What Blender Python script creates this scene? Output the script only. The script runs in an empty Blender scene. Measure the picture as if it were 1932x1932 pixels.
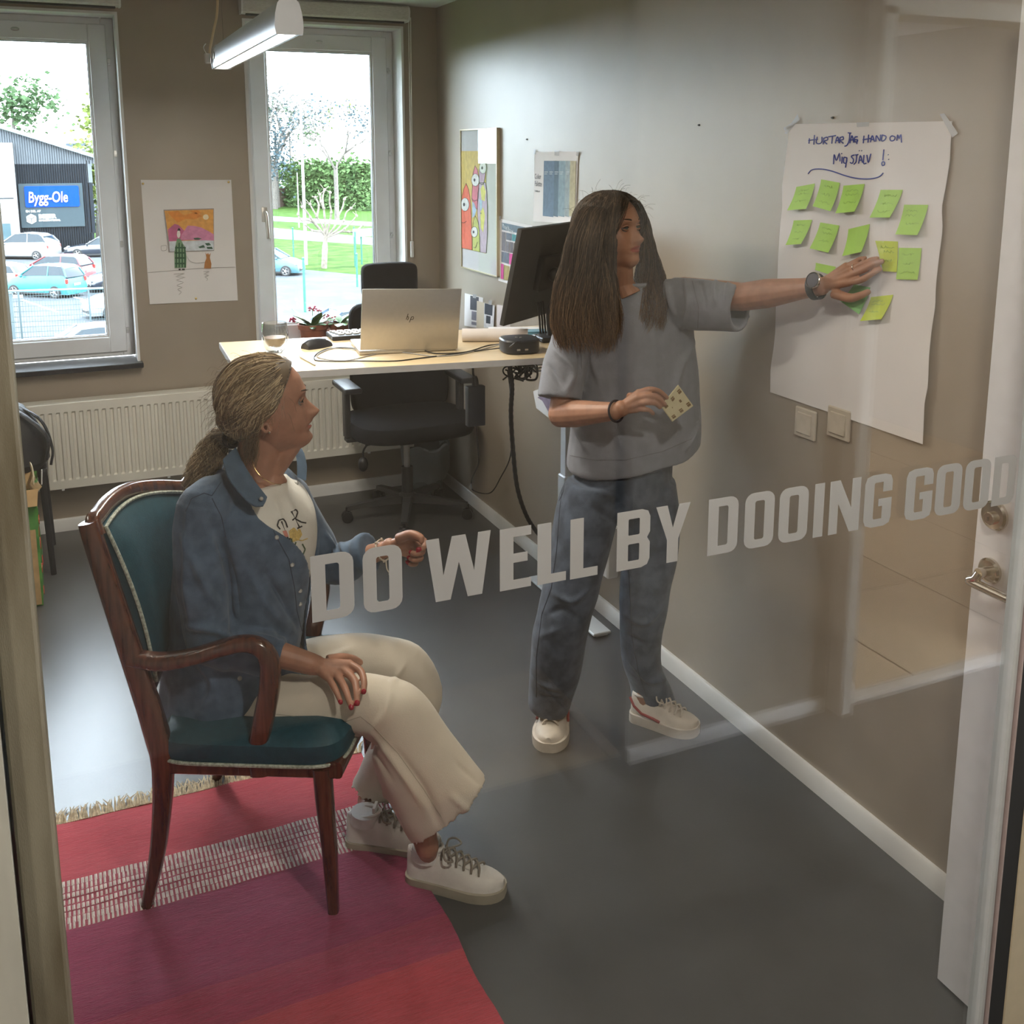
import bpy, bmesh, math, random
import numpy as np
from mathutils import Vector, Matrix, Quaternion, noise

# ------------------------------------------------------------------ camera
F, CX, CY, H = 1935.0, 966.0, 644.0, 1.79
PITCH, YAW = math.radians(10.5), math.radians(24.0)
FW = Vector((math.sin(YAW)*math.cos(PITCH), math.cos(YAW)*math.cos(PITCH), -math.sin(PITCH)))
RT = Vector((math.cos(YAW), -math.sin(YAW), 0.0))
UP = RT.cross(FW)
CAM = Vector((0, 0, H))
scene = bpy.context.scene
cd = bpy.data.cameras.new('camera'); cam = bpy.data.objects.new('camera', cd)
scene.collection.objects.link(cam); scene.camera = cam
cam.matrix_world = Matrix(((RT.x, UP.x, -FW.x, 0), (RT.y, UP.y, -FW.y, 0), (RT.z, UP.z, -FW.z, H), (0, 0, 0, 1)))
cd.sensor_width = 36.0; cd.lens = 36.0*F/1932.0; cd.shift_y = -(966.0-CY)/1932.0
cd.clip_start = 0.02; cd.clip_end = 2000

# ------------------------------------------------------------------ world, lights, exposure
scene.view_settings.view_transform = 'Standard'
scene.view_settings.look = 'None'
scene.view_settings.gamma = 1.0
scene.view_settings.use_curve_mapping = False
scene.view_settings.exposure = 0.6
w = bpy.data.worlds.new('overcast_sky'); scene.world = w; w.use_nodes = True
bg = w.node_tree.nodes['Background']
bg.inputs[0].default_value = (0.80, 0.88, 1.0, 1); bg.inputs[1].default_value = 16.5
col = scene.collection

def area_light(name, loc, size, power, color, size_y=None, rot=(0, 0, 0)):
    l = bpy.data.lights.new(name, 'AREA'); l.energy = power; l.color = color
    l.shape = 'RECTANGLE' if size_y else 'DISK'; l.size = size
    if size_y: l.size_y = size_y
    o = bpy.data.objects.new(name, l); o.location = loc; o.rotation_euler = rot
    col.objects.link(o); return o

# tube of the pendant lamp in the room, and the downlights of the corridor and the room
area_light('pendant_tube_light', (0.575, 3.235, 2.064), 0.030, 22.0, (1.0, 0.91, 0.78), 1.2)
for i, (x, y) in enumerate([(-1.2, 0.5), (0.8, 0.55), (3.3, 0.5)]):
    area_light('corridor_downlight_light', (x, y, 2.455), 0.12, 20.0, (1.0, 0.91, 0.80))
area_light('added_fill_light', (-1.15, 3.235, 2.064), 0.030, 6.0, (1.0, 0.92, 0.80), 1.2)  # extra warm light added out of view to brighten the room, no fixture
area_light('lounge_light', (2.9, -2.2, 2.4), 0.5, 90.0, (1.0, 0.82, 0.62))
area_light('room_downlight_light', (1.15, 1.75, 2.455), 0.12, 1.0, (1.0, 0.80, 0.58))

# ------------------------------------------------------------------ pixel to point helpers (only to find real positions)
def ray(u, v): return FW + RT*((u-CX)/F) - UP*((v-CY)/F)
def AX(u, v, x): d = ray(u, v); return CAM + d*(x/d.x)
def AY(u, v, y): d = ray(u, v); return CAM + d*(y/d.y)
def AZ(u, v, z=0.0): d = ray(u, v); return CAM + d*((z-H)/d.z)
def APL(u, v, p, n): d = ray(u, v); return CAM + d*((p-CAM).dot(n)/d.dot(n))
def V(*a): return Vector(a)
def lerp(a, b, t): return a+(b-a)*t

# ------------------------------------------------------------------ materials
MATS = {}
def mat(name, c, rough=0.6, metal=0.0, var=0.06, scale=30.0, bump=0.0, bscale=200.0, spec=0.5,
        emit=None, estr=0.0, sheen=0.0, trans=0.0, alpha=1.0, stretch=None, sss=0.0, coat=0.0, c2=None):
    if name in MATS: return MATS[name]
    m = bpy.data.materials.new(name); m.use_nodes = True; nt = m.node_tree; b = nt.nodes['Principled BSDF']
    tc = nt.nodes.new('ShaderNodeTexCoord'); mp = nt.nodes.new('ShaderNodeMapping')
    nt.links.new(tc.outputs['Object'], mp.inputs[0])
    if stretch: mp.inputs['Scale'].default_value = stretch
    nz = nt.nodes.new('ShaderNodeTexNoise'); nz.inputs['Scale'].default_value = scale; nz.inputs['Detail'].default_value = 4
    nt.links.new(mp.outputs[0], nz.inputs['Vector'])
    cr = nt.nodes.new('ShaderNodeValToRGB'); nt.links.new(nz.outputs['Fac'], cr.inputs[0])
    a = [max(0, k*(1-var)) for k in c]; e = list(c2) if c2 else [min(1, k*(1+var)) for k in c]
    cr.color_ramp.elements[0].color = (*a, 1); cr.color_ramp.elements[1].color = (*e, 1)
    cr.color_ramp.interpolation = 'EASE'; cr.color_ramp.elements[0].position = 0.3; cr.color_ramp.elements[1].position = 0.7
    nt.links.new(cr.outputs[0], b.inputs['Base Color'])
    b.inputs['Roughness'].default_value = rough; b.inputs['Metallic'].default_value = metal
    b.inputs['Specular IOR Level'].default_value = spec
    if sheen: b.inputs['Sheen Weight'].default_value = sheen
    if coat: b.inputs['Coat Weight'].default_value = coat; b.inputs['Coat Roughness'].default_value = 0.15
    if sss:
        b.inputs['Subsurface Weight'].default_value = sss; b.inputs['Subsurface Radius'].default_value = (0.012, 0.005, 0.003)
    if trans: b.inputs['Transmission Weight'].default_value = trans
    if alpha < 1: b.inputs['Alpha'].default_value = alpha
    if emit: b.inputs['Emission Color'].default_value = (*emit, 1); b.inputs['Emission Strength'].default_value = estr
    if bump:
        n2 = nt.nodes.new('ShaderNodeTexNoise'); n2.inputs['Scale'].default_value = bscale; n2.inputs['Detail'].default_value = 3
        nt.links.new(mp.outputs[0], n2.inputs['Vector'])
        bp = nt.nodes.new('ShaderNodeBump'); bp.inputs['Strength'].default_value = bump; bp.inputs['Distance'].default_value = 0.002
        nt.links.new(n2.outputs['Fac'], bp.inputs['Height']); nt.links.new(bp.outputs[0], b.inputs['Normal'])
    MATS[name] = m; return m

def glass_mat(name, tint=(1, 1, 1), gain=1.0, ior=1.5):
    if name in MATS: return MATS[name]
    m = bpy.data.materials.new(name); m.use_nodes = True; nt = m.node_tree; nt.nodes.clear()
    o = nt.nodes.new('ShaderNodeOutputMaterial'); mx = nt.nodes.new('ShaderNodeMixShader')
    t = nt.nodes.new('ShaderNodeBsdfTransparent'); g = nt.nodes.new('ShaderNodeBsdfGlossy'); g.inputs['Roughness'].default_value = 0.0
    t.inputs[0].default_value = (*tint, 1); f = nt.nodes.new('ShaderNodeFresnel'); f.inputs[0].default_value = ior
    ge = nt.nodes.new('ShaderNodeNewGeometry'); mr = nt.nodes.new('ShaderNodeMapRange')
    mr.inputs[3].default_value = ior; mr.inputs[4].default_value = 1/ior; nt.links.new(ge.outputs['Backfacing'], mr.inputs[0]); nt.links.new(mr.outputs[0], f.inputs[0])
    k = nt.nodes.new('ShaderNodeMath'); k.operation = 'MULTIPLY'; k.inputs[1].default_value = gain; k.use_clamp = True
    nt.links.new(f.outputs[0], k.inputs[0]); nt.links.new(k.outputs[0], mx.inputs[0])
    nt.links.new(t.outputs[0], mx.inputs[1]); nt.links.new(g.outputs[0], mx.inputs[2]); nt.links.new(mx.outputs[0], o.inputs[0])
    MATS[name] = m; return m

def veil_mat(name, c, a, rough=0.8, transl=0.0):
    """thin sheet: diffuse (+ translucent) mixed with see-through"""
    if name in MATS: return MATS[name]
    m = bpy.data.materials.new(name); m.use_nodes = True; nt = m.node_tree; nt.nodes.clear()
    o = nt.nodes.new('ShaderNodeOutputMaterial'); mx = nt.nodes.new('ShaderNodeMixShader'); mx.inputs[0].default_value = a
    t = nt.nodes.new('ShaderNodeBsdfTransparent'); d = nt.nodes.new('ShaderNodeBsdfDiffuse'); d.inputs[0].default_value = (*c, 1)
    tr = nt.nodes.new('ShaderNodeBsdfTranslucent'); tr.inputs[0].default_value = (*c, 1)
    nz = nt.nodes.new('ShaderNodeTexNoise'); nz.inputs['Scale'].default_value = 60
    bp = nt.nodes.new('ShaderNodeBump'); bp.inputs['Strength'].default_value = 0.1; bp.inputs['Distance'].default_value = 0.001
    nt.links.new(nz.outputs['Fac'], bp.inputs['Height']); nt.links.new(bp.outputs[0], d.inputs['Normal'])
    m2 = nt.nodes.new('ShaderNodeMixShader'); m2.inputs[0].default_value = transl
    nt.links.new(d.outputs[0], m2.inputs[1]); nt.links.new(tr.outputs[0], m2.inputs[2])
    nt.links.new(t.outputs[0], mx.inputs[1]); nt.links.new(m2.outputs[0], mx.inputs[2]); nt.links.new(mx.outputs[0], o.inputs[0])
    MATS[name] = m; return m

def emat(name, c, s):
    if name in MATS: return MATS[name]
    return mat(name, c, emit=c, estr=s)

# ------------------------------------------------------------------ mesh builder, works in world coordinates
def frame(d, hint=None):
    d = d.normalized(); h = hint or (Vector((0, 0, 1)) if abs(d.z) < 0.9 else Vector((1, 0, 0)))
    x = h.cross(d)
    if x.length < 1e-6: x = Vector((1, 0, 0)).cross(d)
    x.normalize(); return x, d.cross(x).normalized()

class MB:
    def __init__(s, T=None): s.bm = bmesh.new(); s.T = T or Matrix.Identity(4); s.mi = 0
    def vert(s, p): return s.bm.verts.new(s.T @ Vector(p))
    def face(s, vs):
        try: f = s.bm.faces.new(vs); f.material_index = s.mi; f.smooth = True; return f
        except ValueError: return None
    def box(s, c, size, rz=0.0, bev=0.0, R=None, seg=1):
        M = Matrix.Translation(Vector(c)) @ (R.to_4x4() if R else Matrix.Rotation(rz, 4, 'Z')) @ Matrix.Diagonal((*[k*0.5 for k in size], 1))
        b = bmesh.new(); vs = [b.verts.new(M @ Vector((x, y, z))) for x in (-1, 1) for y in (-1, 1) for z in (-1, 1)]
        for q in ((0, 1, 3, 2), (4, 6, 7, 5), (0, 4, 5, 1), (2, 3, 7, 6), (0, 2, 6, 4), (1, 5, 7, 3)): b.faces.new([vs[i] for i in q])
        if bev > 0: bmesh.ops.bevel(b, geom=b.edges[:], offset=bev, segments=seg, affect='EDGES', profile=0.6)
        s._merge(b); return s
    def _merge(s, b):
        b.verts.ensure_lookup_table(); mp = {v: s.vert(v.co) for v in b.verts}
        for f in b.faces: s.face([mp[v] for v in f.verts])
        b.free()
    def quad(s, pts): s.face([s.vert(p) for p in pts]); return s
    def poly3(s, pts, nrm, th):
        """flat polygon given by 3-D points, extruded by th along nrm"""
        n = Vector(nrm)*th; a = [s.vert(p) for p in pts]; b = [s.vert(Vector(p)+n) for p in pts]
        s.face(a[::-1]); s.face(b)
        for i in range(len(a)): j = (i+1) % len(a); s.face([a[i], a[j], b[j], b[i]])
        return s
    def loft(s, rings, caps=True, closed=True):
        R = [[s.vert(p) for p in r] for r in rings]; n = len(R[0])
        for a, b in zip(R[:-1], R[1:]):
            for i in range(n if closed else n-1):
                j = (i+1) % n; s.face([a[i], a[j], b[j], b[i]])
        if caps: s.face(R[0][::-1]); s.face(R[-1])
        return s
    def tube(s, pts, r, n=10, caps=True, hint=None, flat=1.0):
        pts = [Vector(p) for p in pts]; m = len(pts); rr = r if isinstance(r, (list, tuple)) else [r]*m
        rings = []; px = None
        for i, p in enumerate(pts):
            d = (pts[min(i+1, m-1)]-pts[max(i-1, 0)])
            if d.length < 1e-9: d = Vector((0, 0, 1))
            d.normalize()
            if px is None: x, y = frame(d, hint)
            else:
                x = px - d*px.dot(d)
                x = x.normalized() if x.length > 1e-6 else frame(d)[0]
                y = d.cross(x)
            px = x
            rings.append([p+(x*math.cos(2*math.pi*k/n)+y*flat*math.sin(2*math.pi*k/n))*rr[i] for k in range(n)])
        return s.loft(rings, caps)
    def loftS(s, rings, k=4, caps=True):
        n = len(rings[0]); cols = [spline([r[i] for r in rings], k) for i in range(n)]
        return s.loft([[cols[i][j] for i in range(n)] for j in range(len(cols[0]))], caps)
    def cyl(s, a, b, r, r2=None, n=20): return s.tube([a, b], [r, r if r2 is None else r2], n)
    def ball(s, c, r, n=16, m=10, sc=(1, 1, 1), R=None):
        c = Vector(c); R = R or Matrix.Identity(3); rings = []
        for i in range(m+1):
            t = math.pi*(0.02+0.96*i/m)
            rings.append([c + R @ Vector((r*sc[0]*math.sin(t)*math.cos(2*math.pi*k/n), r*sc[1]*math.sin(t)*math.sin(2*math.pi*k/n), -r*sc[2]*math.cos(t))) for k in range(n)])
        return s.loft(rings)
    def lathe(s, prof, c, n=24, axis=None, caps=True):
        c = Vector(c); ax = Vector(axis or (0, 0, 1)).normalized(); x, y = frame(ax)
        return s.loft([[c+ax*z+(x*math.cos(2*math.pi*k/n)+y*math.sin(2*math.pi*k/n))*max(r, 1e-4) for k in range(n)] for r, z in prof], caps)
    def build(s, name, m, parent=None, flat=False, sub=0, bevel=0.0, label=None, shade=0.6):
        me = bpy.data.meshes.new(name)
        if parent is not None:
            s.bm.transform(ROOT[parent.name].inverted())
        bmesh.ops.recalc_face_normals(s.bm, faces=s.bm.faces[:])
        s.bm.to_mesh(me); s.bm.free()
        for x in (m if isinstance(m, (list, tuple)) else [m]): me.materials.append(x)
        o = bpy.data.objects.new(name, me); col.objects.link(o)
        if flat:
            for p in me.polygons: p.use_smooth = False
        else:
            try: me.set_sharp_from_angle(angle=shade)
            except Exception: pass
        if bevel:
            b = o.modifiers.new('bevel', 'BEVEL'); b.width = bevel; b.segments = 2; b.limit_method = 'ANGLE'
        if sub:
            b = o.modifiers.new('sub', 'SUBSURF'); b.levels = sub; b.render_levels = sub
        if parent is not None:
            o.parent = parent; ROOT[o.name] = ROOT[parent.name]
        else: ROOT[o.name] = Matrix.Identity(4)
        if label: o['label'] = label
        return o
ROOT = {}
def thing(name, label, cat, loc=(0, 0, 0), rz=0.0, group=None):
    o = bpy.data.objects.new(name, None); col.objects.link(o); o.empty_display_size = 0.05
    o.location = loc; o.rotation_euler = (0, 0, rz)
    ROOT[o.name] = Matrix.Translation(Vector(loc)) @ Matrix.Rotation(rz, 4, 'Z')
    o['label'] = label; o['category'] = cat
    if group: o['group'] = group
    return o
def tag(o, label, cat, group=None):
    o['label'] = label; o['category'] = cat
    if group: o['group'] = group
    return o
def struct(o): o['kind'] = 'structure'; return o
def srot(a, b):
    """rotation matrix whose local x runs along a, local z near b"""
    x = Vector(a).normalized(); z = Vector(b); z = (z-x*z.dot(x)).normalized(); y = z.cross(x)
    return Matrix((x, y, z)).transposed()
def dup(root, loc, rz=0.0, label=None, group=None):
    r = root.copy(); col.objects.link(r); r.location = loc; r.rotation_euler = (0, 0, rz)
    if label: r['label'] = label
    if group: r['group'] = group
    for ch in list(root.children):
        c = ch.copy(); col.objects.link(c); c.parent = r
        for g in list(ch.children):
            d = g.copy(); col.objects.link(d); d.parent = c
    return r
def text_mesh(txt, size, name, bold=0.0, shear=0.0, th=0.0004, align='LEFT', space=1.0, sx=1.0):
    cu = bpy.data.curves.new(name, 'FONT'); cu.body = txt; cu.size = size; cu.offset = bold; cu.shear = shear
    cu.extrude = th/2; cu.align_x = align; cu.space_character = space; cu.resolution_u = 3
    o = bpy.data.objects.new('tmp', cu); col.objects.link(o)
    bpy.context.view_layer.update()
    me = bpy.data.meshes.new_from_object(o.evaluated_get(bpy.context.evaluated_depsgraph_get()))
    bpy.data.objects.remove(o); me.name = name
    if sx != 1.0: me.transform(Matrix.Diagonal((sx, 1, 1, 1)))
    return me
def put_text(txt, size, origin, xdir, updir, name, m, parent=None, label=None, **k):
    """lettering lying in the plane of xdir/updir, baseline start at origin"""
    me = text_mesh(txt, size, name, **k)
    x = Vector(xdir).normalized(); y = Vector(updir).normalized(); z = x.cross(y)
    M = Matrix.Translation(Vector(origin)) @ Matrix((x, y, z)).transposed().to_4x4()
    me.transform(M)
    if parent is not None: me.transform(ROOT[parent.name].inverted())
    me.materials.clear(); me.materials.append(m)
    o = bpy.data.objects.new(name, me); col.objects.link(o)
    if parent is not None: o.parent = parent; ROOT[o.name] = ROOT[parent.name]
    if label: o['label'] = label
    return o
def curve2d(polys, name, th):
    cu = bpy.data.curves.new(name, 'CURVE'); cu.dimensions = '2D'; cu.fill_mode = 'BOTH'; cu.extrude = th/2
    for p in polys:
        sp = cu.splines.new('POLY'); sp.points.add(len(p)-1); sp.use_cyclic_u = True
        for i, q in enumerate(p): sp.points[i].co = (q[0], q[1], 0, 1)
    o = bpy.data.objects.new('tmp', cu); col.objects.link(o); bpy.context.view_layer.update()
    me = bpy.data.meshes.new_from_object(o.evaluated_get(bpy.context.evaluated_depsgraph_get()))
    bpy.data.objects.remove(o); me.name = name; return me
def spline(pts, n=6):
    """Catmull-Rom through the points"""
    P = [Vector(p) for p in pts]; P = [P[0]*2-P[1]]+P+[P[-1]*2-P[-2]]; out = []
    for i in range(1, len(P)-2):
        for k in range(n):
            t = k/n; a, b, c, d = P[i-1], P[i], P[i+1], P[i+2]
            out.append(0.5*((2*b)+(c-a)*t+(2*a-5*b+4*c-d)*t*t+(3*b-a-3*c+d)*t*t*t))
    out.append(P[-2]); return out
WX, FY, CZ = 1.867, 5.146, 2.51        # right wall, window wall, ceiling

def rr(x0, y0, x1, y1, r, n=4):
    out = []
    rs = r if isinstance(r, (list, tuple)) else [r]*4        # bl, br, tr, tl
    for (cx, cy, a0, q) in ((x0, y0, 180, rs[0]), (x1, y0, 270, rs[1]), (x1, y1, 0, rs[2]), (x0, y1, 90, rs[3])):
        if q <= 0: out.append((cx, cy)); continue
        ox = cx+q if a0 in (180, 90) else cx-q; oy = cy+q if a0 in (180, 270) else cy-q
        for k in range(n+1):
            t = math.radians(a0+90*k/n); out.append((ox+q*math.cos(t), oy+q*math.sin(t)))
    return out

# ------------------------------------------------------------------ room materials
M_wall = mat('taupe_paint', (0.305, 0.250, 0.192), rough=0.40, var=0.03, scale=6, bump=0.10, bscale=420, spec=0.65)
M_base = mat('baseboard_white', (0.66, 0.65, 0.63), rough=0.4, var=0.03, scale=12)
M_white = mat('white_lacquer', (0.72, 0.72, 0.72), rough=0.35, var=0.02, scale=8)
M_sash = mat('sash_white', (0.72, 0.73, 0.75), rough=0.4, var=0.03, scale=(9))
M_ceil = mat('ceiling_white', (0.7, 0.7, 0.68), rough=0.9, var=0.03, scale=60, bump=0.3, bscale=300)
M_floor = mat('linoleum_grey', (0.064, 0.062, 0.059), rough=0.33, var=0.10, scale=5, bump=0.12, bscale=160, spec=0.55)
M_black = mat('black_plastic', (0.012, 0.012, 0.014), rough=0.45, var=0.2)
M_dark = mat('dark_slate', (0.02, 0.021, 0.025), rough=0.35, var=0.3, scale=40)
M_chrome = mat('brushed_nickel', (0.62, 0.58, 0.52), rough=0.16, metal=1.0, var=0.04)
M_alu = mat('silver_aluminium', (0.50, 0.47, 0.42), rough=0.38, metal=0.75, var=0.02, scale=80)
M_paper = mat('paper_white', (0.74, 0.72, 0.72), rough=0.8, var=0.02, scale=5)
M_rad = mat('radiator_enamel', (0.66, 0.63, 0.56), rough=0.35, var=0.02, scale=5)
# a few scratches and scuffs on the floor colour
def floor_detail(m):
    nt = m.node_tree; b = nt.nodes['Principled BSDF']
    n = nt.nodes.new('ShaderNodeTexNoise'); n.inputs['Scale'].default_value = 2.3; n.inputs['Detail'].default_value = 4
    r = nt.nodes.new('ShaderNodeMapRange'); r.inputs[1].default_value = 0.0; r.inputs[2].default_value = 1.0
    r.inputs[3].default_value = 0.285; r.inputs[4].default_value = 0.36
    nt.links.new(n.outputs['Fac'], r.inputs[0]); nt.links.new(r.outputs[0], b.inputs['Roughness'])
floor_detail(M_floor)
for e_, p_ in zip([n for n in M_floor.node_tree.nodes if n.type == 'VALTORGB'][0].color_ramp.elements, (0.15, 0.85)): e_.position = p_
bw = M_wall.node_tree.nodes['Principled BSDF']; bw.inputs['Coat Weight'].default_value = 0.35; bw.inputs['Coat Roughness'].default_value = 0.5

# ------------------------------------------------------------------ floor, ceiling, walls
GY = 1.15                                  # the glass partition
b = MB(); b.box((-0.45, 3.15, -0.05), (4.7, 4.1, 0.1)); struct(b.build('floor', M_floor))
b = MB(); b.box((-0.45, 3.15, CZ+0.05), (4.7, 4.1, 0.1)); struct(b.build('ceiling', M_ceil))
b = MB(); b.box((WX+0.06, 3.15, 1.255), (0.12, 4.02, 2.51)); struct(b.build('wall_right', M_wall))
b = MB(); b.box((-2.78, 3.15, 1.255), (0.12, 4.0, 2.51)); struct(b.build('wall_left', M_wall))
W1 = (-0.52, 0.333); W2 = (0.888, 1.686); ZB, ZT = 0.775, 2.41
b = MB(); yc, th = FY+0.15, 0.3
def wl(x0, x1, z0, z1): b.box(((x0+x1)/2, yc, (z0+z1)/2), (x1-x0, th, z1-z0))
wl(-2.8, W1[0], 0, CZ); wl(W1[1], W2[0], 0, CZ); wl(W2[1], WX+0.12, 0, CZ)
for a, c in (W1, W2): wl(a, c, 0, ZB); wl(a, c, ZT, CZ)
struct(b.build('wall_far', M_wall))
# baseboards with a chamfered top
def baseboard(name, p0, p1, nrm, h=0.062, t=0.014):
    p0, p1, nrm = Vector(p0), Vector(p1), Vector(nrm)
    prof = [(0, 0), (t, 0), (t, h-0.008), (t-0.005, h), (0, h)]
    b = MB(); b.loft([[p+nrm*a+Vector((0, 0, z)) for a, z in prof] for p in (p0, p1)]); return struct(b.build(name, M_base))
baseboard('baseboard_right', (WX, 1.24, 0), (WX, FY, 0), (-1, 0, 0))
baseboard('baseboard_far', (-2.7, FY, 0), (WX-0.015, FY, 0), (0, -1, 0))
baseboard('baseboard_left', (-2.72, 1.25, 0), (-2.72, FY-0.02, 0), (1, 0, 0))
# nail holes and small plugs left in the right wall
for i, (u, v) in enumerate([(1572, 222), (1320, 236), (995, 263)]):
    p = AX(u, v, WX); b = MB(); b.cyl(p, p+V(-0.004, 0, 0), 0.0035, n=10); b.cyl(p+V(-0.004, 0, 0), p+V(-0.007, 0, 0), 0.0018, n=8)
    tag(b.build('wall_nail', M_dark), ['dark nail in the right wall just above the flip chart sheet', 'small nail in the bare wall between person and flip chart sheet',
        'tiny nail in the right wall between framed picture and colour palette print'][i], 'nail')

# ------------------------------------------------------------------ windows
M_pane = glass_mat('window_glass', (0.97, 0.99, 0.985), 1.0)
M_lock = mat('steel_screw', (0.5, 0.5, 0.5), rough=0.3, metal=1.0)
def window(nm, x0, x1, handle_left):
    t = MB()
    # lining of the reveal
    for (a, c, e, f) in ((x0, x0+0.012, ZB, ZT), (x1-0.012, x1, ZB, ZT)):
        t.box(((a+c)/2, FY+0.075, (e+f)/2), (c-a, 0.166, f-e))
    t.box(((x0+x1)/2, FY+0.075, ZT-0.006), (x1-x0-0.024, 0.166, 0.012))
    root = struct(t.build(nm, M_white))
    fr = MB(); fy = FY+0.155; a0, a1 = x0+0.012, x1-0.012; zb, zt = ZB+0.03, ZT-0.012
    def ring(mb, ax0, ax1, az0, az1, wd, y, d, bev=0.004, wb=None):
        wb = wb or wd
        mb.box((ax0+wd/2, y, (az0+az1)/2), (wd, d, az1-az0), bev=bev); mb.box((ax1-wd/2, y, (az0+az1)/2), (wd, d, az1-az0), bev=bev)
        mb.box(((ax0+ax1)/2, y, az1-wd/2), (ax1-ax0-2*wd, d, wd), bev=bev); mb.box(((ax0+ax1)/2, y, az0+wb/2), (ax1-ax0-2*wd, d, wb), bev=bev)
    ring(fr, a0, a1, zb, zt, 0.055, fy+0.03, 0.09)
    fr.build('window_frame', M_sash, root)
    sa = MB(); ring(sa, a0+0.035, a1-0.035, zb+0.02, zt-0.03, 0.078, fy+0.005, 0.06, wb=0.078)
    ring(sa, a0+0.112, a1-0.112, zb+0.097, zt-0.107, 0.010, fy+0.0, 0.035, bev=0.002)
    sash = sa.build('window_sash', M_sash, root)
    g = MB(); g.box(((x0+x1)/2, fy+0.01, (zb+zt)/2-0.002), (x1-x0-0.24, 0.006, zt-zb-0.20)); g.build('window_pane', M_pane, sash)
    gk = MB(); ring(gk, a0+0.118, a1-0.118, zb+0.103, zt-0.113, 0.006, fy+0.002, 0.03, bev=0); gk.build('glazing_gasket', M_black, sash)
    # espagnolette bolts on the frame
    for z in (2.2, 1.78, 1.35, 0.93):
        s = MB(); xx = a1-0.028; s.cyl((xx, fy-0.016, z), (xx, fy-0.03, z), 0.008, n=12); s.box((xx, fy-0.018, z), (0.014, 0.006, 0.03), bev=0.001)
        s.build('bolt', M_lock, root)
    if handle_left:
        h = MB(); hx, hz = a0+0.078, 1.475; yy = fy-0.026
        h.box((hx, yy-0.004, hz), (0.030, 0.010, 0.075), bev=0.004, seg=2)
        h.tube(spline([(hx, yy, hz+0.012), (hx, yy-0.030, hz+0.012), (hx+0.002, yy-0.042, hz-0.01), (hx+0.006, yy-0.044, hz-0.09), (hx+0.007, yy-0.042, hz-0.118)]),
               [0.009]*24+[0.0085], 12, flat=0.8)
        h.build('window_handle', M_alu, root)
    v = MB(); v.ball(((x0+x1)/2+0.0, fy-0.027, zt-0.068), 0.012, sc=(1.5, 0.3, 0.7)); v.build('label_stud', M_lock, root)
    return root
window('window_1', W1[0], W1[1], False); window('window_2', W2[0], W2[1], True)
for k, (a, c) in enumerate((W1, W2)):
    b = MB(); b.box(((a+c)/2, FY+0.05, ZB+0.012), (c-a+0.02, 0.22, 0.024), bev=0.003); struct(b.build('trim_%d' % (k+1), M_dark))

# roller blinds in their cassettes above the windows
M_blind = mat('blind_fabric', (0.62, 0.61, 0.58), rough=0.75, var=0.14, scale=60, stretch=(1, 1, 14), bump=0.2)
def blind(x0, x1, label, group='roller blind cassettes above the windows'):
    r = thing('roller_blind', label, 'blind', ((x0+x1)/2, FY, 2.43), 0)
    b = MB(); rings = []
    prof = [(0.0, 0.0), (0.0, 0.078), (-0.05, 0.078), (-0.072, 0.066), (-0.078, 0.045), (-0.070, 0.008), (-0.06, 0.0)]
    b.loft([[V(x, FY-0.001+py, 2.428+pz) for py, pz in prof] for x in (x0, x1)]); b.build('cassette', M_blind, r)
    for x in (x0-0.004, x1+0.004):
        e = MB(); e.loft([[V(xx, FY-0.0005+py*1.04, 2.428+pz*1.01-0.002) for py, pz in prof] for xx in (x-0.004, x+0.004)]); e.build('end_bracket', M_white, r)
    e = MB(); e.box(((x0+x1)/2, FY-0.045, 2.423), (x1-x0-0.03, 0.014, 0.010), bev=0.002); e.build('bottom_rail', M_dark, r)
    return r
bl2 = blind(W2[0]-0.005, W2[1]+0.007, 'white roller blind cassette above the window behind the pendant lamp')
blind(W1[0]-0.005, W1[1]+0.007, 'white roller blind cassette above the car park window at the left edge')
c = MB(); xx = W2[1]+0.022
c.tube([(xx, FY-0.03, 2.45), (xx, FY-0.028, 1.9), (xx-0.002, FY-0.022, 1.33)], 0.0028, 6)
c.tube([(xx+0.006, FY-0.045, 2.45), (xx+0.005, FY-0.038, 1.9), (xx, FY-0.026, 1.33)], 0.0028, 6); c.build('pull_chain', M_rad, bl2)
c = MB(); c.box((xx-0.001, FY-0.022, 1.285), (0.016, 0.018, 0.085), bev=0.005, seg=2); c.build('chain_weight', M_white, bl2)

# radiator under the windows
r = thing('radiator', 'long white panel radiator mounted low on the window wall', 'radiator', (0.7, FY-0.06, 0.23))
b = MB(); x0, x1, z0, z1, yf = -0.24, 1.665, 0.245, 0.648, FY-0.125
n = 57; pit = (x1-x0-0.03)/n; xs = [x0, x0+0.012]; ds = [0, 0]
for i in range(n):
    a = x0+0.015+i*pit
    for fx, fd in ((0.0, 0), (0.10, 0), (0.24, 1), (0.56, 1), (0.70, 0), (0.95, 0)): xs.append(a+fx*pit); ds.append(fd)
xs.append(x1); ds.append(0)
zs = [(z0, 0), (z0+0.038, 0), (z0+0.046, 1), (z1-0.046, 1), (z1-0.038, 0), (z1, 0)]
vv = [[b.vert((x, yf+0.009*d*k, z)) for x, d in zip(xs, ds)] for z, k in zs]
for i in range(len(zs)-1):
    for j in range(len(xs)-1): b.face([vv[i][j], vv[i][j+1], vv[i+1][j+1], vv[i+1][j]])
b.build('front_panel', M_rad, r, flat=True)
b = MB(); b.box(((x0+x1)/2, yf+0.05, z1-0.004), (x1-x0, 0.094, 0.014), bev=0.003); 
for x in (x0+0.004, x1-0.004): b.box((x, yf+0.05, (z0+z1)/2), (0.01, 0.094, z1-z0), bev=0.002)
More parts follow.
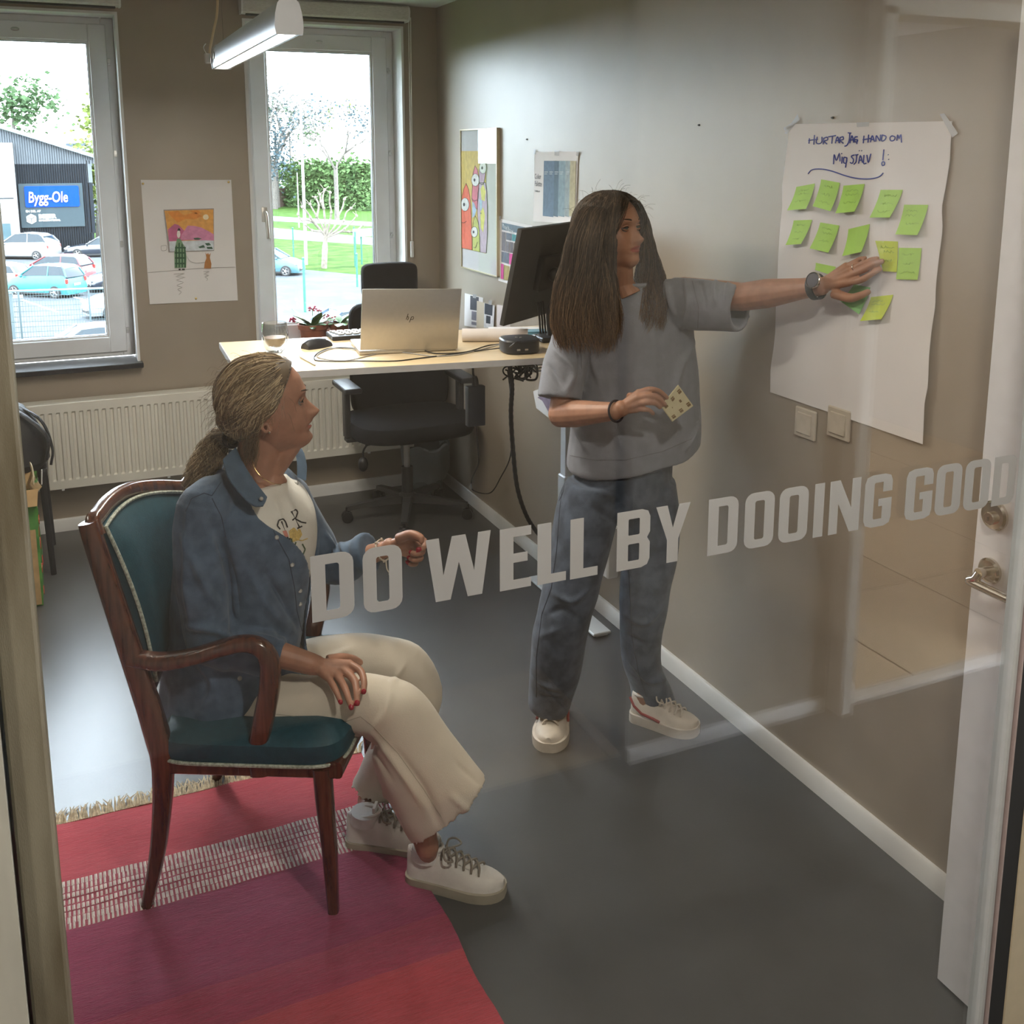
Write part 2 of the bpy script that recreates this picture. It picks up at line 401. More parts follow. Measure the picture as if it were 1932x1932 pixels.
b.box(((x0+x1)/2, yf+0.094, (z0+z1)/2), (x1-x0-0.02, 0.006, z1-z0-0.03)); b.box(((x0+x1)/2, yf+0.05, z0+0.004), (x1-x0, 0.09, 0.008)); b.build('casing', M_rad, r)
for x in (0.1, 1.5):
    b = MB(); b.box((x, FY-0.017, 0.43), (0.03, 0.030, 0.3)); b.build('bracket', M_rad, r)
for x in (-0.05, 0.42, 0.9, 1.42):
    b = MB(); b.box((x, yf+0.01, z0-0.004), (0.012, 0.016, 0.010)); b.build('clip', M_white, r)
b = MB(); b.tube(spline([(1.64, yf+0.05, 0.25), (1.64, yf+0.05, 0.15), (1.64, yf+0.05, 0.0)]), 0.008, 8); b.build('feed_pipe', M_white, r)

# ------------------------------------------------------------------ pendant lamp
r = thing('pendant_lamp', 'long silver linear pendant lamp lit underneath, hung in front of the window', 'lamp', (0.572, 3.235, 2.10))
M_lamp = mat('lamp_shell', (0.42, 0.43, 0.45), rough=0.35, metal=0.35, var=0.02)
p0 = V(0.560, 2.60, 2.072); p1 = V(0.590, 3.87, 2.080); d = (p1-p0).normalized(); sx = V(d.y, -d.x, 0)
prof = [(-0.030, 0.0), (-0.0335, 0.018), (-0.031, 0.045), (-0.025, 0.068), (-0.017, 0.080), (0.017, 0.080), (0.025, 0.068), (0.031, 0.045), (0.0335, 0.018), (0.030, 0.0), (0.022, 0.0), (0.022, 0.006), (-0.022, 0.006), (-0.022, 0.0)]
b = MB(); b.loft([[p+sx*a+V(0, 0, z) for a, z in prof] for p in (p0, p1)]); b.build('lamp_body', M_lamp, r)
for p, q in ((p0, -d), (p1, d)):
    e = MB(); pr = [(-0.0325, -0.002), (-0.0355, 0.018), (-0.033, 0.046), (-0.027, 0.071), (-0.018, 0.0825), (0.018, 0.0825), (0.027, 0.071), (0.033, 0.046), (0.0355, 0.018), (0.0325, -0.002)]
    e.loft([[p+q*k+sx*a+V(0, 0, z) for a, z in pr] for k in (0, 0.010)]); e.build('end_cap', M_lamp, r)
b = MB(); c = (p0+p1)/2; b.box(c+V(0, 0, 0.003), (1.24, 0.042, 0.004), R=srot(d, (0, 0, 1)))
b.build('diffuser', emat('lamp_diffuser', (1.0, 0.95, 0.85), 9.0), r)
for p in (p0+d*0.07, p1-d*0.07): b = MB(); b.tube([p+V(0, 0, 0.08), p+V(0, 0, 0.3), (p.x, p.y, CZ)], 0.0012, 6); b.build('suspension_wire', M_chrome, r)
b = MB(); q = p1+d*0.01; b.tube(spline([q+V(-0.01, 0, 0.03), q+V(-0.035, 0.02, 0.05), q+V(-0.02, 0.03, 0.12), (q.x, q.y+0.02, 2.3), (q.x, q.y+0.02, CZ)]), 0.0045, 8)
b.build('power_cable', mat('lamp_cable', (0.65, 0.5, 0.3), rough=0.5), r)
b = MB(); b.box(q+V(-0.045, 0.01, 0.035), (0.022, 0.012, 0.035), rz=0.5, bev=0.003); b.tube(spline([q+V(-0.05, 0, 0.05), q+V(-0.06, -0.01, 0.07), q+V(-0.05, 0, 0.085)]), 0.0015, 6); b.build('cable_tag', M_white, r)
b = MB(); b.lathe([(0.013, 0), (0.013, 0.003), (0.009, 0.004), (0.009, 0.001)], p1-d*0.06-sx*0.0325+V(0, 0, 0.04), axis=-sx); b.build('hanger_ring', M_alu, r)

# ------------------------------------------------------------------ things pinned to the walls
M_gold = mat('brass_pin', (0.6, 0.45, 0.18), rough=0.3, metal=0.9)
M_tape = veil_mat('clear_tape', (0.75, 0.77, 0.8), 0.45)
def pens(k, c, r=0.7): return mat('ink_'+k, c, rough=r, var=0.12, scale=45)
def art(parent, name, m, polys, proj, nrm, layer, label=None):
    for p in polys:
        b = MB(); b.poly3([proj(*q)+Vector(nrm)*(0.0012+0.00035*layer) for q in p], nrm, 0.0002); o = b.build(name, m, parent, flat=True, label=label)
    return o
def stroke(mb, pts, r=0.0012, nrm=None, n=5):
    mb.tube(pts, r, n, hint=nrm)

# --- drawing on the window wall
Z = lambda x, y: AY(x/2.684, y/2.684, FY-0.004)
NF = (0, -1, 0)
r = thing('pinned_drawing', 'white sheet with a painted sunset, green checked figure and dog, pinned between the windows', 'drawing', Z(960, 1530))
b = MB(); N_ = 12
tl_, tr_, br_, bl_ = Z(713, 911), Z(1171, 911), Z(1204, 1521), Z(758, 1540)
g = [[lerp(lerp(tl_, tr_, i/N_), lerp(bl_, br_, i/N_), j/N_)+V(0, 0.002-0.010*max(0, (j/N_-0.75))*abs(i/N_-0.55)*4, 0) for i in range(N_+1)] for j in range(N_+1)]
f_ = [[b.vert(p) for p in row] for row in g]; k_ = [[b.vert(p+V(0, 0.0012, 0)) for p in row] for row in g]
for j in range(N_):
    for i in range(N_):
        b.face([f_[j][i], f_[j+1][i], f_[j+1][i+1], f_[j][i+1]]); b.face([k_[j][i], k_[j][i+1], k_[j+1][i+1], k_[j+1][i]])
b.build('sheet', M_paper, r)
art(r, 'picture_border', pens('graphite', (0.30, 0.27, 0.27)), [[(828, 1062), (1083, 1055), (1084, 1270), (853, 1278)]], Z, NF, 0)
art(r, 'painted_lake', pens('lake', (0.60, 0.66, 0.72), 0.8), [[(855, 1200), (1082, 1190), (1082, 1266), (860, 1273)]], Z, NF, 1)
art(r, 'painted_sky', pens('sky', (0.72, 0.34, 0.07)), [[(833, 1067), (1080, 1060), (1081, 1215), (856, 1222)]], Z, NF, 2)
art(r, 'sky_cloud', pens('cloud', (0.70, 0.24, 0.03)), [[(850, 1075), (900, 1068), (930, 1090), (990, 1075), (1025, 1095), (985, 1110), (940, 1108), (900, 1128), (870, 1100)], [(960, 1068), (1000, 1064), (1020, 1078), (990, 1084)]], Z, NF, 3)
art(r, 'painted_sun', pens('sun', (0.86, 0.72, 0.48)), [[(1042+15*math.cos(k*.6), 1099+14*math.sin(k*.6)) for k in range(10)]], Z, NF, 4)
art(r, 'painted_mountain', pens('mountain_a', (0.50, 0.11, 0.24)), [[(850, 1162), (884, 1133), (905, 1140), (945, 1180), (960, 1215), (855, 1222)]], Z, NF, 5)
art(r, 'painted_mountain', pens('mountain_b', (0.60, 0.22, 0.38)), [[(918, 1190), (950, 1142), (985, 1144), (1020, 1152), (1058, 1172), (1082, 1186), (1083, 1218), (915, 1214)]], Z, NF, 6)
art(r, 'painted_reeds', pens('reeds', (0.03, 0.10, 0.06)), [[(1003, 1250), (1030, 1240), (1038, 1252), (1012, 1256)], [(1036, 1232), (1058, 1229), (1068, 1241), (1048, 1244)], [(1045, 1250), (1072, 1250), (1078, 1260), (1050, 1260)], [(978, 1206), (1000, 1203), (1022, 1208), (1005, 1214), (985, 1213)]], Z, NF, 7)
art(r, 'painted_coat', pens('coat', (0.16, 0.30, 0.16)), [[(896, 1208), (912, 1208), (938, 1255), (944, 1300), (942, 1355), (884, 1356), (882, 1280), (890, 1235)]], Z, NF, 8)
art(r, 'coat_checks', pens('checks', (0.02, 0.09, 0.04)), [[(x, 1225+abs(x-910)), (x+7, 1225+abs(x-905)), (x+8, 1354), (x+1, 1354)] for x in (888, 903, 918, 932)] + [[(886, y), (940, y), (941, y+8), (885, y+8)] for y in (1250, 1276, 1302, 1330)], Z, NF, 9)
art(r, 'painted_head', pens('face', (0.75, 0.70, 0.68)), [[(904+9*math.cos(k*.6), 1185+20*math.sin(k*.6)) for k in range(10)]], Z, NF, 9)
art(r, 'painted_hair', pens('hair_ink', (0.02, 0.015, 0.02)), [[(897, 1168), (900, 1160), (905, 1153), (912, 1160), (914, 1168)], [(904, 1360), (914, 1360), (914, 1368), (904, 1368)], [(921, 1360), (935, 1360), (935, 1367), (921, 1367)]], Z, NF, 10)
art(r, 'painted_dog', pens('dog', (0.42, 0.17, 0.04)), [[(1040, 1278), (1047, 1288), (1053, 1280), (1058, 1290), (1066, 1280), (1062, 1305), (1070, 1335), (1068, 1359), (1033, 1359), (1036, 1330), (1045, 1306)]], Z, NF, 8)
b = MB(); gp = lambda *q: [Z(*p)+V(0, -0.0014, 0) for p in q]
for pts in ([(748, 1380), (880, 1370), (1020, 1358), (1188, 1352)], [(948, 1300), (960, 1320), (990, 1332), (1035, 1328)],
            [(880, 1388), (935, 1385), (890, 1400), (938, 1404), (892, 1418), (930, 1430), (895, 1445), (922, 1455), (900, 1465), (918, 1478), (905, 1492)],
            [(1030, 1375), (1060, 1375), (1032, 1388), (1058, 1395), (1036, 1402), (1052, 1412), (1045, 1422)], [(816, 1245), (842, 1243), (842, 1266), (818, 1268), (816, 1245)]):
    b.tube(spline(gp(*pts), 3), 0.0007, 4)
b.build('pencil_lines', pens('pencil', (0.32, 0.30, 0.30)), r)
for q in ((724, 930), (1157, 922), (992, 1511)):
    b = MB(); p = Z(*q); b.lathe([(0.005, 0), (0.0055, 0.0015), (0.004, 0.004), (0.0005, 0.005)], p+V(0, -0.001, 0), 12, axis=(0, -1, 0)); b.build('pin', M_gold, r)

# --- flip chart sheet on the right wall (its surface waves away from the wall)
def curl(y, z):
    e = max(0, 1.80-y)/0.05*0.0                            # free edge near the glass stands off the wall
    u = (2.33-y)/0.57; t = (1.86-z)/0.77
    return 0.004 + 0.020*max(0, u-0.75)*max(0, t)*2.2 + 0.0035*math.sin(9*t+u*1.3)*t + 0.012*max(0, t-0.85)*u
def PX(x, y, k=0.0):
    """point on the sheet under zoom pixel x, y (2.927 px per px, corner 1440, 200)"""
    u_, v_ = 1440+x/2.927, 200+y/2.927; p = AX(u_, v_, WX-0.006)
    for _ in range(3): p = AX(u_, v_, WX-curl(p.y, p.z)-k)
    return p
r = thing('flip_chart_sheet', 'large white flip chart sheet taped to the wall with blue handwriting and green notes', 'paper', PX(500, 1700))
L_ = [(145, 100), (135, 200), (122, 300), (104, 440), (104, 560), (92, 680), (82, 830), (78, 950), (70, 1100), (66, 1250), (58, 1330), (40, 1450), (38, 1580)]
R_ = [(1042, 83), (1034, 200), (1030, 300), (1010, 430), (985, 560), (990, 680), (968, 850), (952, 1000), (950, 1100), (930, 1230), (916, 1360), (908, 1550), (890, 1640), (880, 1868)]
def along(P, t):
    s = t*(len(P)-1); i = min(int(s), len(P)-2); a, c = P[i], P[i+1]; k = s-i
    return (a[0]+(c[0]-a[0])*k, a[1]+(c[1]-a[1])*k)
b = MB(); NJ, NI = 40, 24; rows = []
for j in range(NJ+1):
    t = j/NJ; a, c = along(L_, t), along(R_, t); rows.append([PX(lerp(a[0], c[0], i/NI), lerp(a[1], c[1], i/NI)) for i in range(NI+1)])
f_ = [[b.vert(p) for p in q] for q in rows]; k_ = [[b.vert(p+V(0.0008, 0, 0)) for p in q] for q in rows]
for j in range(NJ):
    for i in range(NI):
        b.face([f_[j][i], f_[j][i+1], f_[j+1][i+1], f_[j+1][i]]); b.face([k_[j][i], k_[j+1][i], k_[j+1][i+1], k_[j][i+1]])
b.build('sheet', mat('flip_paper', (0.70, 0.67, 0.66), rough=0.75, var=0.03, scale=4, bump=0.4, bscale=9), r)
M_blue = pens('blue', (0.035, 0.06, 0.32))
INK = ['255,178 252,208|283,160 279,213|250,190 300,183', '298,170 292,200 305,208 322,200 324,170', '335,175 330,212|332,178 352,172 356,186 336,194 352,210',
       '360,170 400,163|382,168 378,208', '398,206 405,178 412,172 418,204|400,192 416,190', '424,172 421,206|424,174 440,170 442,184 426,190 442,206',
       '468,148 485,150|478,150 474,190 462,216 450,222', '478,206 490,164 500,202|480,188 498,186', '520,170 506,172 504,194 518,198 520,186 506,186|520,184 516,210',
       '556,164 552,206|582,158 578,202|550,186 596,178', '592,200 602,164 614,196|594,186 612,184', '622,196 625,164 644,192 648,158', '656,160 654,192 672,186 678,168 656,160',
       '712,164 700,174 703,190 720,190 728,172 712,164', '738,192 742,160 750,180 760,158 764,202',
       '388,322 392,268 404,300 420,262 424,306', '436,280 433,318|432,262 434,264', '462,286 446,284 444,312 458,314 462,296|462,286 454,340',
       '502,270 486,278 498,296 492,316 480,312', '516,272 512,308 500,322|508,270 524,268', '526,318 536,274 548,312|528,300 546,298|530,246 531,248|543,246 544,248',
       '556,270 554,316 568,316', '572,270 580,312 594,264', '666,240 660,300', '662,306 654,316 658,328 668,326 670,312 662,306', '690,268 691,270|692,294 693,296',
       '248,374 270,352 320,348 380,360 450,384 520,400 590,402 640,390 662,370']
b = MB()
for g_ in INK:
    for s in g_.split('|'):
        pts = [tuple(map(float, q.split(','))) for q in s.split()]
        pp = [PX(x, y, 0.0012) for x, y in pts]
        b.tube(spline(pp, 4), 0.0016, 5)
b.build('handwriting', M_blue, r)
for q in ([(118, 150), (190, 45), (200, 75), (130, 155)], [(112, 120), (165, 88), (172, 108), (120, 140)]):
    b = MB(); b.poly3([AX(1440+x/2.927, 200+y/2.927, WX-0.006) for x, y in q], (-1, 0, 0), 0.0003); b.build('tape', M_tape, r)
for q in ([(975, 45), (1000, 40), (1075, 150), (1045, 175)],):
    b = MB(); b.poly3([AX(1440+x/2.927, 200+y/2.927, WX-0.006) for x, y in q], (-1, 0, 0), 0.0003); b.build('tape', M_tape, r)
b = MB(); b.poly3([PX(x, y, 0.001) for x, y in ((515, 92), (585, 88), (582, 112), (518, 116))], (-1, 0, 0), 0.0003); b.build('tape', M_tape, r)

# --- sticky notes: top edge stuck on, lower edge curled off the sheet
M_note = mat('note_green', (0.36, 0.62, 0.09), rough=0.75, var=0.04, scale=25, sheen=0.1)
M_note2 = mat('note_lime', (0.48, 0.60, 0.03), rough=0.75, var=0.05, scale=25)
M_note3 = mat('note_mint', (0.24, 0.50, 0.19), rough=0.75, var=0.06, scale=25)
M_scr = mat('note_scribble', (0.20, 0.34, 0.08), rough=0.8)
notes = [([(183, 447), (285, 428), (240, 568), (131, 576)], 'second row up from middle'),]
NT = [([(183, 447), (285, 428), (240, 568), (131, 576)], 0, 'green sticky note at the left end of the top row'),
      ([(320, 405), (423, 424), (375, 581), (272, 553)], 0, 'green sticky note second in the top row, tilted to the left'),
      ([(443, 440), (560, 430), (508, 583), (397, 593)], 0, 'green sticky note third in the top row, curling at the bottom'),
      ([(648, 463), (771, 463), (702, 616), (586, 616)], 0, 'green sticky note fourth in the top row under the exclamation mark'),
      ([(778, 545), (911, 546), (855, 713), (728, 709)], 0, 'green sticky note nearest the sheet edge, a little below the top row'),
      ([(168, 632), (270, 628), (212, 762), (122, 768)], 0, 'green sticky note at the left end of the second row'),
      ([(315, 643), (420, 660), (363, 810), (255, 786)], 0, 'green sticky note second in the second row, between two others'),
      ([(470, 680), (588, 652), (545, 806), (435, 829)], 0, 'blank-looking green sticky note just above the raised wrist'),
      ([(618, 744), (743, 748), (737, 917), (660, 912)], 1, 'yellow-green sticky note that the fingertips are touching'),
      ([(748, 783), (874, 785), (852, 960), (732, 957)], 0, 'green sticky note right of the fingertips, lowest on that side'),
      ([(290, 866), (400, 888), (380, 935), (284, 905)], 0, 'green sticky note mostly hidden behind the wristwatch'),
      ([(500, 985), (592, 1002), (533, 1150), (425, 1078)], 2, 'mint green sticky note dangling under the thumb'),
      ([(595, 1055), (718, 1042), (656, 1177), (533, 1188)], 1, 'yellowish lime sticky note lowest on the sheet, below the thumb')]
for i, (q, mi, lab) in enumerate(NT):
    tops = [PX(*q[0], 0.0015), PX(*q[1], 0.0015)]; K = 0.016 if i not in (8, 9, 10) else 0.005
    bots = [PX(*q[3], K+0.002), PX(*q[2], K*0.8+0.002)]
    t = thing('sticky_note', lab, 'sticky note', (tops[0]+tops[1])/2, 0, 'green sticky notes on the flip chart sheet')
    b = MB(); NN = 7; g = []
    for j in range(NN+1):
        s = j/NN; row = []
        for k in range(5):
            a = lerp(tops[0], tops[1], k/4); c = lerp(bots[0], bots[1], k/4); p = lerp(a, c, s)
            off = 0.0015+K*(s**1.8); base = WX-curl(p.y, p.z); row.append(V(base-off-0.0006*k*0, p.y, p.z))
        g.append(row)
    f_ = [[b.vert(p) for p in q_] for q_ in g]; k_ = [[b.vert(p+V(0.0004, 0, 0)) for p in q_] for q_ in g]
    for j in range(NN):
        for k in range(4): b.face([f_[j][k], f_[j][k+1], f_[j+1][k+1], f_[j+1][k]]); b.face([k_[j][k], k_[j+1][k], k_[j+1][k+1], k_[j][k+1]])
    b.build('sheet', (M_note, M_note2, M_note3)[mi], t)
    rnd = random.Random(i*7+3)
    if i not in (7, 10, 11):
        b = MB()
        for row in ((1, 3, 5) if i % 2 else (1, 2, 4)):
            s0 = rnd.uniform(0.15, 0.3); s1 = rnd.uniform(0.6, 0.85); nn = 14; pts = []
            for k in range(nn):
                fx = (s0+(s1-s0)*k/(nn-1))*4; k0 = min(int(fx), 3); p = lerp(lerp(g[row][k0], g[row][k0+1], fx-k0), lerp(g[row+1][k0], g[row+1][k0+1], fx-k0), rnd.uniform(0.1, 0.75))
                pts.append(p+V(-0.0006, 0, 0))
            b.tube(pts, 0.0004, 3)
        b.build('writing', M_scr, t)

# --- framed children's-book style picture (plain generic creatures)
Q = lambda x, y, o=0.031: AX(840+x/4.389, 220+y/4.389, WX-o)
r = thing('framed_picture', 'framed watercolour of long-faced creatures behind glass on the right wall near the corner', 'picture', Q(260, 1290))
c0, c1, c2, c3 = AX(862.8, 245.5, WX-0.03), AX(931.5, 239.4, WX-0.03), AX(933.4, 525, WX-0.03), AX(865.5, 504, WX-0.03)
ya, yb_, za, zb_ = (c0.y+c3.y)/2, (c1.y+c2.y)/2, (c2.z+c3.z)/2, (c0.z+c1.z)/2
b = MB(); b.box((WX-0.006, (ya+yb_)/2, (za+zb_)/2), (0.010, ya-yb_-0.006, zb_-za-0.006)); b.build('backing_board', mat('board_brown', (0.28, 0.2, 0.1), rough=0.7), r)
M_fr = mat('frame_gilt', (0.62, 0.55, 0.38), rough=0.3, metal=0.5)
b = MB()
for (y0, y1, z0_, z1_) in ((ya-0.006, ya, za, zb_), (yb_, yb_+0.006, za, zb_), (yb_, ya, za, za+0.006), (yb_, ya, zb_-0.006, zb_)):
    b.box((WX-0.009, (y0+y1)/2, (z0_+z1_)/2), (0.018, abs(y1-y0), z1_-z0_), bev=0.001)
b.build('frame', M_fr, r)
b = MB(); b.box((WX-0.0115, (ya+yb_)/2, (za+zb_)/2), (0.001, ya-yb_-0.012, zb_-za-0.012)); b.build('mount_board', mat('mount_white', (0.6, 0.6, 0.61), rough=0.9, var=0.02), r)
NR = (-1, 0, 0); QQ = lambda x, y: Q(x, y, 0.0122)
art(r, 'painting_ground', pens('ochre', (0.62, 0.46, 0.10)), [[(128, 285), (340, 285), (340, 1134), (138, 1090)]], QQ, NR, 0)
def creature(n, c, body, eye, er, c2=None, extra=()):
    art(r, 'painted_creature', pens(n, c), [body], QQ, NR, 1)
    art(r, 'painted_eye', pens('eyewhite', (0.72, 0.74, 0.72)), [[(eye[0]+er*0.62*math.cos(k*.5), eye[1]+er*math.sin(k*.5)) for k in range(12)]], QQ, NR, 4)
    art(r, 'painted_pupil', pens('pupil', (0.02, 0.02, 0.04)), [[(eye[0]-er*0.12+er*0.17*math.cos(k*.8), eye[1]+er*0.28*math.sin(k*.8)) for k in range(8)]], QQ, NR, 6)
    bb = MB(); bb.tube([QQ(*q)+V(-0.0018, 0, 0) for q in body+[body[0]]], 0.0012, 4); 
    for e_ in extra: bb.tube([QQ(*q)+V(-0.0022, 0, 0) for q in e_], 0.0012, 4)
    bb.tube([QQ(eye[0]+er*0.62*math.cos(k*.5), eye[1]+er*math.sin(k*.5))+V(-0.0026, 0, 0) for k in range(14)], 0.001, 4)
    bb.build('ink_outline', pens('outline', (0.06, 0.04, 0.05)), r)
creature('violet', (0.48, 0.28, 0.46), [(312, 290), (325, 320), (335, 380), (337, 470), (322, 560), (300, 565), (286, 545), (283, 450), (292, 380), (300, 320)], (317, 425), 48)
creature('lilac', (0.50, 0.36, 0.50), [(285, 550), (335, 545), (345, 600), (352, 760), (352, 960), (342, 1130), (292, 1122), (290, 1000), (270, 800), (272, 650)], (300, 800), 5)
creature('rose', (0.62, 0.16, 0.22), [(250, 405), (270, 440), (282, 500), (282, 600), (268, 770), (240, 740), (222, 680), (228, 600), (232, 480)], (254, 525), 52, extra=[[(225, 680), (245, 700), (265, 690)]])
creature('coral', (0.72, 0.12, 0.05), [(176, 552), (196, 600), (208, 660), (216, 760), (222, 900), (226, 1105), (140, 1088), (136, 900), (134, 760), (142, 660), (158, 595)], (168, 728), 55, extra=[[(140, 875), (160, 880), (180, 865)]])
creature('leaf', (0.50, 0.55, 0.12), [(252, 820), (274, 870), (286, 940), (290, 1120), (230, 1108), (230, 960), (236, 870)], (246, 955), 45, extra=[[(236, 1080), (255, 1086), (270, 1040)]])
art(r, 'painted_patch', pens('sky_patch', (0.35, 0.50, 0.66)), [[(228, 700), (245, 720), (262, 775), (248, 820), (228, 840)], [(285, 680), (310, 700), (305, 780), (290, 760)]], QQ, NR, 3)
art(r, 'painted_patch', pens('yellow_patch', (0.66, 0.60, 0.14)), [[(296, 600), (318, 560), (340, 620), (330, 700), (305, 690)], [(295, 790), (318, 750), (332, 820), (318, 960), (298, 920)]], QQ, NR, 3)
b = MB(); b.box((WX-0.0165, (ya+yb_)/2, (za+zb_)/2), (0.001, ya-yb_-0.012, zb_-za-0.012)); b.build('picture_glass', glass_mat('picture_glass', (0.98, 0.98, 0.98), 0.35), r)

# --- printed sheets beside and behind the monitor
def sheet(label, quad, parts, tapes=(), name='printed_sheet', m=None, group=None, curlv=0.0, o=0.003):
    S_ = lambda x, y: AX(840+x/4.389, 220+y/4.389, WX-o)
    r = thing(name, label, 'print', (S_(*quad[2])+S_(*quad[3]))/2, 0, group)
    b = MB(); NN = 8; P4 = [S_(*q) for q in quad]
    g = [[lerp(lerp(P4[0], P4[1], i/NN), lerp(P4[3], P4[2], i/NN), j/NN)+V(-curlv*(i/NN)**3*(0.4+0.6*j/NN), 0, 0) for i in range(NN+1)] for j in range(NN+1)]
    f_ = [[b.vert(p) for p in q] for q in g]; k_ = [[b.vert(p+V(0.0008, 0, 0)) for p in q] for q in g]
    for j in range(NN):
        for i in range(NN): b.face([f_[j][i], f_[j][i+1], f_[j+1][i+1], f_[j+1][i]]); b.face([k_[j][i], k_[j+1][i], k_[j+1][i+1], k_[j][i+1]])
    b.build('sheet', m or M_paper, r)
    SS = lambda x, y: S_(x, y)
    for k, (nm, c, ps) in enumerate(parts): art(r, nm, pens('p_%02x%02x%02x' % tuple(int(v*255) for v in c), c, 0.8), ps, SS, NR, k if curlv == 0 else k+2)
    for q in tapes:
        bb = MB(); bb.poly3([SS(*p)+V(-0.002, 0, 0) for p in q], (-1, 0, 0), 0.0003); bb.build('tape', M_tape, r)
    return r, SS
r1, S1 = sheet('white print with blue to cream colour bands and the heading Color Palette', [(742, 292), (1102, 290), (1078, 890), (728, 868)],
      [('colour_band', c, [[(x0, 366), (x1, 367), (x1-10, 832), (x0-10, 822)]]) for x0, x1, c in ((820, 908, (0.13, 0.20, 0.29)), (908, 946, (0.10, 0.16, 0.22)), (946, 1000, (0.24, 0.34, 0.40)), (1000, 1040, (0.30, 0.37, 0.40)), (1040, 1088, (0.46, 0.42, 0.28)))]
      + [('band_caption', (0.45, 0.5, 0.55), [[(x, 455), (x+30, 455), (x+30, 462), (x, 462)] for x in (826, 868, 912, 952, 1004)] + [[(x, 472), (x+24, 472), (x+24, 478), (x, 478)] for x in (826, 868, 912, 952, 1004)])],
      [[(738, 270), (755, 275), (752, 315), (736, 308)], [(908, 280), (945, 280), (945, 325), (910, 322)], [(1090, 285), (1112, 288), (1108, 330), (1088, 322)]])
for tx, (x, y), sz in (('Color', (746, 514), 0.030), ('Palette', (746, 574), 0.030), ('Tastefully cosy', (746, 620), 0.010)):
    put_text(tx, sz, S1(x, y)+V(-0.0035, 0, 0), (0, -1, 0), (0, 0, 1), 'heading', pens('ink_dark', (0.10, 0.10, 0.12)), r1, sx=0.85)
r2, S2 = sheet('white mood board print with dark and magenta squares behind the monitor', [(450, 845), (720, 905), (700, 1440), (440, 1358)],
      [('printed_block', (0.12, 0.17, 0.22), [[(470, 876), (700, 925), (698, 985), (470, 936)]]),
       ('printed_block', (0.14, 0.13, 0.15), [[(472, 952), (502, 958), (500, 1118), (470, 1108)], [(506, 1030), (532, 1036), (530, 1124), (505, 1116)], [(536, 1036), (566, 1042), (564, 1130), (535, 1126)], [(572, 1045), (600, 1050), (596, 1135), (570, 1132)]]),
       ('printed_block', (0.10, 0.12, 0.16), [[(508, 960), (554, 970), (553, 1028), (508, 1018)], [(470, 1116), (530, 1130), (528, 1220), (468, 1202)]]),
       ('printed_block', (0.08, 0.30, 0.34), [[(558, 972), (605, 982), (603, 1038), (557, 1028)]]),
       ('printed_block', (0.58, 0.06, 0.28), [[(536, 1132), (566, 1138), (564, 1230), (534, 1222)], [(466, 1216), (488, 1222), (486, 1348), (465, 1340)]]),
       ('printed_block', (0.34, 0.28, 0.10), [[(492, 1226), (538, 1240), (536, 1360), (490, 1350)]])],
      [[(446, 822), (464, 825), (462, 860), (446, 855)]])
put_text('Mood Board', 0.030, S2(478, 915)+V(-0.003, 0, 0), (0, -1, -0.2), (0, 0, 1), 'heading', pens('p_pale', (0.6, 0.65, 0.68)), r2, sx=0.8)
sheet('white print with dark pictures taped low on the wall beside the laptop', [(162, 1462), (312, 1500), (308, 1760), (158, 1730)],
      [('printed_block', (0.05, 0.06, 0.08), [[(210, 1482), (280, 1496), (276, 1608), (208, 1598)]]), ('printed_block', (0.20, 0.20, 0.25), [[(222, 1610), (262, 1618), (260, 1690), (220, 1682)], [(220, 1696), (262, 1704), (262, 1730), (220, 1722)]])],
      [[(232, 1470), (262, 1470), (258, 1505), (232, 1500)]], group='small prints low on the right wall')
sheet('cream print with two dark pictures, middle one of the low prints', [(262, 1525), (410, 1565), (400, 1790), (258, 1770)],
      [('printed_margin', (0.70, 0.70, 0.72), [[(325, 1542), (410, 1565), (402, 1760), (322, 1745)]]), ('printed_block', (0.03, 0.04, 0.06), [[(330, 1544), (396, 1560), (392, 1650), (328, 1634)], [(342, 1646), (378, 1654), (376, 1716), (340, 1710)]])],
      [[(362, 1520), (388, 1522), (385, 1560), (362, 1555)]], m=mat('paper_cream', (0.62, 0.54, 0.42), rough=0.8, var=0.03), group='small prints low on the right wall', o=0.006)
sheet('pale print half hidden by the monitor edge', [(428, 1558), (540, 1575), (535, 1800), (425, 1790)], [('printed_block', (0.02, 0.02, 0.03), [[(486, 1578), (510, 1584), (508, 1650), (485, 1645)]])],
      [[(500, 1550), (520, 1552), (518, 1590), (500, 1588)]], m=mat('paper_pinkish', (0.64, 0.57, 0.55), rough=0.8, var=0.03), group='small prints low on the right wall')
# print half hidden behind the standing person, low on the wall
p = [AX(1006, 738, WX-0.004), AX(1052, 722, WX-0.004), AX(1050, 800, WX-0.004), AX(1012, 770, WX-0.004)]
r = thing('printed_sheet', 'print with a small picture on the wall behind the elbow of the standing person', 'print', p[3])
b = MB(); b.poly3(p, (-1, 0, 0), 0.0006); b.build('sheet', M_paper, r, flat=True)
b = MB(); b.poly3([lerp(p[0], p[2], .2), lerp(p[1], p[3], .3)+V(0, 0, .0), lerp(p[2], p[0], .2), lerp(p[3], p[1], .3)], (-1, 0, 0), 0.0012); b.build('printed_block', pens('p_muted', (0.25, 0.2, 0.28)), r, flat=True)
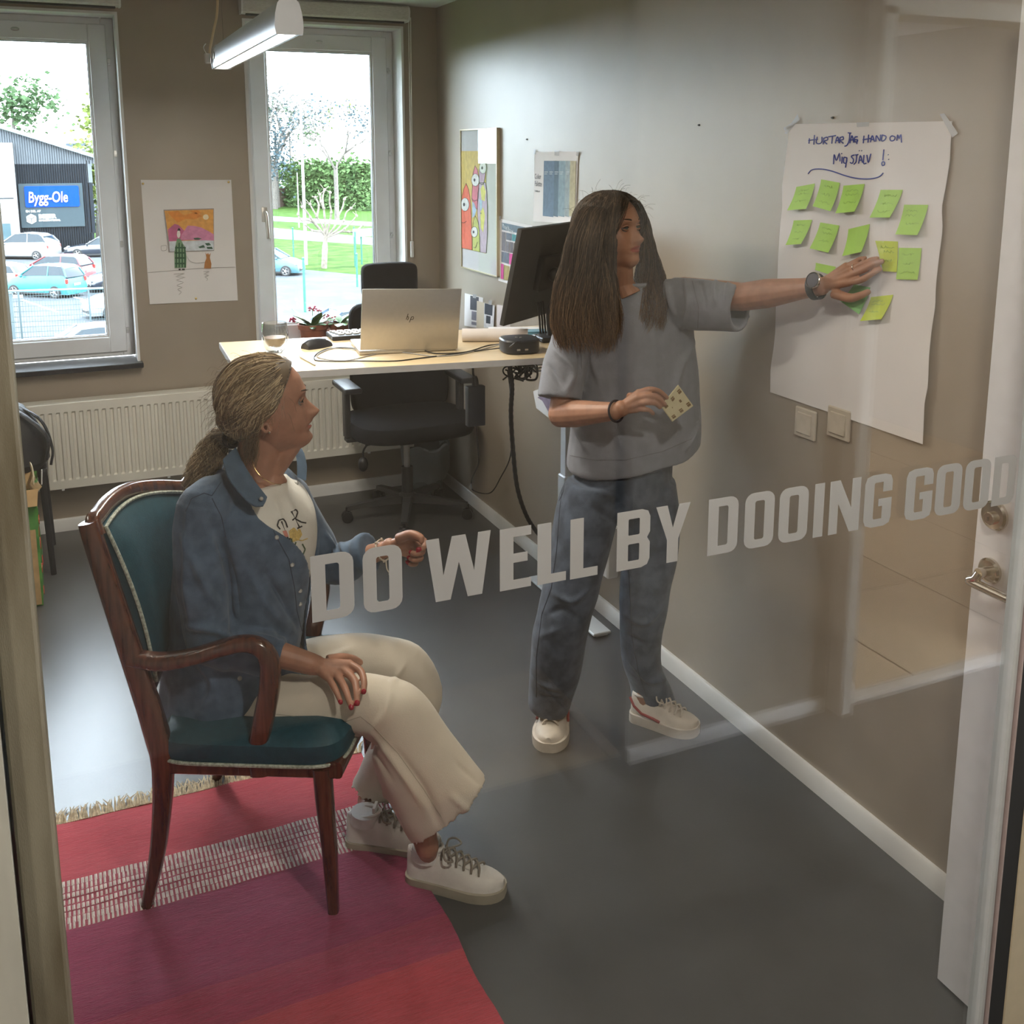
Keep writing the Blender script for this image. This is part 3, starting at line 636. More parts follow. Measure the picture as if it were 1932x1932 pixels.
# reflection of two corridor switches, modelled as solid plates on the wall below the sheet
for u0, lab in ((1500, 'reflection of a white square switch built as a solid plate, farther from the glass, under the flip chart sheet'), (1563, 'reflection of a white square switch built as a solid plate, nearer to the glass, under the flip chart sheet')):
    a = AX(u0, 770, WX); c = AX(u0+46, 828, WX); r = thing('reflected_switch', lab, 'switch', ((a+c)/2), 0, 'reflected switches under the sheet')
    cy, cz = (a.y+c.y)/2, (a.z+c.z)/2
    b = MB(); b.box((WX-0.005, cy, cz), (0.010, 0.084, 0.084), bev=0.003); b.build('switch_frame', mat('switch_beige', (0.50, 0.44, 0.36), rough=0.4), r)
    b = MB(); b.box((WX-0.011, cy, cz), (0.006, 0.058, 0.058), bev=0.002, R=Matrix.Rotation(0.05, 3, 'Y')); b.build('rocker', mat('switch_beige', (0.5, 0.44, 0.36)), r)

# ------------------------------------------------------------------ desk
DZ = 1.10; M_oak = mat('pale_oak', (0.60, 0.47, 0.29), rough=0.38, var=0.07, scale=5, stretch=(1.2, 14, 8), spec=0.5)
M_edge = mat('desk_edge', (0.50, 0.49, 0.48), rough=0.5, var=0.03)
dl, dn, dr_, df = AZ(414, 646, DZ), AZ(452, 706, DZ), AZ(1017, 675, DZ), V(0, 0, 0)
ex = (dr_-dn).normalized(); ey = V(-ex.y, ex.x, 0)
wdt = (WX-0.115-dn.x)/ex.x; dep = 0.68
cor = [dn, dn+ex*wdt, dn+ex*wdt+ey*dep*0.93, dl]
r = thing('standing_desk', 'height-adjustable desk with pale wooden top on white T-shaped legs', 'desk', (1.2, 3.5, 0))
b = MB(); b.poly3([p+V(0, 0, -0.022) for p in cor], (0, 0, 1), 0.022); b.build('desk_top', M_oak, r, bevel=0.0015)
b = MB(); q = [dn-ey*0.0015-ex*0.0015, cor[1]-ey*0.0015, cor[2]+ey*0.0015, dl+ey*0.0015-ex*0.0015]
for p0_, p1_ in ((q[0], q[1]), (q[3], q[0])):
    d_ = (p1_-p0_); b.poly3([p0_+V(0, 0, -0.0225), p1_+V(0, 0, -0.0225), p1_+V(0, 0, -0.001), p0_+V(0, 0, -0.001)], V(d_.y, -d_.x, 0).normalized()*-1, 0.0014)
b.build('edge_band', M_edge, r, flat=True)
M_wm = mat('white_metal', (0.66, 0.68, 0.70), rough=0.35, metal=0.1, var=0.02)
M_wires = mat('cable_black', (0.012, 0.012, 0.013), rough=0.5, var=0.1)
leg_c = V(1.765, 3.42, 0)
for nm, cx, cyy in (('leg', 1.765, 3.42), ('leg', 0.66, 3.60)):
    g = MB(); g.box((cx, cyy, 0.28), (0.066, 0.062, 0.54), bev=0.004); g.box((cx, cyy, 0.80), (0.052, 0.048, 0.54), bev=0.004); g.build(nm, M_wm, r)
    g = MB(); g.box((cx, cyy, 0.012), (0.075, 0.58, 0.012), bev=0.003)
    g.box((cx, cyy-0.27, 0.005), (0.05, 0.03, 0.008)); g.box((cx, cyy+0.27, 0.005), (0.05, 0.03, 0.008)); g.build('foot', M_wm, r)
    g = MB(); g.box((cx, cyy, 1.062), (0.05, 0.5, 0.03), bev=0.003); g.build('bracket', M_wm, r)
g = MB(); a_, c_ = V(0.66, 3.60, 1.05), V(1.765, 3.42, 1.05); g.tube([a_, c_], 0.024, 4); g.build('crossbar', M_wm, r)
g = MB()
for k in range(3):
    y0 = 3.20+0.05*k; g.tube([(1.50, y0+.03, 1.05), (1.52, y0+.03, 1.02), (1.80, y0, 1.02), (1.82, y0, 1.05)], 0.003, 6)
g.tube([(1.52, 3.22, 1.02), (1.52, 3.34, 1.02)], 0.003, 6); g.build('cable_tray', M_wm, r)

# ---- laptop, lid towards the camera
LB = AZ(678, 668, DZ+0.006); LBR = AZ(862, 658, DZ+0.006); lx = (LBR-LB).normalized(); wL = (LBR-LB).length; ly = V(-lx.y, lx.x, 0)
r = thing('laptop', 'open silver laptop with its lid back to the camera on the desk', 'laptop', (LB+LBR)/2+V(0, 0, -0.006))
b = MB(); b.box((LB+LBR)/2+ly*0.12+V(0, 0, 0.003), (wL, 0.235, 0.014), R=srot(lx, (0, 0, 1)), bev=0.003, seg=2); b.build('base', M_alu, r)
b = MB(); b.box((LB+LBR)/2+ly*0.09+V(0, 0, 0.011), (wL*0.86, 0.10, 0.002), R=srot(lx, (0, 0, 1))); kb_ = b.build('keyboard', M_black, r)
TLp, TRp = AZ(683, 553, DZ+0.252), AZ(877, 548, DZ+0.252)
lidt = ((TLp+TRp)/2-(LB+LBR)/2); lidt = lidt-lx*lidt.dot(lx)
hL = 0.219; ud = (V(0, 0, 1)*0.985-ly*0.17+lx*0.035).normalized(); lx = (lx-ud*lx.dot(ud)).normalized()
b = MB(); b.box((LB+LBR)/2+ud*(hL/2+0.008)+lx*0.002, (wL, hL, 0.006), R=Matrix((lx, ud, lx.cross(ud))).transposed(), bev=0.0025, seg=2); lid = b.build('lid', M_alu, r)
sn = lx.cross(ud); 
b = MB(); b.box((LB+LBR)/2+ud*(hL/2+0.010)-sn*0.0036, (wL-0.014, hL-0.02, 0.001), R=Matrix((lx, ud, sn)).transposed()); b.build('screen', mat('screen_dark', (0.02, 0.02, 0.025), rough=0.2), r)
lc = (LB+LBR)/2+ud*(hL*0.56)+sn*0.0034
b = MB()
for seg_ in ([(-8, 14), (-13, -4)], [(-12, 3), (-7, 5), (-6, 2), (-9, -6)], [(2, 4), (-3, -13)], [(2, 4), (8, 5), (9, 1), (7, -4), (0, -4)]):
    b.tube([lc+lx*(x*0.00115)+ud*(y*0.00115) for x, y in seg_], 0.0011, 4)
b.build('lid_emblem', mat('emblem_mirror', (0.10, 0.08, 0.05), rough=0.15, metal=0.9), r)

# ---- double-walled glass with coffee left in it
gp = AZ(520, 664, DZ); r = thing('drinking_glass', 'double-walled drinking glass with a little milky coffee on the desk corner', 'glass', gp)
M_tg = glass_mat('tumbler_glass', (0.86, 0.88, 0.88), 3.2)
outer = [(0.022, 0.001), (0.030, 0.006), (0.040, 0.022), (0.0455, 0.045), (0.0455, 0.075), (0.043, 0.098), (0.0418, 0.104)]
inner = [(0.0400, 0.103), (0.041, 0.095), (0.0415, 0.075), (0.040, 0.055), (0.034, 0.034), (0.022, 0.020), (0.001, 0.016)]
b = MB(); b.lathe(outer+inner, gp, 32, caps=False); b.lathe([(0.001, 0.001), (0.022, 0.001)], gp, 32, caps=False); b.build('tumbler', M_tg, r)
b = MB(); b.lathe([(0.001, 0.018), (0.021, 0.022), (0.033, 0.036), (0.0385, 0.052), (0.0385, 0.053), (0.001, 0.053)], gp, 28, caps=False); b.build('coffee', mat('milky_coffee', (0.30, 0.17, 0.10), rough=0.3, var=0.03), r)

# ---- mouse, stylus, keyboard
mp_ = AZ(598, 655, DZ); r = thing('computer_mouse', 'black wireless mouse left of the laptop', 'mouse', mp_, 0.5)
T = Matrix.Translation(mp_) @ Matrix.Rotation(0.45, 4, 'Z')
b = MB(T); rings = []
for k in range(9):
    t = k/8; x = -0.055+0.11*t; wd = 0.032*math.sin(math.pi*(0.16+0.68*t))**0.5; hh = 0.035*math.sin(math.pi*(0.10+0.72*(1-t)))**0.7
    rings.append([(x, wd*math.cos(a), max(0, hh*math.sin(a))) for a in [math.pi*j/10 for j in range(11)]]+[(x, wd*0.9*math.cos(a), 0.0) for a in (math.pi*1.2, math.pi*1.8)])
b.loft(rings); b.build('mouse_shell', mat('mouse_black', (0.016, 0.017, 0.02), rough=0.35), r)
b = MB(T); b.tube([(0.018, 0, 0.028), (0.040, 0, 0.022)], 0.004, 10); b.build('scroll_wheel', M_alu, r)
b = MB(); pts = [AZ(565, 671, DZ+0.005), AZ(596, 688, DZ+0.005)]; b.tube([pts[0], lerp(pts[0], pts[1], 0.06), lerp(pts[0], pts[1], 0.9), pts[1]], [0.003, 0.0045, 0.0045, 0.0028], 10)
r = tag(b.build('stylus_pen', mat('pen_white', (0.62, 0.62, 0.60), rough=0.4)), 'slim pale pen lying on the desk in front of the mouse', 'pen')
r = thing('keyboard', 'flat dark keyboard with pale keys mostly hidden behind the laptop', 'keyboard', AZ(655, 636, DZ))
ka, kc = AZ(628, 640, DZ), AZ(690, 636, DZ); kx = (kc-ka).normalized(); ky = V(-kx.y, kx.x, 0)
b = MB(); b.box(ka+kx*0.20+ky*0.02+V(0, 0, 0.009), (0.42, 0.125, 0.016), R=srot(kx, (0, 0, 1)), bev=0.003); b.build('keyboard_body', M_black, r)
M_key = mat('key_pale', (0.45, 0.46, 0.46), rough=0.5)
kmesh = None
for i in range(12):
    for j in range(4):
        pos = ka+kx*(0.012+0.0285*i+0.006*j)+ky*(0.065-0.024*j)+V(0, 0, 0.019)
        if kmesh is None:
            b = MB(); b.box(pos, (0.023, 0.019, 0.005), R=srot(kx, (0, 0, 1)), bev=0.0015); kmesh = b.build('key', M_key, r); kpos = pos
        else:
            o = kmesh.copy(); col.objects.link(o); o.parent = r; o.location = pos-kpos

# ---- monitor seen from behind, turned towards the wall end of the desk
m0, m1, m2, m3 = (985, 434), (1082, 411), (1052, 598), (950, 615)
A_ = AZ(950, 616, DZ+0.075)
def mon(u, v, plane_p, plane_n): return APL(u, v, plane_p, plane_n)
mx = V(0.80, 0.60, 0.0).normalized(); mu = V(0.10, 0.10, 0.99); mu = (mu-mx*mu.dot(mx)).normalized(); mn = mx.cross(mu)
def m_up(s_): return V(.6*s_, -.8*s_, math.sqrt(1-s_*s_))
best = None
for k in range(60):
    s_ = k*0.008; p_ = A_+m_up(s_)*0.30; q_ = p_-CAM; u_ = CX+F*q_.dot(RT)/q_.dot(FW); v_ = CY-F*q_.dot(UP)/q_.dot(FW)
    q0 = A_-CAM; u0 = CX+F*q0.dot(RT)/q0.dot(FW); v0 = CY-F*q0.dot(UP)/q0.dot(FW); e_ = abs((u_-u0)/(v0-v_)-35/182)
    if best is None or e_ < best[0]: best = (e_, s_, 0.30*182/(v0-v_))
mu = m_up(best[1]); mh = best[2]; mn = mx.cross(mu).normalized()
mw = min(0.56, (WX-0.03-A_.x)/mx.x)
r = thing('monitor', 'large black monitor seen from behind, tilted on the desk behind the standing person', 'monitor', V(1.60, 3.50, DZ))
mR = Matrix((mx, mu, mn)).transposed(); mc = A_+mx*(mw/2)+mu*(mh/2)
b = MB(); b.box(mc-mn*0.009, (mw, mh, 0.018), R=mR, bev=0.003, seg=2); b.build('monitor_back', mat('monitor_black', (0.020, 0.020, 0.020), rough=0.55, var=0.05), r)
b = MB(); b.box(mc-mn*0.019, (mw-0.012, mh-0.014, 0.003), R=mR); b.build('monitor_screen', mat('screen_dark', (0.02, 0.02, 0.025)), r)
b = MB(); q = mc+mn*0.012+mu*0.0; b.box(q, (0.15, 0.13, 0.03), R=mR, bev=0.008, seg=2); b.ball(q+mn*0.03, 0.028)
b.tube(spline([q+mn*0.02, q+mn*0.075+V(0, 0, -0.03), (q.x-0.01, q.y-0.055, DZ+0.12), (q.x-0.01, q.y-0.055, DZ+0.02)]), 0.017, 12); b.build('monitor_arm', M_black, r)
b = MB(); b.box((q.x-0.01, q.y-0.055, DZ+0.010), (0.12, 0.10, 0.018), bev=0.004); b.build('clamp', M_black, r)
b = MB()
for k in range(3):
    o_ = mx*(0.02*k-0.05); s_ = mc-mu*(mh*0.30)+mn*0.02+o_
    b.tube(spline([s_, s_+mn*0.02-mu*0.06, s_+mn*0.03-mu*0.13+mx*0.03, V(s_.x+0.06, s_.y-0.01, DZ+0.03), V(s_.x+0.13, s_.y-0.03, DZ+0.012)]), 0.004, 8)
b.build('monitor_cable', M_wires, r)

# ---- small desk things
bc = (AZ(952, 667, DZ)+AZ(1022, 669, DZ))/2
r = thing('docking_station', 'squat black rounded box with cables on the front edge of the desk', 'docking station', bc+ey*0.05)
b = MB(T=Matrix.Translation(bc+ey*0.05) @ Matrix.Rotation(math.atan2(ex.y, ex.x), 4, 'Z'))
def rsq(s, z, p=3.2, n=28): return [(s*math.copysign(abs(math.cos(t))**(2/p), math.cos(t)), s*math.copysign(abs(math.sin(t))**(2/p), math.sin(t)), z) for t in [2*math.pi*k/n for k in range(n)]]
b.loft([rsq(.062, 0.002), rsq(.066, 0.006), rsq(.066, 0.044), rsq(.062, 0.049), rsq(.03, 0.050)]); b.build('dock_case', mat('dock_black', (0.014, 0.015, 0.018), rough=0.4), r)
b = MB(); cc = bc+ey*0.05+V(0, 0, 0.0505)
for seg_ in ([(-5, 5), (-7, -3)], [(-6, 1), (-3, 2), (-4, -3)], [(1, 1), (-1, -6)], [(1, 1), (4, 1), (3, -3), (0, -3)]): b.tube([cc+ex*(x*0.0022)+ey*(y*0.0022) for x, y in seg_], 0.0007, 4)
b.build('dock_emblem', M_alu, r)
for k in range(2):
    b = MB(); b.box(bc-ey*0.015+ex*(0.028*k-0.02)+V(0, 0, 0.018), (0.012, 0.003, 0.006)); b.build('port', M_alu, r)
ra, rb = AZ(872, 634, DZ+0.02), AZ(955, 634, DZ+0.02)
b = MB(); d_ = (rb-ra).normalized(); sd = V(-d_.y, d_.x, 0)
spi = [(0.022+0.0016*k/6)*1.0 for k in range(30)]
rings = []
for p in (ra, rb+d_*0.08):
    rg = [p+V(0, 0, 0.004)+(sd*math.cos(t)+V(0, 0, 1)*math.sin(t))*(0.024 if k < 22 else 0.0255) for k, t in enumerate([2*math.pi*k/24 for k in range(24)])]; rings.append(rg)
b.loft(rings); tag(b.build('paper_roll', mat('paper_warm', (0.66, 0.60, 0.57), rough=0.8, var=0.03)), 'rolled pale paper lying between the laptop and the monitor', 'paper roll')
for k, (u, v, c, nm, lab) in enumerate([(929, 640, (0.10, 0.03, 0.22), 'marker_cap', 'tiny purple marker cap beside the paper roll'), (936, 639, (0.62, 0.06, 0.03), 'marker_cap', 'tiny red marker cap beside the paper roll'), (945, 638, (0.65, 0.45, 0.35), 'marker_cap', 'tiny beige marker cap nearest the monitor')]):
    b = MB(); p = AZ(u, v, DZ+0.008); b.tube([p, p+V(0.002, 0.0, 0), p+V(0.016, 0.006, 0)], [0.005, 0.0075, 0.0075], 10); tag(b.build(nm, mat('cap_%d' % k, c, rough=0.35)), lab, 'marker cap')
p = AZ(1000, 632, DZ); b = MB(); b.box(p+V(0.02, 0, 0.006), (0.10, 0.07, 0.010), rz=-0.3, bev=0.002); b.box(p+V(0.02, 0, 0.014), (0.09, 0.06, 0.006), rz=-0.2, bev=0.002)
tag(b.build('notebook', mat('teal_book', (0.12, 0.28, 0.36), rough=0.5)), 'small teal notebook under the monitor', 'notebook')
p = AZ(965, 628, DZ); b = MB(); b.box(p+V(0.02, 0.02, 0.004), (0.20, 0.14, 0.006), rz=-0.4); tag(b.build('paper_stack', M_paper), 'loose white papers under the monitor', 'paper')
# cables on the desk
def cable(name, px, label, r=0.0022, m=None, z=DZ+0.0025, cat='cable'):
    b = MB(); b.tube(spline([AZ(u, v, z+dz) for u, v, dz in px], 5), r, 7); return tag(b.build(name, m or M_wires), label, cat)
cable('power_cable', [(683, 659, 0.004), (650, 656, 0.002), (618, 658, 0), (597, 668, 0), (593, 676, 0), (605, 681, 0), (680, 681, 0), (745, 681, 0), (790, 676, 0), (840, 670, 0), (900, 662, 0), (950, 656, 0.01)], 'thin black cable looping in front of the laptop')
cable('charging_cable', [(683, 661, 0.004), (660, 658, 0), (630, 657, 0), (608, 664, 0), (598, 672, 0), (615, 678, 0), (655, 680, 0), (700, 670, 0), (730, 664, 0), (770, 666, 0), (820, 672, 0), (870, 668, 0), (925, 655, 0), (952, 648, 0.01)], 'second thin cable crossing the desk towards the dock', m=mat('cable_grey', (0.30, 0.29, 0.27), rough=0.5))
cable('video_cable', [(800, 661, 0.002), (812, 665, 0.002), (830, 667, 0), (880, 664, 0), (920, 652, 0), (955, 648, 0.012)], 'short black cable behind the laptop corner')
cable('monitor_lead', [(945, 652, 0), (965, 640, 0), (985, 632, 0), (1005, 628, 0), (1030, 622, 0.01)], 'black lead running from the dock towards the monitor', 0.003)
cable('monitor_lead', [(962, 655, 0.03), (975, 646, 0.05), (1000, 640, 0.02), (1020, 628, 0.01)], 'black lead arching over the dock', 0.003)

# ---- power brick hanging under the desk, with its cords
yb0 = 3.18
def hang(u, v, y=yb0): return AY(u, v, y)
r = thing('power_adapter', 'black power brick hanging by its cord under the desk edge', 'power adapter', hang(897, 800))
a, c = hang(880, 729), hang(913, 801); b = MB(); b.box((a+c)/2, (abs(c.x-a.x), 0.032, abs(a.z-c.z)), bev=0.005, seg=2); b.build('adapter_body', mat('adapter_black', (0.012, 0.014, 0.018), rough=0.35), r)
b = MB(); b.tube(spline([hang(892, 692), hang(893, 706), hang(896, 712)]), 0.004, 8); b.tube([hang(895, 710), hang(896, 716), hang(897, 728)], [0.008, 0.011, 0.012], 10); b.build('adapter_plug', M_wires, r)
b = MB(); b.tube(spline([hang(898, 800), hang(903, 860, 3.3), hang(901, 880, 3.5), hang(890, 905, 4.1), hang(893, 925, 4.1), AX(925, 930, WX-0.06), AX(945, 900, WX-0.05), AX(963, 860, WX-0.05), AX(966, 800, WX-0.05), hang(963, 740, 3.3), hang(958, 700, 3.3)]), 0.003, 7); b.build('adapter_cord', M_wires, r)
# braided cable sock from the tray to the floor
pts = [hang(962, 690, 3.2), hang(966, 730, 3.22), hang(964, 780, 3.25), hang(968, 850, 3.3), hang(976, 920, 3.4), hang(992, 970, 3.45), hang(1010, 1000, 3.45), hang(1035, 1030, 3.43), hang(1050, 1045, 3.42)]
b = MB(); sp = spline(pts, 10); b.tube(sp, [0.0075+0.0016*(k % 2) for k in range(len(sp))], 10, caps=True); tag(b.build('cable_sock', M_wires), 'braided black cable sock hanging from the desk to the floor', 'cable')
b = MB(); rnd = random.Random(5)
for k in range(11):
    c0_ = hang(978+rnd.uniform(-14, 18), 700+rnd.uniform(-8, 6), 3.2); pts = [c0_+V(rnd.uniform(-.035, .06), rnd.uniform(-.02, .03), rnd.uniform(-.030, .03)) for _ in range(5)]
    b.tube(spline(pts, 5), 0.003, 6)
b.tube(spline([hang(990, 690, 3.15), hang(1006, 690, 3.15), hang(1014, 703, 3.15), hang(1010, 716, 3.15), hang(994, 716, 3.15), hang(993, 708, 3.15)]), 0.004, 8)
tag(b.build('cable_tangle', M_wires), 'tangle of black cables under the desk edge', 'cable')['kind'] = 'stuff'
# power strip and plugs low on the desk leg
p = AX(1152, 1040, 1.80); r = thing('power_strip', 'white socket strip with two black plugs on the desk leg behind the knees', 'power strip', p)
b = MB(); b.box(p, (0.05, 0.045, 0.20), bev=0.006); b.build('strip_body', M_white, r)
for dz in (-0.045, 0.035):
    b = MB(); b.tube(spline([p+V(-0.026, 0.0, dz), p+V(-0.05, 0.02, dz), p+V(-0.06, 0.10, dz-0.02), p+V(-0.05, 0.22, dz-0.05)]), 0.007, 8); b.build('plug', M_wires, r)

# ---- potted plants on the sill
def pot(u, v, label, flower, s):
    p = AY(u, v, FY+0.02); p.z = ZB+0.024; r = thing('potted_plant', label, 'plant', p, 0, 'potted plants on the window sill')
    R0 = s*0.62; h = 0.120; b = MB(); b.lathe([(R0*0.72, 0), (R0*0.92, h-0.028), (R0*0.95, h-0.026), (R0*1.02, h-0.025), (R0*1.05, h), (R0*0.95, h), (R0*0.9, h-0.02), (0.001, h-0.02)], p, 28, caps=False)
    b.lathe([(0.001, 0.0), (R0*0.72, 0)], p, 28, caps=False); b.build('pot', mat('terracotta', (0.36, 0.12, 0.07), rough=0.8, var=0.12, scale=20), r)
    b = MB(); b.lathe([(0.001, h-0.018), (R0*0.92, h-0.019)], p, 20, caps=False); b.build('soil', mat('soil', (0.03, 0.02, 0.015), rough=1.0, var=0.4, scale=120), r)
    rnd = random.Random(int(u)); mg = mat('leaf_green', (0.06, 0.17, 0.035), rough=0.45, var=0.35, scale=20, c2=(0.16, 0.30, 0.08))
    for k in range(13):
        a = k*2.4+rnd.uniform(-.3, .3); L = rnd.uniform(0.06, 0.095)*s/0.07; el = rnd.uniform(0.25, 0.95)
        d_ = V(math.cos(a)*math.cos(el), math.sin(a)*math.cos(el), math.sin(el)); sd = V(-math.sin(a), math.cos(a), 0); b = MB(); rings = []
        for i in range(6):
            t = i/5; c_ = p+V(0, 0, h-0.015)+d_*(L*t)+V(0, 0, -0.03*t*t); wv = 0.028*math.sin(math.pi*min(1, 0.12+0.85*t))
            nn = d_.cross(sd); rings.append([c_+sd*wv, c_+nn*0.004, c_-sd*wv, c_+nn*0.0015])
        b.loft(rings); b.build('leaf', mg, r)
    if flower:
        b = MB(); mp2 = mat('flower_pink', (0.50, 0.05, 0.12), rough=0.6, var=0.3, scale=90)
        st = MB()
        for (du, dv, n_) in ((-42, -6, 14), (-2, -28, 10), (12, -26, 8), (24, -14, 8), (38, -8, 8)):
            q = AY(u+du*0.95, v-8+dv, FY+0.0+0.01); st.tube(spline([p+V(0, 0, h-0.01), lerp(p, q, 0.5)+V(0, 0, 0.05), q]), 0.0015, 5)
            for _ in range(n_): b.ball(q+V(rnd.uniform(-.018, .018), rnd.uniform(-.012, .012), rnd.uniform(-.012, .012)), 0.0055, 7, 5, sc=(1.2, 1, 0.8))
        st.build('flower_stems', mg, r); o = b.build('blossom', mp2, r); o['kind'] = 'stuff'
    return r
pot(591, 618, 'terracotta pot of a pink-flowering plant on the sill behind the mouse', True, 0.122)
pot(643, 616, 'smaller terracotta pot of green leaves on the sill, half behind the chair back', False, 0.10)

# ---- office chair behind the desk
oc = V(1.49, 4.66, 0); r = thing('office_chair', 'black fabric office chair on castors behind the desk', 'chair', oc)
M_fab = mat('chair_fabric', (0.012, 0.012, 0.014), rough=0.95, var=0.2, scale=80, bump=0.4, bscale=600, spec=0.15)
M_pl = mat('chair_plastic', (0.03, 0.03, 0.03), rough=0.45, var=0.1)
def cushion(name, cx, cy, cz, wx, wz, th, tilt=0.0, bow=0.02, axis='v', p=4.0, nx=16):
    b = MB(); rings = []
    n = 40
    for k, (s, o_) in enumerate(((0.90, -0.5), (0.97, -0.42), (1.0, -0.2), (1.0, 0.2), (0.97, 0.42), (0.90, 0.5), (0.6, 0.56), (0.2, 0.57))):
        rg = []
        for j in range(n):
            t = 2*math.pi*j/n; x = 0.5*wx*s*math.copysign(abs(math.cos(t))**(2/p), math.cos(t)); z = 0.5*wz*s*math.copysign(abs(math.sin(t))**(2/p), math.sin(t))
            y = -o_*th+bow*(x/(0.5*wx))**2*-1
            if axis == 'v': P_ = V(x, y, z); P_ = Matrix.Rotation(tilt, 3, 'X') @ P_
            else: P_ = V(x, z, -y-bow*0+0.0); P_ = Matrix.Rotation(tilt, 3, 'X') @ P_
            rg.append(P_+V(cx, cy, cz))
        rings.append(rg)
    rings.insert(0, [lerp(q, sum(rings[0], Vector())/n, 0.6) for q in rings[0]])
    b.loft(rings); return b.build(name, M_fab, r)
by = 4.90
def yx(u, v, y=by): return AY(u, v, y)
ht, hb, hl, hr = yx(730, 499), yx(730, 556), yx(679, 530), yx(783, 530)
cushion('headrest', (hl.x+hr.x)/2, by, (ht.z+hb.z)/2, hr.x-hl.x, ht.z-hb.z+.02, 0.06, bow=0.03, p=6.5)
bt, bb_, bL, bR = yx(740, 566), yx(745, 768), yx(651, 640), yx(833, 640)
cushion('backrest', (bL.x+bR.x)/2, by-0.03, (bt.z+bb_.z)/2, bR.x-bL.x, bt.z-bb_.z, 0.07, bow=0.05, p=9.0)
sl, sr, sf, sb = AY(657, 800, 4.62), AY(880, 800, 4.62), AY(765, 834, 4.40), AY(765, 765, 4.8)
cushion('seat', (sl.x+sr.x)/2, 4.62, (sf.z+0.03), sr.x-sl.x, 0.50, 0.085, axis='h', tilt=0.0, bow=0.0, p=3.4)
sx_, sz_ = (sl.x+sr.x)/2, sf.z-0.02
b = MB(); b.box((sx_, 4.95, 0.85), (0.06, 0.02, 0.75), bev=0.005); b.box((sx_, 4.80, sz_-0.03), (0.07, 0.32, 0.03), bev=0.006); b.build('spine', M_pl, r)
b = MB(); b.cyl((sx_, oc.y, 0.12), (sx_, oc.y, 0.26), 0.028); b.build('gas_lift_sleeve', M_pl, r)
b = MB(); b.cyl((sx_, oc.y, 0.24), (sx_, oc.y, 0.40), 0.015); b.build('gas_lift', M_lock, r)
b = MB(); b.box((sx_, oc.y, 0.42), (0.14, 0.20, 0.05), bev=0.01); b.tube([(sx_-0.06, oc.y-0.02, 0.42), (sx_-0.22, oc.y-0.04, 0.405)], 0.008, 8); b.build('tilt_mechanism', M_pl, r)
b = MB(); b.ball((sx_-0.25, oc.y-0.10, 0.33), 0.024, sc=(1, 1, 1.5)); b.tube(spline([(sx_-0.25, oc.y-0.10, 0.36), (sx_-0.245, oc.y-0.10, 0.40), (sx_-0.20, oc.y-0.06, 0.43)]), 0.005, 8); b.build('lumbar_pump', M_black, r)
for s_ in (-1, 1):
    xx = AY(655, 750, 4.6).x if s_ < 0 else AY(870, 750, 4.6).x
    b = MB(); b.box((xx, 4.62, sz_+0.13), (0.028, 0.05, 0.24), bev=0.005); b.box((xx-s_*0.05, 4.62, sz_-0.00), (0.12, 0.05, 0.022), bev=0.005)
    b.build('arm_post', M_pl, r)
    b = MB(); b.box((xx, 4.60, sz_+0.262), (0.085, 0.24, 0.028), bev=0.012, seg=3); b.build('arm_pad', M_black, r)
b = MB(); b.lathe([(0.03, 0.075), (0.045, 0.085), (0.045, 0.115), (0.03, 0.13), (0.001, 0.13)], (sx_, oc.y, 0), 20, caps=True); b.build('hub', M_pl, r)
for k, (u, v) in enumerate(((652, 985), (880, 978), (764, 1010), (850, 925), (700, 935))):
    e = AZ(u, v, 0.0); d_ = V(e.x-sx_, e.y-oc.y, 0).normalized(); e = V(sx_, oc.y, 0)+d_*0.30
    sdv = V(-d_.y, d_.x, 0); b = MB()
    b.loft([[q+sdv*w_+V(0, 0, z_) for w_, z_ in ((-ww, h0), (ww, h0), (ww*0.8, h1), (-ww*0.8, h1))] for q, ww, h0, h1 in ((V(sx_, oc.y, 0)+d_*0.03, 0.026, 0.08, 0.118), (V(sx_, oc.y, 0)+d_*0.18, 0.021, 0.075, 0.10), (e, 0.017, 0.062, 0.082))])
    b.build('base_arm', M_pl, r)
    b = MB()
    for s_ in (-1, 1): b.lathe([(0.020, -0.009), (0.027, -0.008), (0.027, 0.008), (0.020, 0.009)], e+sdv*0.015*s_+V(0, 0, 0.027), 18, axis=sdv)
    b.tube([e+V(0, 0, 0.03), e+V(0, 0, 0.075)], 0.008, 8); b.ball(e+V(0, 0, 0.040), 0.018, sc=(1, 1, 1)); b.build('castor', M_black, r)

# ---- waste bin with a clear bag
bp = V(1.715, 4.98, 0); r = thing('waste_bin', 'waste bin lined with a clear plastic bag in the corner', 'bin', bp)
b = MB(); prof = [(0.085, 0.004), (0.105, 0.22), (0.122, 0.262), (0.118, 0.264), (0.10, 0.22), (0.082, 0.01), (0.001, 0.008)]
b.lathe([(0.001, 0.002), (0.085, 0.002)]+prof, bp, 28, caps=False); b.build('bin_body', mat('bin_grey', (0.10, 0.12, 0.13), rough=0.5), r)
b = MB(); rnd = random.Random(2); rings = []
for rr_, z_ in ((0.100, 0.20), (0.122, 0.272), (0.130, 0.262), (0.128, 0.20), (0.122, 0.14), (0.105, 0.09), (0.075, 0.05)):
    rings.append([bp+V((rr_+0.006*math.sin(7*t+z_*30)+rnd.uniform(-.003, .003))*math.cos(t), (rr_+0.006*math.cos(9*t+z_*22))*math.sin(t), z_+0.012*math.sin(5*t)) for t in [2*math.pi*k/44 for k in range(44)]])
b.loft(rings, caps=False); b.build('bin_bag', veil_mat('clear_bag', (0.55, 0.60, 0.64), 0.42, transl=0.4), r)

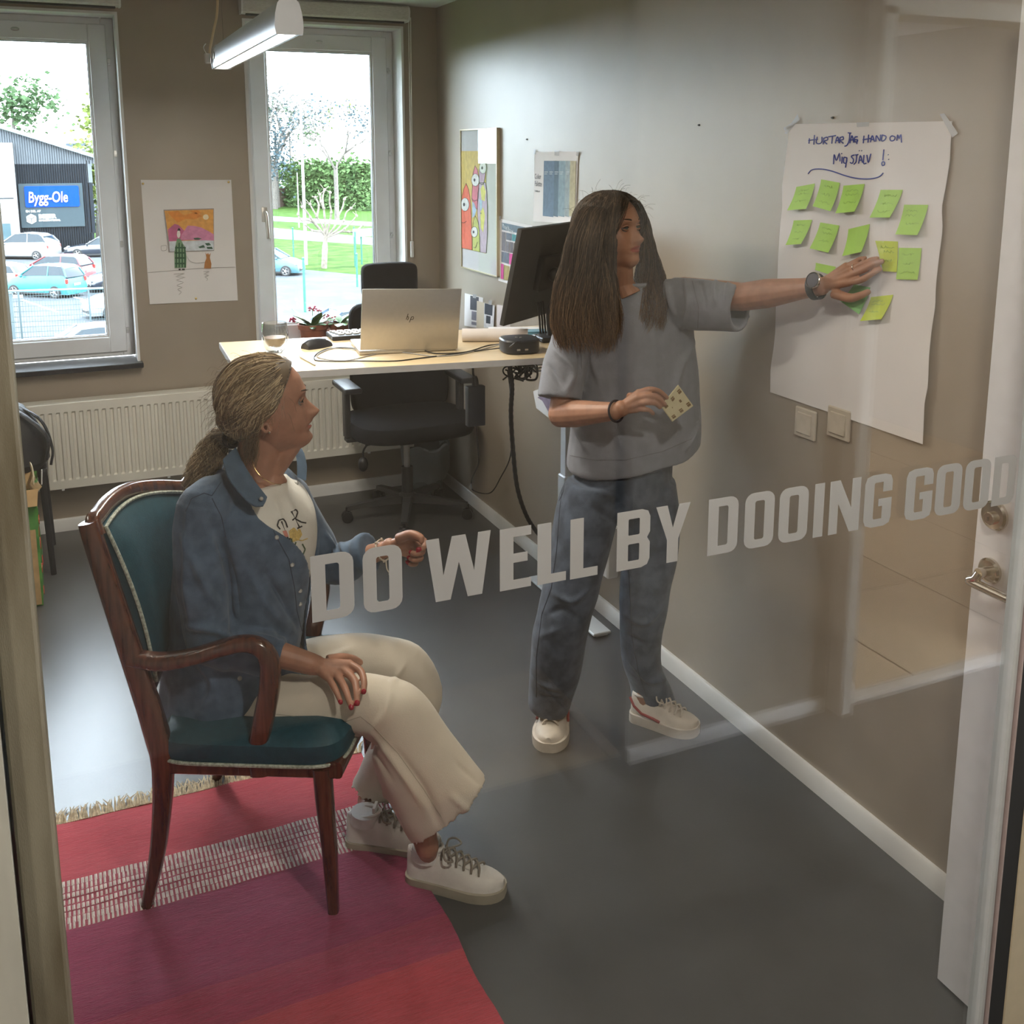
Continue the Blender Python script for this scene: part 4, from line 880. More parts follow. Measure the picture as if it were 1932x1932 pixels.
# ------------------------------------------------------------------ rug
ry0, ry1, rx1, rx0 = 0.9, AZ(100, 1562).y, AZ(835, 1712).x, -1.30
rx1 = (AZ(835, 1712).x+AZ(940, 1932).x)/2
def band_mat(name, c, v=0.10):
    m = mat(name, c, rough=0.95, var=v, scale=22, stretch=(1, 8, 1), bump=0.9, bscale=70, sheen=0.25, spec=0.2); return m
yT = ry1; s0, s1 = AZ(360, 1608).y, AZ(360, 1697).y
rt = thing('woven_rug', 'flat-woven rug in pink and wine red bands with a fringed end under the armchair', 'rug', (-0.3, 1.8, 0))
hz = 0.008
bands = [(s1+(yT-s1)*0.62, yT, (0.47, 0.035, 0.055), 'rug_band'), (s0+0.002, s1+(yT-s1)*0.62, (0.40, 0.030, 0.075), 'rug_band')]
bands = [(s0, yT, (0.42, 0.062, 0.085)), (s1-0.30, s1, (0.25, 0.036, 0.085)), (s1-0.42, s1-0.30, (0.28, 0.034, 0.07)), (ry0, s1-0.42, (0.36, 0.045, 0.06))]
def strip(y0, y1, m, name, amp=0.0):
    b = MB(); nx, ny = 60, max(2, int((y1-y0)/0.02))
    def top(x, y): return V(x, y, hz+0.0016*math.sin(x*9+y*31)+0.0010*math.sin(x*41)+0.001*math.sin(y*120))
    g = [[b.vert(top(rx0+(rx1-rx0)*i/nx + (0.004*math.sin(y*23) if i == nx else 0), y)) for i in range(nx+1)] for y in [y0+(y1-y0)*j/ny for j in range(ny+1)]]
    h = [[b.vert((v.co.x, v.co.y, 0.001)) for v in row] for row in g]
    for j in range(ny):
        for i in range(nx): b.face([g[j][i], g[j][i+1], g[j+1][i+1], g[j+1][i]])
        b.face([h[j][nx], h[j+1][nx], g[j+1][nx], g[j][nx]]); b.face([h[j][0], g[j][0], g[j+1][0], h[j+1][0]])
    for i in range(nx): b.face([h[0][i], h[0][i+1], g[0][i+1], g[0][i]]); b.face([h[ny][i], g[ny][i], g[ny][i+1], h[ny][i+1]])
    return b.build(name, m, rt)
for k, (a, c, cc) in enumerate(bands): strip(a, c, band_mat('rug_red_%d' % k, cc), 'rug_band')
# the white-flecked band: weft bars woven over the red
yb1, yb2 = s1, s0
strip(yb1, yb2, band_mat('rug_red_b', (0.32, 0.06, 0.09)), 'flecked_band')
M_fl = mat('rug_white', (0.62, 0.56, 0.52), rough=0.95, var=0.15, scale=60)
b = MB(); n = int((rx1-rx0)/0.0105); rnd = random.Random(8); rows_ = 8
for i in range(n):
    x = rx0+0.0105*(i+0.5)
    for j in range(rows_):
        y = yb1+(yb2-yb1)*(j+0.5)/rows_; q = (0.0068 if j % 2 else 0.0052); x_ = x+rnd.uniform(-.001, .001)
        hl_ = (yb2-yb1)/rows_*0.5*(0.98 if (j in (0, 1, 6, 7)) else 0.80); zt_ = hz+0.003+0.0016*math.sin(x*9+y*31)+0.0010*math.sin(x*41)
        vs = [b.vert((x_-q/2, y-hl_, zt_-0.002)), b.vert((x_+q/2, y-hl_, zt_-0.002)), b.vert((x_+q/2, y+hl_, zt_-0.002)), b.vert((x_-q/2, y+hl_, zt_-0.002)), b.vert((x_, y-hl_*0.6, zt_+0.001)), b.vert((x_, y+hl_*0.6, zt_+0.001))]
        b.face([vs[0], vs[1], vs[4]]); b.face([vs[2], vs[3], vs[5]]); b.face([vs[1], vs[2], vs[5], vs[4]]); b.face([vs[3], vs[0], vs[4], vs[5]])
o = b.build('woven_flecks', M_fl, rt, flat=True); o['kind'] = 'stuff'
b = MB(); M_fringe = mat('fringe_cream', (0.50, 0.42, 0.30), rough=0.95, var=0.3, scale=90)
for i in range(560):
    x = rx0+(rx1-rx0)*(i+rnd.random())/560; L = rnd.uniform(0.04, 0.075); dx = rnd.uniform(-.020, .03)
    b.tube([(x, yT-0.004, hz*0.8), (x+dx*0.3, yT+L*0.4, 0.010+rnd.random()*0.008), (x+dx, yT+L, 0.003+rnd.random()*0.004)], [0.0032, 0.0026, 0.0010], 4)
o = b.build('fringe', M_fringe, rt); o['kind'] = 'stuff'

# ------------------------------------------------------------------ armchair
BN, FN = AZ(277, 1712), AZ(630, 1725); cf = (FN-BN).normalized(); cs = V(-cf.y, cf.x, 0)
def CP(u, v, off): return APL(u, v, BN+cs*off, cs)          # point under pixel on the chair's side plane, off metres inwards
def CL(a, o, z): return BN+cf*a+cs*o+V(0, 0, z)
W_ = 0.50
ch = thing('armchair', 'wooden armchair with curved arms and petrol blue leather upholstery on the rug', 'chair', CL(0.24, W_/2, 0), math.atan2(cf.y, cf.x))
M_wood = mat('mahogany', (0.065, 0.019, 0.009), rough=0.22, var=0.22, scale=9, stretch=(9, 9, 1.0), spec=0.6, coat=0.5, c2=(0.105, 0.032, 0.014))
M_lea = mat('petrol_leather', (0.014, 0.058, 0.080), rough=0.40, var=0.10, scale=60, bump=0.35, bscale=350)
M_pip = mat('piping_cream', (0.34, 0.36, 0.30), rough=0.7, var=0.35, scale=150)
def bar(pts, w, d, name, m=None, hint=None, p=3.0, n=16, par=None):
    """tapered bar of rounded-rectangular section through pts; w = width along hint, d = depth"""
    pts = [Vector(q) for q in pts]; L = len(pts); b = MB(); rings = []; hint = Vector(hint) if hint else cs
    for i, q in enumerate(pts):
        t = (pts[min(i+1, L-1)]-pts[max(i-1, 0)]).normalized(); x = (hint-t*hint.dot(t)).normalized(); y = t.cross(x)
        ww = w[i] if isinstance(w, list) else w; dd = d[i] if isinstance(d, list) else d
        rings.append([q+x*(0.5*ww*math.copysign(abs(math.cos(a))**(2/p), math.cos(a)))+y*(0.5*dd*math.copysign(abs(math.sin(a))**(2/p), math.sin(a))) for a in [2*math.pi*k/n for k in range(n)]])
    b.loft(rings); return b.build(name, m or M_wood, par or ch)
def lin(a, c, n): return [a+(c-a)*k/(n-1) for k in range(n)]
for off in (0.0, W_):
    nr = off == 0.0
    # rear post: from foot up past the seat into the raking back post
    pts = [CP(277, 1712, 0), CP(300, 1590, 0), CP(308, 1450, 0), CP(292, 1370, 0), CP(250, 1240, 0), CP(205, 1105, 0), CP(172, 1005, 0), CP(166, 985, 0)]
    pts = [q+cs*off for q in pts]
    if not nr:
        for i_ in range(4, 8): f_k = (i_-3)/4; pts[i_] = pts[i_]-cs*(0.10*f_k)+cf*(0.087*f_k)-V(0, 0, 0.045*f_k)
    pts = spline(pts, 3); L = len(pts)
    ws = [0.030+0.010*min(1, k/6) for k in range(L)]; ds = [0.026+(0.032*min(1, k/8))-(0.022*max(0, (k-9)/(L-9))) for k in range(L)]
    bar(pts, ws, ds, 'rear_post')
    pts = [CP(630, 1725, 0), CP(622, 1600, 0), CP(612, 1500, 0), CP(608, 1445, 0)]
    pts = [q+cs*off for q in pts]; bar(pts, [0.030, 0.038, 0.044, 0.046], [0.026, 0.036, 0.042, 0.044], 'front_leg')
    # arm: forward from the post, bending down to the seat rail
    arm = [(246, 1240), (300, 1248), (360, 1240), (420, 1222), (460, 1214), (492, 1222), (509, 1250), (508, 1300), (497, 1360), (487, 1410), (492, 1458)]
    pts = spline([CP(u, v, 0.0)+cs*off for u, v in arm], 3); L = len(pts)
    ws = [0.050-0.010*min(1, abs(k-4)/8) for k in range(L)]; ds = [0.036 if k < 12 else 0.036+0.012*min(1, (k-12)/8) for k in range(L)]
    bar(pts, ws, ds, 'arm')
zr = 0.385; aF = 0.475; aB = 0.05
b = MB()
b.box(CL((aF+aB)/2, 0, zr), (aF-aB, 0.030, 0.040), R=srot(cf, (0, 0, 1)), bev=0.004); b.box(CL((aF+aB)/2, W_, zr), (aF-aB, 0.030, 0.040), R=srot(cf, (0, 0, 1)), bev=0.004)
b.build('side_rails', M_wood, ch)
bar([CL(aF, -0.01, zr), CL(aF+0.02, W_/2, zr), CL(aF, W_+0.01, zr)], 0.03, 0.042, 'front_rail', hint=cf)
bar([CL(aB, 0, zr), CL(aB, W_, zr)], 0.03, 0.042, 'rear_rail', hint=cf)
# seat cushion
def sq(a0, a1, o0, o1, z, n=44, p=7.0, bul=0.0):
    ca, co, ha, ho = (a0+a1)/2, (o0+o1)/2, (a1-a0)/2, (o1-o0)/2
    return [CL(ca+ha*math.copysign(abs(math.cos(t))**(2/p), math.cos(t)), co+ho*math.copysign(abs(math.sin(t))**(2/p), math.sin(t)), z) for t in [2*math.pi*k/n for k in range(n)]]
b = MB(); b.loft([sq(0.045, 0.495, -0.020, W_+0.02, 0.398), sq(0.042, 0.500, -0.025, W_+0.025, 0.420), sq(0.045, 0.496, -0.022, W_+0.022, 0.448), sq(0.06, 0.475, 0.0, W_, 0.466), sq(0.10, 0.43, 0.05, W_-0.05, 0.474), sq(0.2, 0.3, 0.2, 0.3, 0.476)])
b.build('seat_cushion', M_lea, ch)
b = MB(); ring_ = sq(0.042, 0.498, -0.024, W_+0.024, 0.400, n=60); b.tube(ring_+[ring_[0]], 0.0045, 7, caps=False); b.build('seat_piping', M_pip, ch)
# back: curved padded panel between the posts, top rail above
TLk = CP(170, 992, 0)                      # near top corner
aT = (TLk-BN).dot(cf); zT = TLk.z
def bk(s, t, off=0.0):
    """s across 0..1 near to far, t up 0..1; bowed backwards"""
    q0 = CP(282, 1350, 0); a0 = (q0-BN).dot(cf); z0_ = q0.z+0.06
    a = lerp(a0, lerp(aT, 0.0, s), t)+0.018*math.sin(math.pi*t); bow = -0.035*math.sin(math.pi*s)
    z_ = lerp(z0_, lerp(zT, zT-0.045, s), t)+0.035*math.sin(math.pi*s)*t
    return CL(a+bow+off, lerp(s*W_, lerp(0.01, 0.40, s), t), z_)
b = MB(); NS, NT_ = 16, 12
def pad(off, m=0.05): return [[bk(m+(1-2*m)*i/NS, 0.03+0.93*j/NT_, off(i/NS, j/NT_)) for i in range(NS+1)] for j in range(NT_+1)]
puff = lambda x, y: 0.012+0.022*(min(1, min(x, 1-x)*7)*min(1, min(y, 1-y)*7))**0.5
fr_, bk_ = pad(puff), pad(lambda x, y: -0.010)
A = [[b.vert(p) for p in q] for q in fr_]; B = [[b.vert(p) for p in q] for q in bk_]
for j in range(NT_):
    for i in range(NS): b.face([A[j][i], A[j][i+1], A[j+1][i+1], A[j+1][i]]); b.face([B[j][i], B[j+1][i], B[j+1][i+1], B[j][i+1]])
for j in range(NT_): b.face([A[j][0], A[j+1][0], B[j+1][0], B[j][0]]); b.face([A[j][NS], B[j][NS], B[j+1][NS], A[j+1][NS]])
for i in range(NS): b.face([A[0][i], B[0][i], B[0][i+1], A[0][i+1]]); b.face([A[NT_][i], A[NT_][i+1], B[NT_][i+1], B[NT_][i]])
b.build('back_cushion', M_lea, ch)
b = MB(); edge = [bk(0.05, 0.03+0.93*j/10, 0.018) for j in range(11)]+[bk(0.05+0.9*i/12, 0.96, 0.018) for i in range(1, 13)]+[bk(0.95, 0.96-0.93*j/10, 0.018) for j in range(1, 11)]
b.tube(edge, 0.0045, 7); b.build('back_piping', M_pip, ch)
pts = [bk(0.0, 0.93, 0.0)]+[bk(s, 1.0, 0.0)+V(0, 0, 0.0) for s in (0.02, 0.1, 0.25, 0.4, 0.5, 0.6, 0.75, 0.9, 0.98)]+[bk(1.0, 0.93)]
bar(spline(pts, 3), 0.034, 0.036, 'top_rail', hint=cf)
bar([bk(0.0, 0.0), bk(0.25, 0.0), bk(0.5, 0.0), bk(0.75, 0.0), bk(1.0, 0.0)], 0.028, 0.04, 'lower_back_rail', hint=cf)

# ------------------------------------------------------------------ bag, backpack and side chair by the left edge
bp = AZ(62, 1128); bp = V(-0.235, 4.42, 0); r = thing('shopping_bag', 'green patterned paper shopping bag with brown lining on the floor at the left', 'bag', bp, 0.0)
hh = AY(65, 912, 4.4).z; w2 = 0.085; d2 = 0.14
b = MB(); rnd = random.Random(4)
def bagring(z, s, jit): return [V(bp.x+s*w2*cx_+rnd.uniform(-jit, jit), bp.y+s*d2*cy_+rnd.uniform(-jit, jit), z) for cx_, cy_ in ((1, -1), (1, -0.3), (1, 0.4), (1, 1), (0, 1.02), (-1, 1), (-1, 0), (-1, -1), (0, -1))]
rings = [bagring(0.002, 1, 0), bagring(hh*0.3, 1.02, .006), bagring(hh*0.6, 0.98, .008), bagring(hh*0.85, 1.02, .01), bagring(hh, 1.04, .012)]
b.loft(rings, caps=False); b.face([b.vert(p) for p in rings[0]])
b.build('bag_body', mat('bag_green', (0.04, 0.20, 0.035), rough=0.6, var=0.2, scale=14, c2=(0.10, 0.32, 0.05)), r)
b = MB(); 
for k in range(9):
    rings2 = None
for (yy, zz, rr_) in ((-0.10, .30, .022), (-0.02, .22, .025), (-0.09, .14, .02), (0.04, .30, .02), (0.05, .12, .022), (-0.10, .05, .018)):
    b.poly3([V(bp.x+w2*1.045, bp.y+yy+rr_*math.cos(t), zz+rr_*math.sin(t)) for t in [2*math.pi*k/9 for k in range(9)]], (1, 0, 0), 0.003)
b.build('printed_motif', mat('bag_red', (0.45, 0.06, 0.03), rough=0.6), r, flat=True)
b = MB(); 
b.loft([bagring(hh*0.86, 0.94, .01), bagring(hh*1.01, 1.0, .016), bagring(hh*1.03, 1.07, .018), bagring(hh*0.90, 1.12, .02)], caps=False); b.build('torn_rim', mat('kraft', (0.40, 0.26, 0.12), rough=0.8, var=0.1), r)
b = MB(); b.box((bp.x, bp.y-d2*1.04, hh*0.35), (w2*1.9, 0.004, hh*0.66)); b.build('side_panel', mat('kraft', (0.4, 0.26, 0.12)), r)
b = MB(); b.tube(spline([V(bp.x+w2, bp.y-0.03, hh), V(bp.x+w2*1.0, bp.y-0.02, hh+0.06), V(bp.x+w2*0.9, bp.y+0.03, hh+0.07), V(bp.x+w2, bp.y+0.06, hh)]), 0.007, 6, flat=0.4); b.build('handle', mat('kraft_pale', (0.62, 0.52, 0.36), rough=0.8), r)

sc = V(-0.31, 4.80, 0); r = thing('side_chair', 'dark chair by the radiator carrying the black backpack, mostly beyond the left edge', 'chair', sc)
for dx in (-0.2, 0.2):
    for dy in (-0.2, 0.17):
        b = MB(); b.tube([sc+V(dx, dy, 0), sc+V(dx*0.93, dy*0.93, 0.44)], [0.012, 0.015], 10); b.build('leg', M_black, r)
b = MB(); b.box(sc+V(0, 0, 0.455), (0.42, 0.40, 0.04), bev=0.012, seg=2); b.build('seat', M_black, r)
b = MB(); b.box(sc+V(-0.20, 0, 0.68), (0.03, 0.38, 0.30), bev=0.01, seg=2); b.box(sc+V(-0.2, 0.15, 0.5), (0.02, 0.02, 0.2)); b.box(sc+V(-0.2, -0.15, 0.5), (0.02, 0.02, 0.2)); b.build('backrest', M_black, r)
bk0 = V(-0.21, 4.66, 0.476); r = thing('backpack', 'slumped black backpack with straps on the side chair', 'backpack', bk0)
M_nyl = mat('nylon_black', (0.010, 0.011, 0.013), rough=0.6, var=0.3, scale=12, bump=0.8, bscale=30)
b = MB(); rings = []
for z_, sx2, sy2, ox in ((0.0, 0.10, 0.11, 0), (0.03, 0.12, 0.13, 0), (0.12, 0.115, 0.125, 0.0), (0.20, 0.10, 0.11, -0.015), (0.26, 0.075, 0.085, -0.035), (0.30, 0.035, 0.05, -0.055)):
    rings.append([bk0+V(ox+sx2*math.cos(t)*(1+0.05*math.sin(5*t+z_*20)), sy2*math.sin(t)*(1+0.05*math.cos(4*t+z_*15)), z_) for t in [2*math.pi*k/28 for k in range(28)]])
b.loft(rings); b.build('pack', M_nyl, r)
b = MB(); b.tube(spline([bk0+V(-0.02, -0.05, 0.28), bk0+V(0.06, -0.09, 0.22), bk0+V(0.12, -0.10, 0.14), bk0+V(0.11, -0.12, 0.05)]), 0.016, 8, flat=0.35); b.tube(spline([bk0+V(0.0, -0.02, 0.28), bk0+V(0.10, -0.03, 0.20), bk0+V(0.135, -0.04, 0.08), bk0+V(0.125, -0.06, 0.01)]), 0.016, 8, flat=0.35); b.build('strap', M_nyl, r)
b = MB(); b.tube([bk0+V(0.09, -0.135, 0.015), bk0+V(0.085, -0.14, -0.045)], 0.010, 6, flat=0.3); b.build('strap_tag', M_paper, r)

# ------------------------------------------------------------------ outside the windows: car park, store, road, trees (this floor is two storeys up)
GZ = H-7.4
def AG(u, v, z=0.0): return AZ(u, v, GZ+z)
ZL = lambda x, y: (x/3.864, 160+y/3.864)
ZR = lambda x, y: (480+x/3.8625, 160+y/3.8625)
M_asph = mat('asphalt', spec=0.04, c=(0.055, 0.06, 0.065), rough=0.95, var=0.12, scale=0.8)
M_gr = mat('meadow', spec=0.04, c=(0.020, 0.050, 0.007), rough=1.0, var=0.3, scale=0.9, c2=(0.038, 0.075, 0.014))
b = MB(); b.box((0, 300, GZ-0.5), (900, 590, 1.0)); struct(b.build('ground_meadow', M_gr))
def ground(name, pts, m, z):
    b = MB(); b.poly3([AG(*p)+V(0, 0, z-0.3) for p in pts], (0, 0, 1), 0.3); return struct(b.build(name, m, flat=True))
ground('ground_car_park', [(-400, 466), (230, 478), (480, 500), *[ZR(290, 1342), ZR(740, 1385), ZR(1600, 1480)], (1400, 1100), (-1500, 1100)], M_asph, 0.02)
ground('ground_road', [ZR(-900, 1000), ZR(100, 1040), ZR(830, 1112), ZR(1700, 1190), ZR(1700, 1260), ZR(830, 1166), ZR(100, 1118), ZR(-900, 1080)], mat('road_grey', spec=0.04, c=(0.10, 0.105, 0.11), rough=0.95), 0.02)
ground('ground_path', [ZR(-900, 915), ZR(100, 956), ZR(830, 1000), ZR(1700, 1060), ZR(1700, 1095), ZR(830, 1030), ZR(100, 992), ZR(-900, 940)], mat('road_grey', spec=0.04, c=(0.1, 0.105, 0.11)), 0.02)
M_line = mat('road_paint', spec=0.04, c=(0.35, 0.36, 0.36), rough=0.9)
for k, (p, q) in enumerate((((ZL(440, 1240)), ZL(640, 1300)), (ZL(540, 1550), ZL(760, 1610)), (ZL(160, 1570), ZL(420, 1660)), (ZL(540, 1750), ZL(800, 1800)))):
    a, c = AG(*p), AG(*q); d_ = (c-a).normalized(); s_ = V(-d_.y, d_.x, 0)*0.07
    b = MB(); b.poly3([a+s_, c+s_, c-s_, a-s_], (0, 0, 1), 0.03); tag(b.build('parking_line', M_line, flat=True), ['painted bay line behind the black estate car', 'painted bay line right of the turquoise hatchback', 'painted bay line inside the mesh fence', 'painted bay line beside the nearest white car'][k], 'line')

# ---- the store
YB = AG(100, 476).y
M_facade = mat('facade_dark', spec=0.04, c=(0.011, 0.014, 0.018), rough=0.6, var=0.06, scale=2)
M_light = mat('facade_light', spec=0.04, c=(0.085, 0.095, 0.105), rough=0.7, var=0.05, scale=2)
M_wh = mat('render_white', spec=0.04, c=(0.20, 0.20, 0.20), rough=0.8, var=0.03)
st = thing('store_building', 'dark ribbed building-supplies store with a pitched roof and a blue sign, across the car park', 'building', AY(100, 476, YB))
def B(x, y, o=0.0): u, v = ZL(x, y); return AY(u, v, YB-o)
def corr(name, poly_top, z0, m, step=0.16, depthv=0.10, yo=0.0):
    """vertically ribbed sheet between x0..x1 with a sloped top"""
    (xa, za), (xc, zc) = poly_top; b = MB(); n = int((xc-xa)/step); pts = []
    for i in range(n):
        x = xa+step*i; pts += [(x, 0), (x+step*0.5, 0), (x+step*0.55, 1), (x+step*0.95, 1)]
    pts.append((xc, 0)); prev = None
    for x, d in pts:
        t = (x-xa)/(xc-xa); p0 = b.vert((x, YB-yo-d*depthv, z0)); p1 = b.vert((x, YB-yo-d*depthv, za+(zc-za)*t))
        if prev: b.face([prev[0], p0, p1, prev[1]])
        prev = (p0, p1)
    o = b.build(name, m, st, flat=True); return o
dl0, dr0 = B(98, 578), B(650, 578); zg = GZ
corr('dark_facade', ((dl0.x, dl0.z), (dr0.x, dl0.z)), zg, M_facade)
gl0, gr0 = B(-700, 100), B(690, 530)
corr('gable_facade', ((B(-700, 0).x, B(-700, 120).z), (B(680, 0).x, B(680, 535).z)), dl0.z, M_light)
b = MB(); b.box(((B(-700, 0).x+dr0.x)/2, YB+6.2, (zg+dl0.z)/2+0.2), (dr0.x-B(-700, 0).x, 12, dl0.z-zg-0.4)); b.build('store_body', M_light, st)
ra_, rb_ = B(-700, 95, 0.5), B(705, 540, 0.5); b = MB()
b.loft([[ra_+V(0, yy, zz), rb_+V(0, yy, zz)] and [p+V(0, 0, 0) for p in (ra_+V(0, yy, 0), rb_+V(0, yy, 0), rb_+V(0, yy, 0.28), ra_+V(0, yy, 0.28))] for yy, zz in ((0, 0), (12.5, 0))]); b.build('roof', mat('roof_sheet', (0.10, 0.13, 0.14), rough=0.5, var=0.25, scale=1.5), st)
wl0, wr0 = B(-700, 420, 1.2), B(88, 420, 1.2); b = MB(); b.box(((wl0.x+wr0.x)/2, YB-0.6, (zg+wl0.z)/2), (wr0.x-wl0.x, 1.2, wl0.z-zg)); b.build('white_wing', M_wh, st)
b = MB(); a, c = B(-120, 1015, 1.25), B(85, 1130, 1.25); b.box(((a.x+c.x)/2, YB-1.24, (a.z+c.z)/2), (c.x-a.x, 0.08, a.z-c.z)); b.build('shop_window', mat('far_glass', (0.03, 0.06, 0.07), rough=0.15), st)
b = MB(); a, c = B(-400, 835, 1.25), B(100, 828, 1.25); b.box(((a.x+c.x)/2, YB-1.22, a.z), (c.x-a.x, 0.05, 0.06)); b.build('panel_joint', M_facade, st)
for nm, q, m in (('corner_panel', (625, 550, 676, 712), M_light), ('corner_panel', (630, 716, 700, 1080), M_facade)):
    a, c = B(q[0], q[1], 0.1), B(q[2], q[3], 0.1); b = MB(); b.box(((a.x+c.x)/2, YB+0.05, (a.z+c.z)/2), (c.x-a.x, 0.3, a.z-c.z), bev=0.01); b.build(nm, m, st)
a, c = B(130, 722, 0.25), B(622, 1032, 0.25); cxs, czs = (a.x+c.x)/2, (a.z+c.z)/2
b = MB(); b.box((cxs, YB-0.20, czs), (c.x-a.x, 0.12, a.z-c.z), bev=0.02); sg = b.build('sign_board', mat('sign_grey', spec=0.04, c=(0.030, 0.042, 0.048), rough=0.6, var=0.04), st)
a, c = B(175, 740, 0.3), B(582, 886, 0.3)
me = curve2d([rr(a.x, c.z, c.x, a.z, 0.12)], 'blue_sign', 0.08); me.transform(Matrix(((1, 0, 0, 0), (0, 0, -1, YB-0.31), (0, 1, 0, 0), (0, 0, 0, 1)))); me.transform(ROOT[st.name].inverted())
me.materials.append(mat('sign_blue', spec=0.04, c=(0.001, 0.030, 0.24), rough=0.5, var=0.02)); o = bpy.data.objects.new('blue_sign', me); col.objects.link(o); o.parent = st
M_cream = mat('sign_cream', spec=0.04, c=(0.42, 0.36, 0.22), rough=0.6, var=0.02); M_sw = mat('sign_white', spec=0.04, c=(0.34, 0.34, 0.32), rough=0.6, var=0.02)
p = B(205, 858, 0.42); q = B(552, 858, 0.42)
put_text('Bygg-Ole', 1.10, p, (1, 0, 0), (0, 0, 1), 'sign_name', M_cream, st, bold=0.016, shear=0.12, sx=(q.x-p.x)/4.95*1.02, th=0.04)
put_text('EN DEL AF', 0.21, B(188, 930, 0.30), (1, 0, 0), (0, 0, 1), 'sign_small_text', M_sw, st, bold=0.008, th=0.02, sx=1.0)
put_text('BEIJER', 0.42, B(282, 974, 0.30), (1, 0, 0), (0, 0, 1), 'sign_partner_name', M_sw, st, bold=0.022, th=0.02, sx=1.05)
put_text('BYGGMATERIAL', 0.195, B(284, 996, 0.30), (1, 0, 0), (0, 0, 1), 'sign_small_text', M_sw, st, bold=0.008, th=0.02, sx=1.04)
hc = B(229, 978, 0.30); R6 = (B(268, 978, .3).x-hc.x)*1.05
b = MB(); b.poly3([hc+V(R6*math.sin(math.pi/3*k), 0, R6*math.cos(math.pi/3*k)) for k in range(6)], (0, -1, 0), 0.03); b.build('hexagon_emblem', M_sw, st, flat=True)
b = MB()
for k in (0, 2, 4): b.tube([hc+V(0, -0.035, 0), hc+V(R6*0.93*math.sin(math.pi/3*(k+1)), -0.035, R6*0.93*math.cos(math.pi/3*(k+1)))], 0.018, 4)
b.build('emblem_line', mat('sign_grey', spec=0.04, c=(0.03, 0.042, 0.048)), st)
# gabled house behind the store
hY = YB+30; r = thing('gabled_house', 'distant house with a dark gabled roof behind the store', 'building', AY(150, 400, hY))
P_ = lambda x, y, o=0: AY(*ZL(x, y), hY-o)
b = MB(); a, c = P_(500, 480), P_(690, 480); b.box(((a.x+c.x)/2, hY+4, (a.z+GZ)/2), (c.x-a.x, 8, a.z-GZ)); b.build('house_wall', M_light, r)
b = MB(); b.loft([[P_(478, 442)+V(0, y, 0), P_(482, 426)+V(0, y, 0), P_(690, 420)+V(0, y, 0), P_(585, 482)+V(0, y, 0)] for y in (-0.4, 8)]); b.build('house_roof', mat('roof_slate', (0.04, 0.055, 0.075), rough=0.6), r)
b = MB(); b.tube([P_(575, 484, 0.5), P_(693, 418, 0.5)], 0.22, 4); b.build('barge_board', M_wh, r)

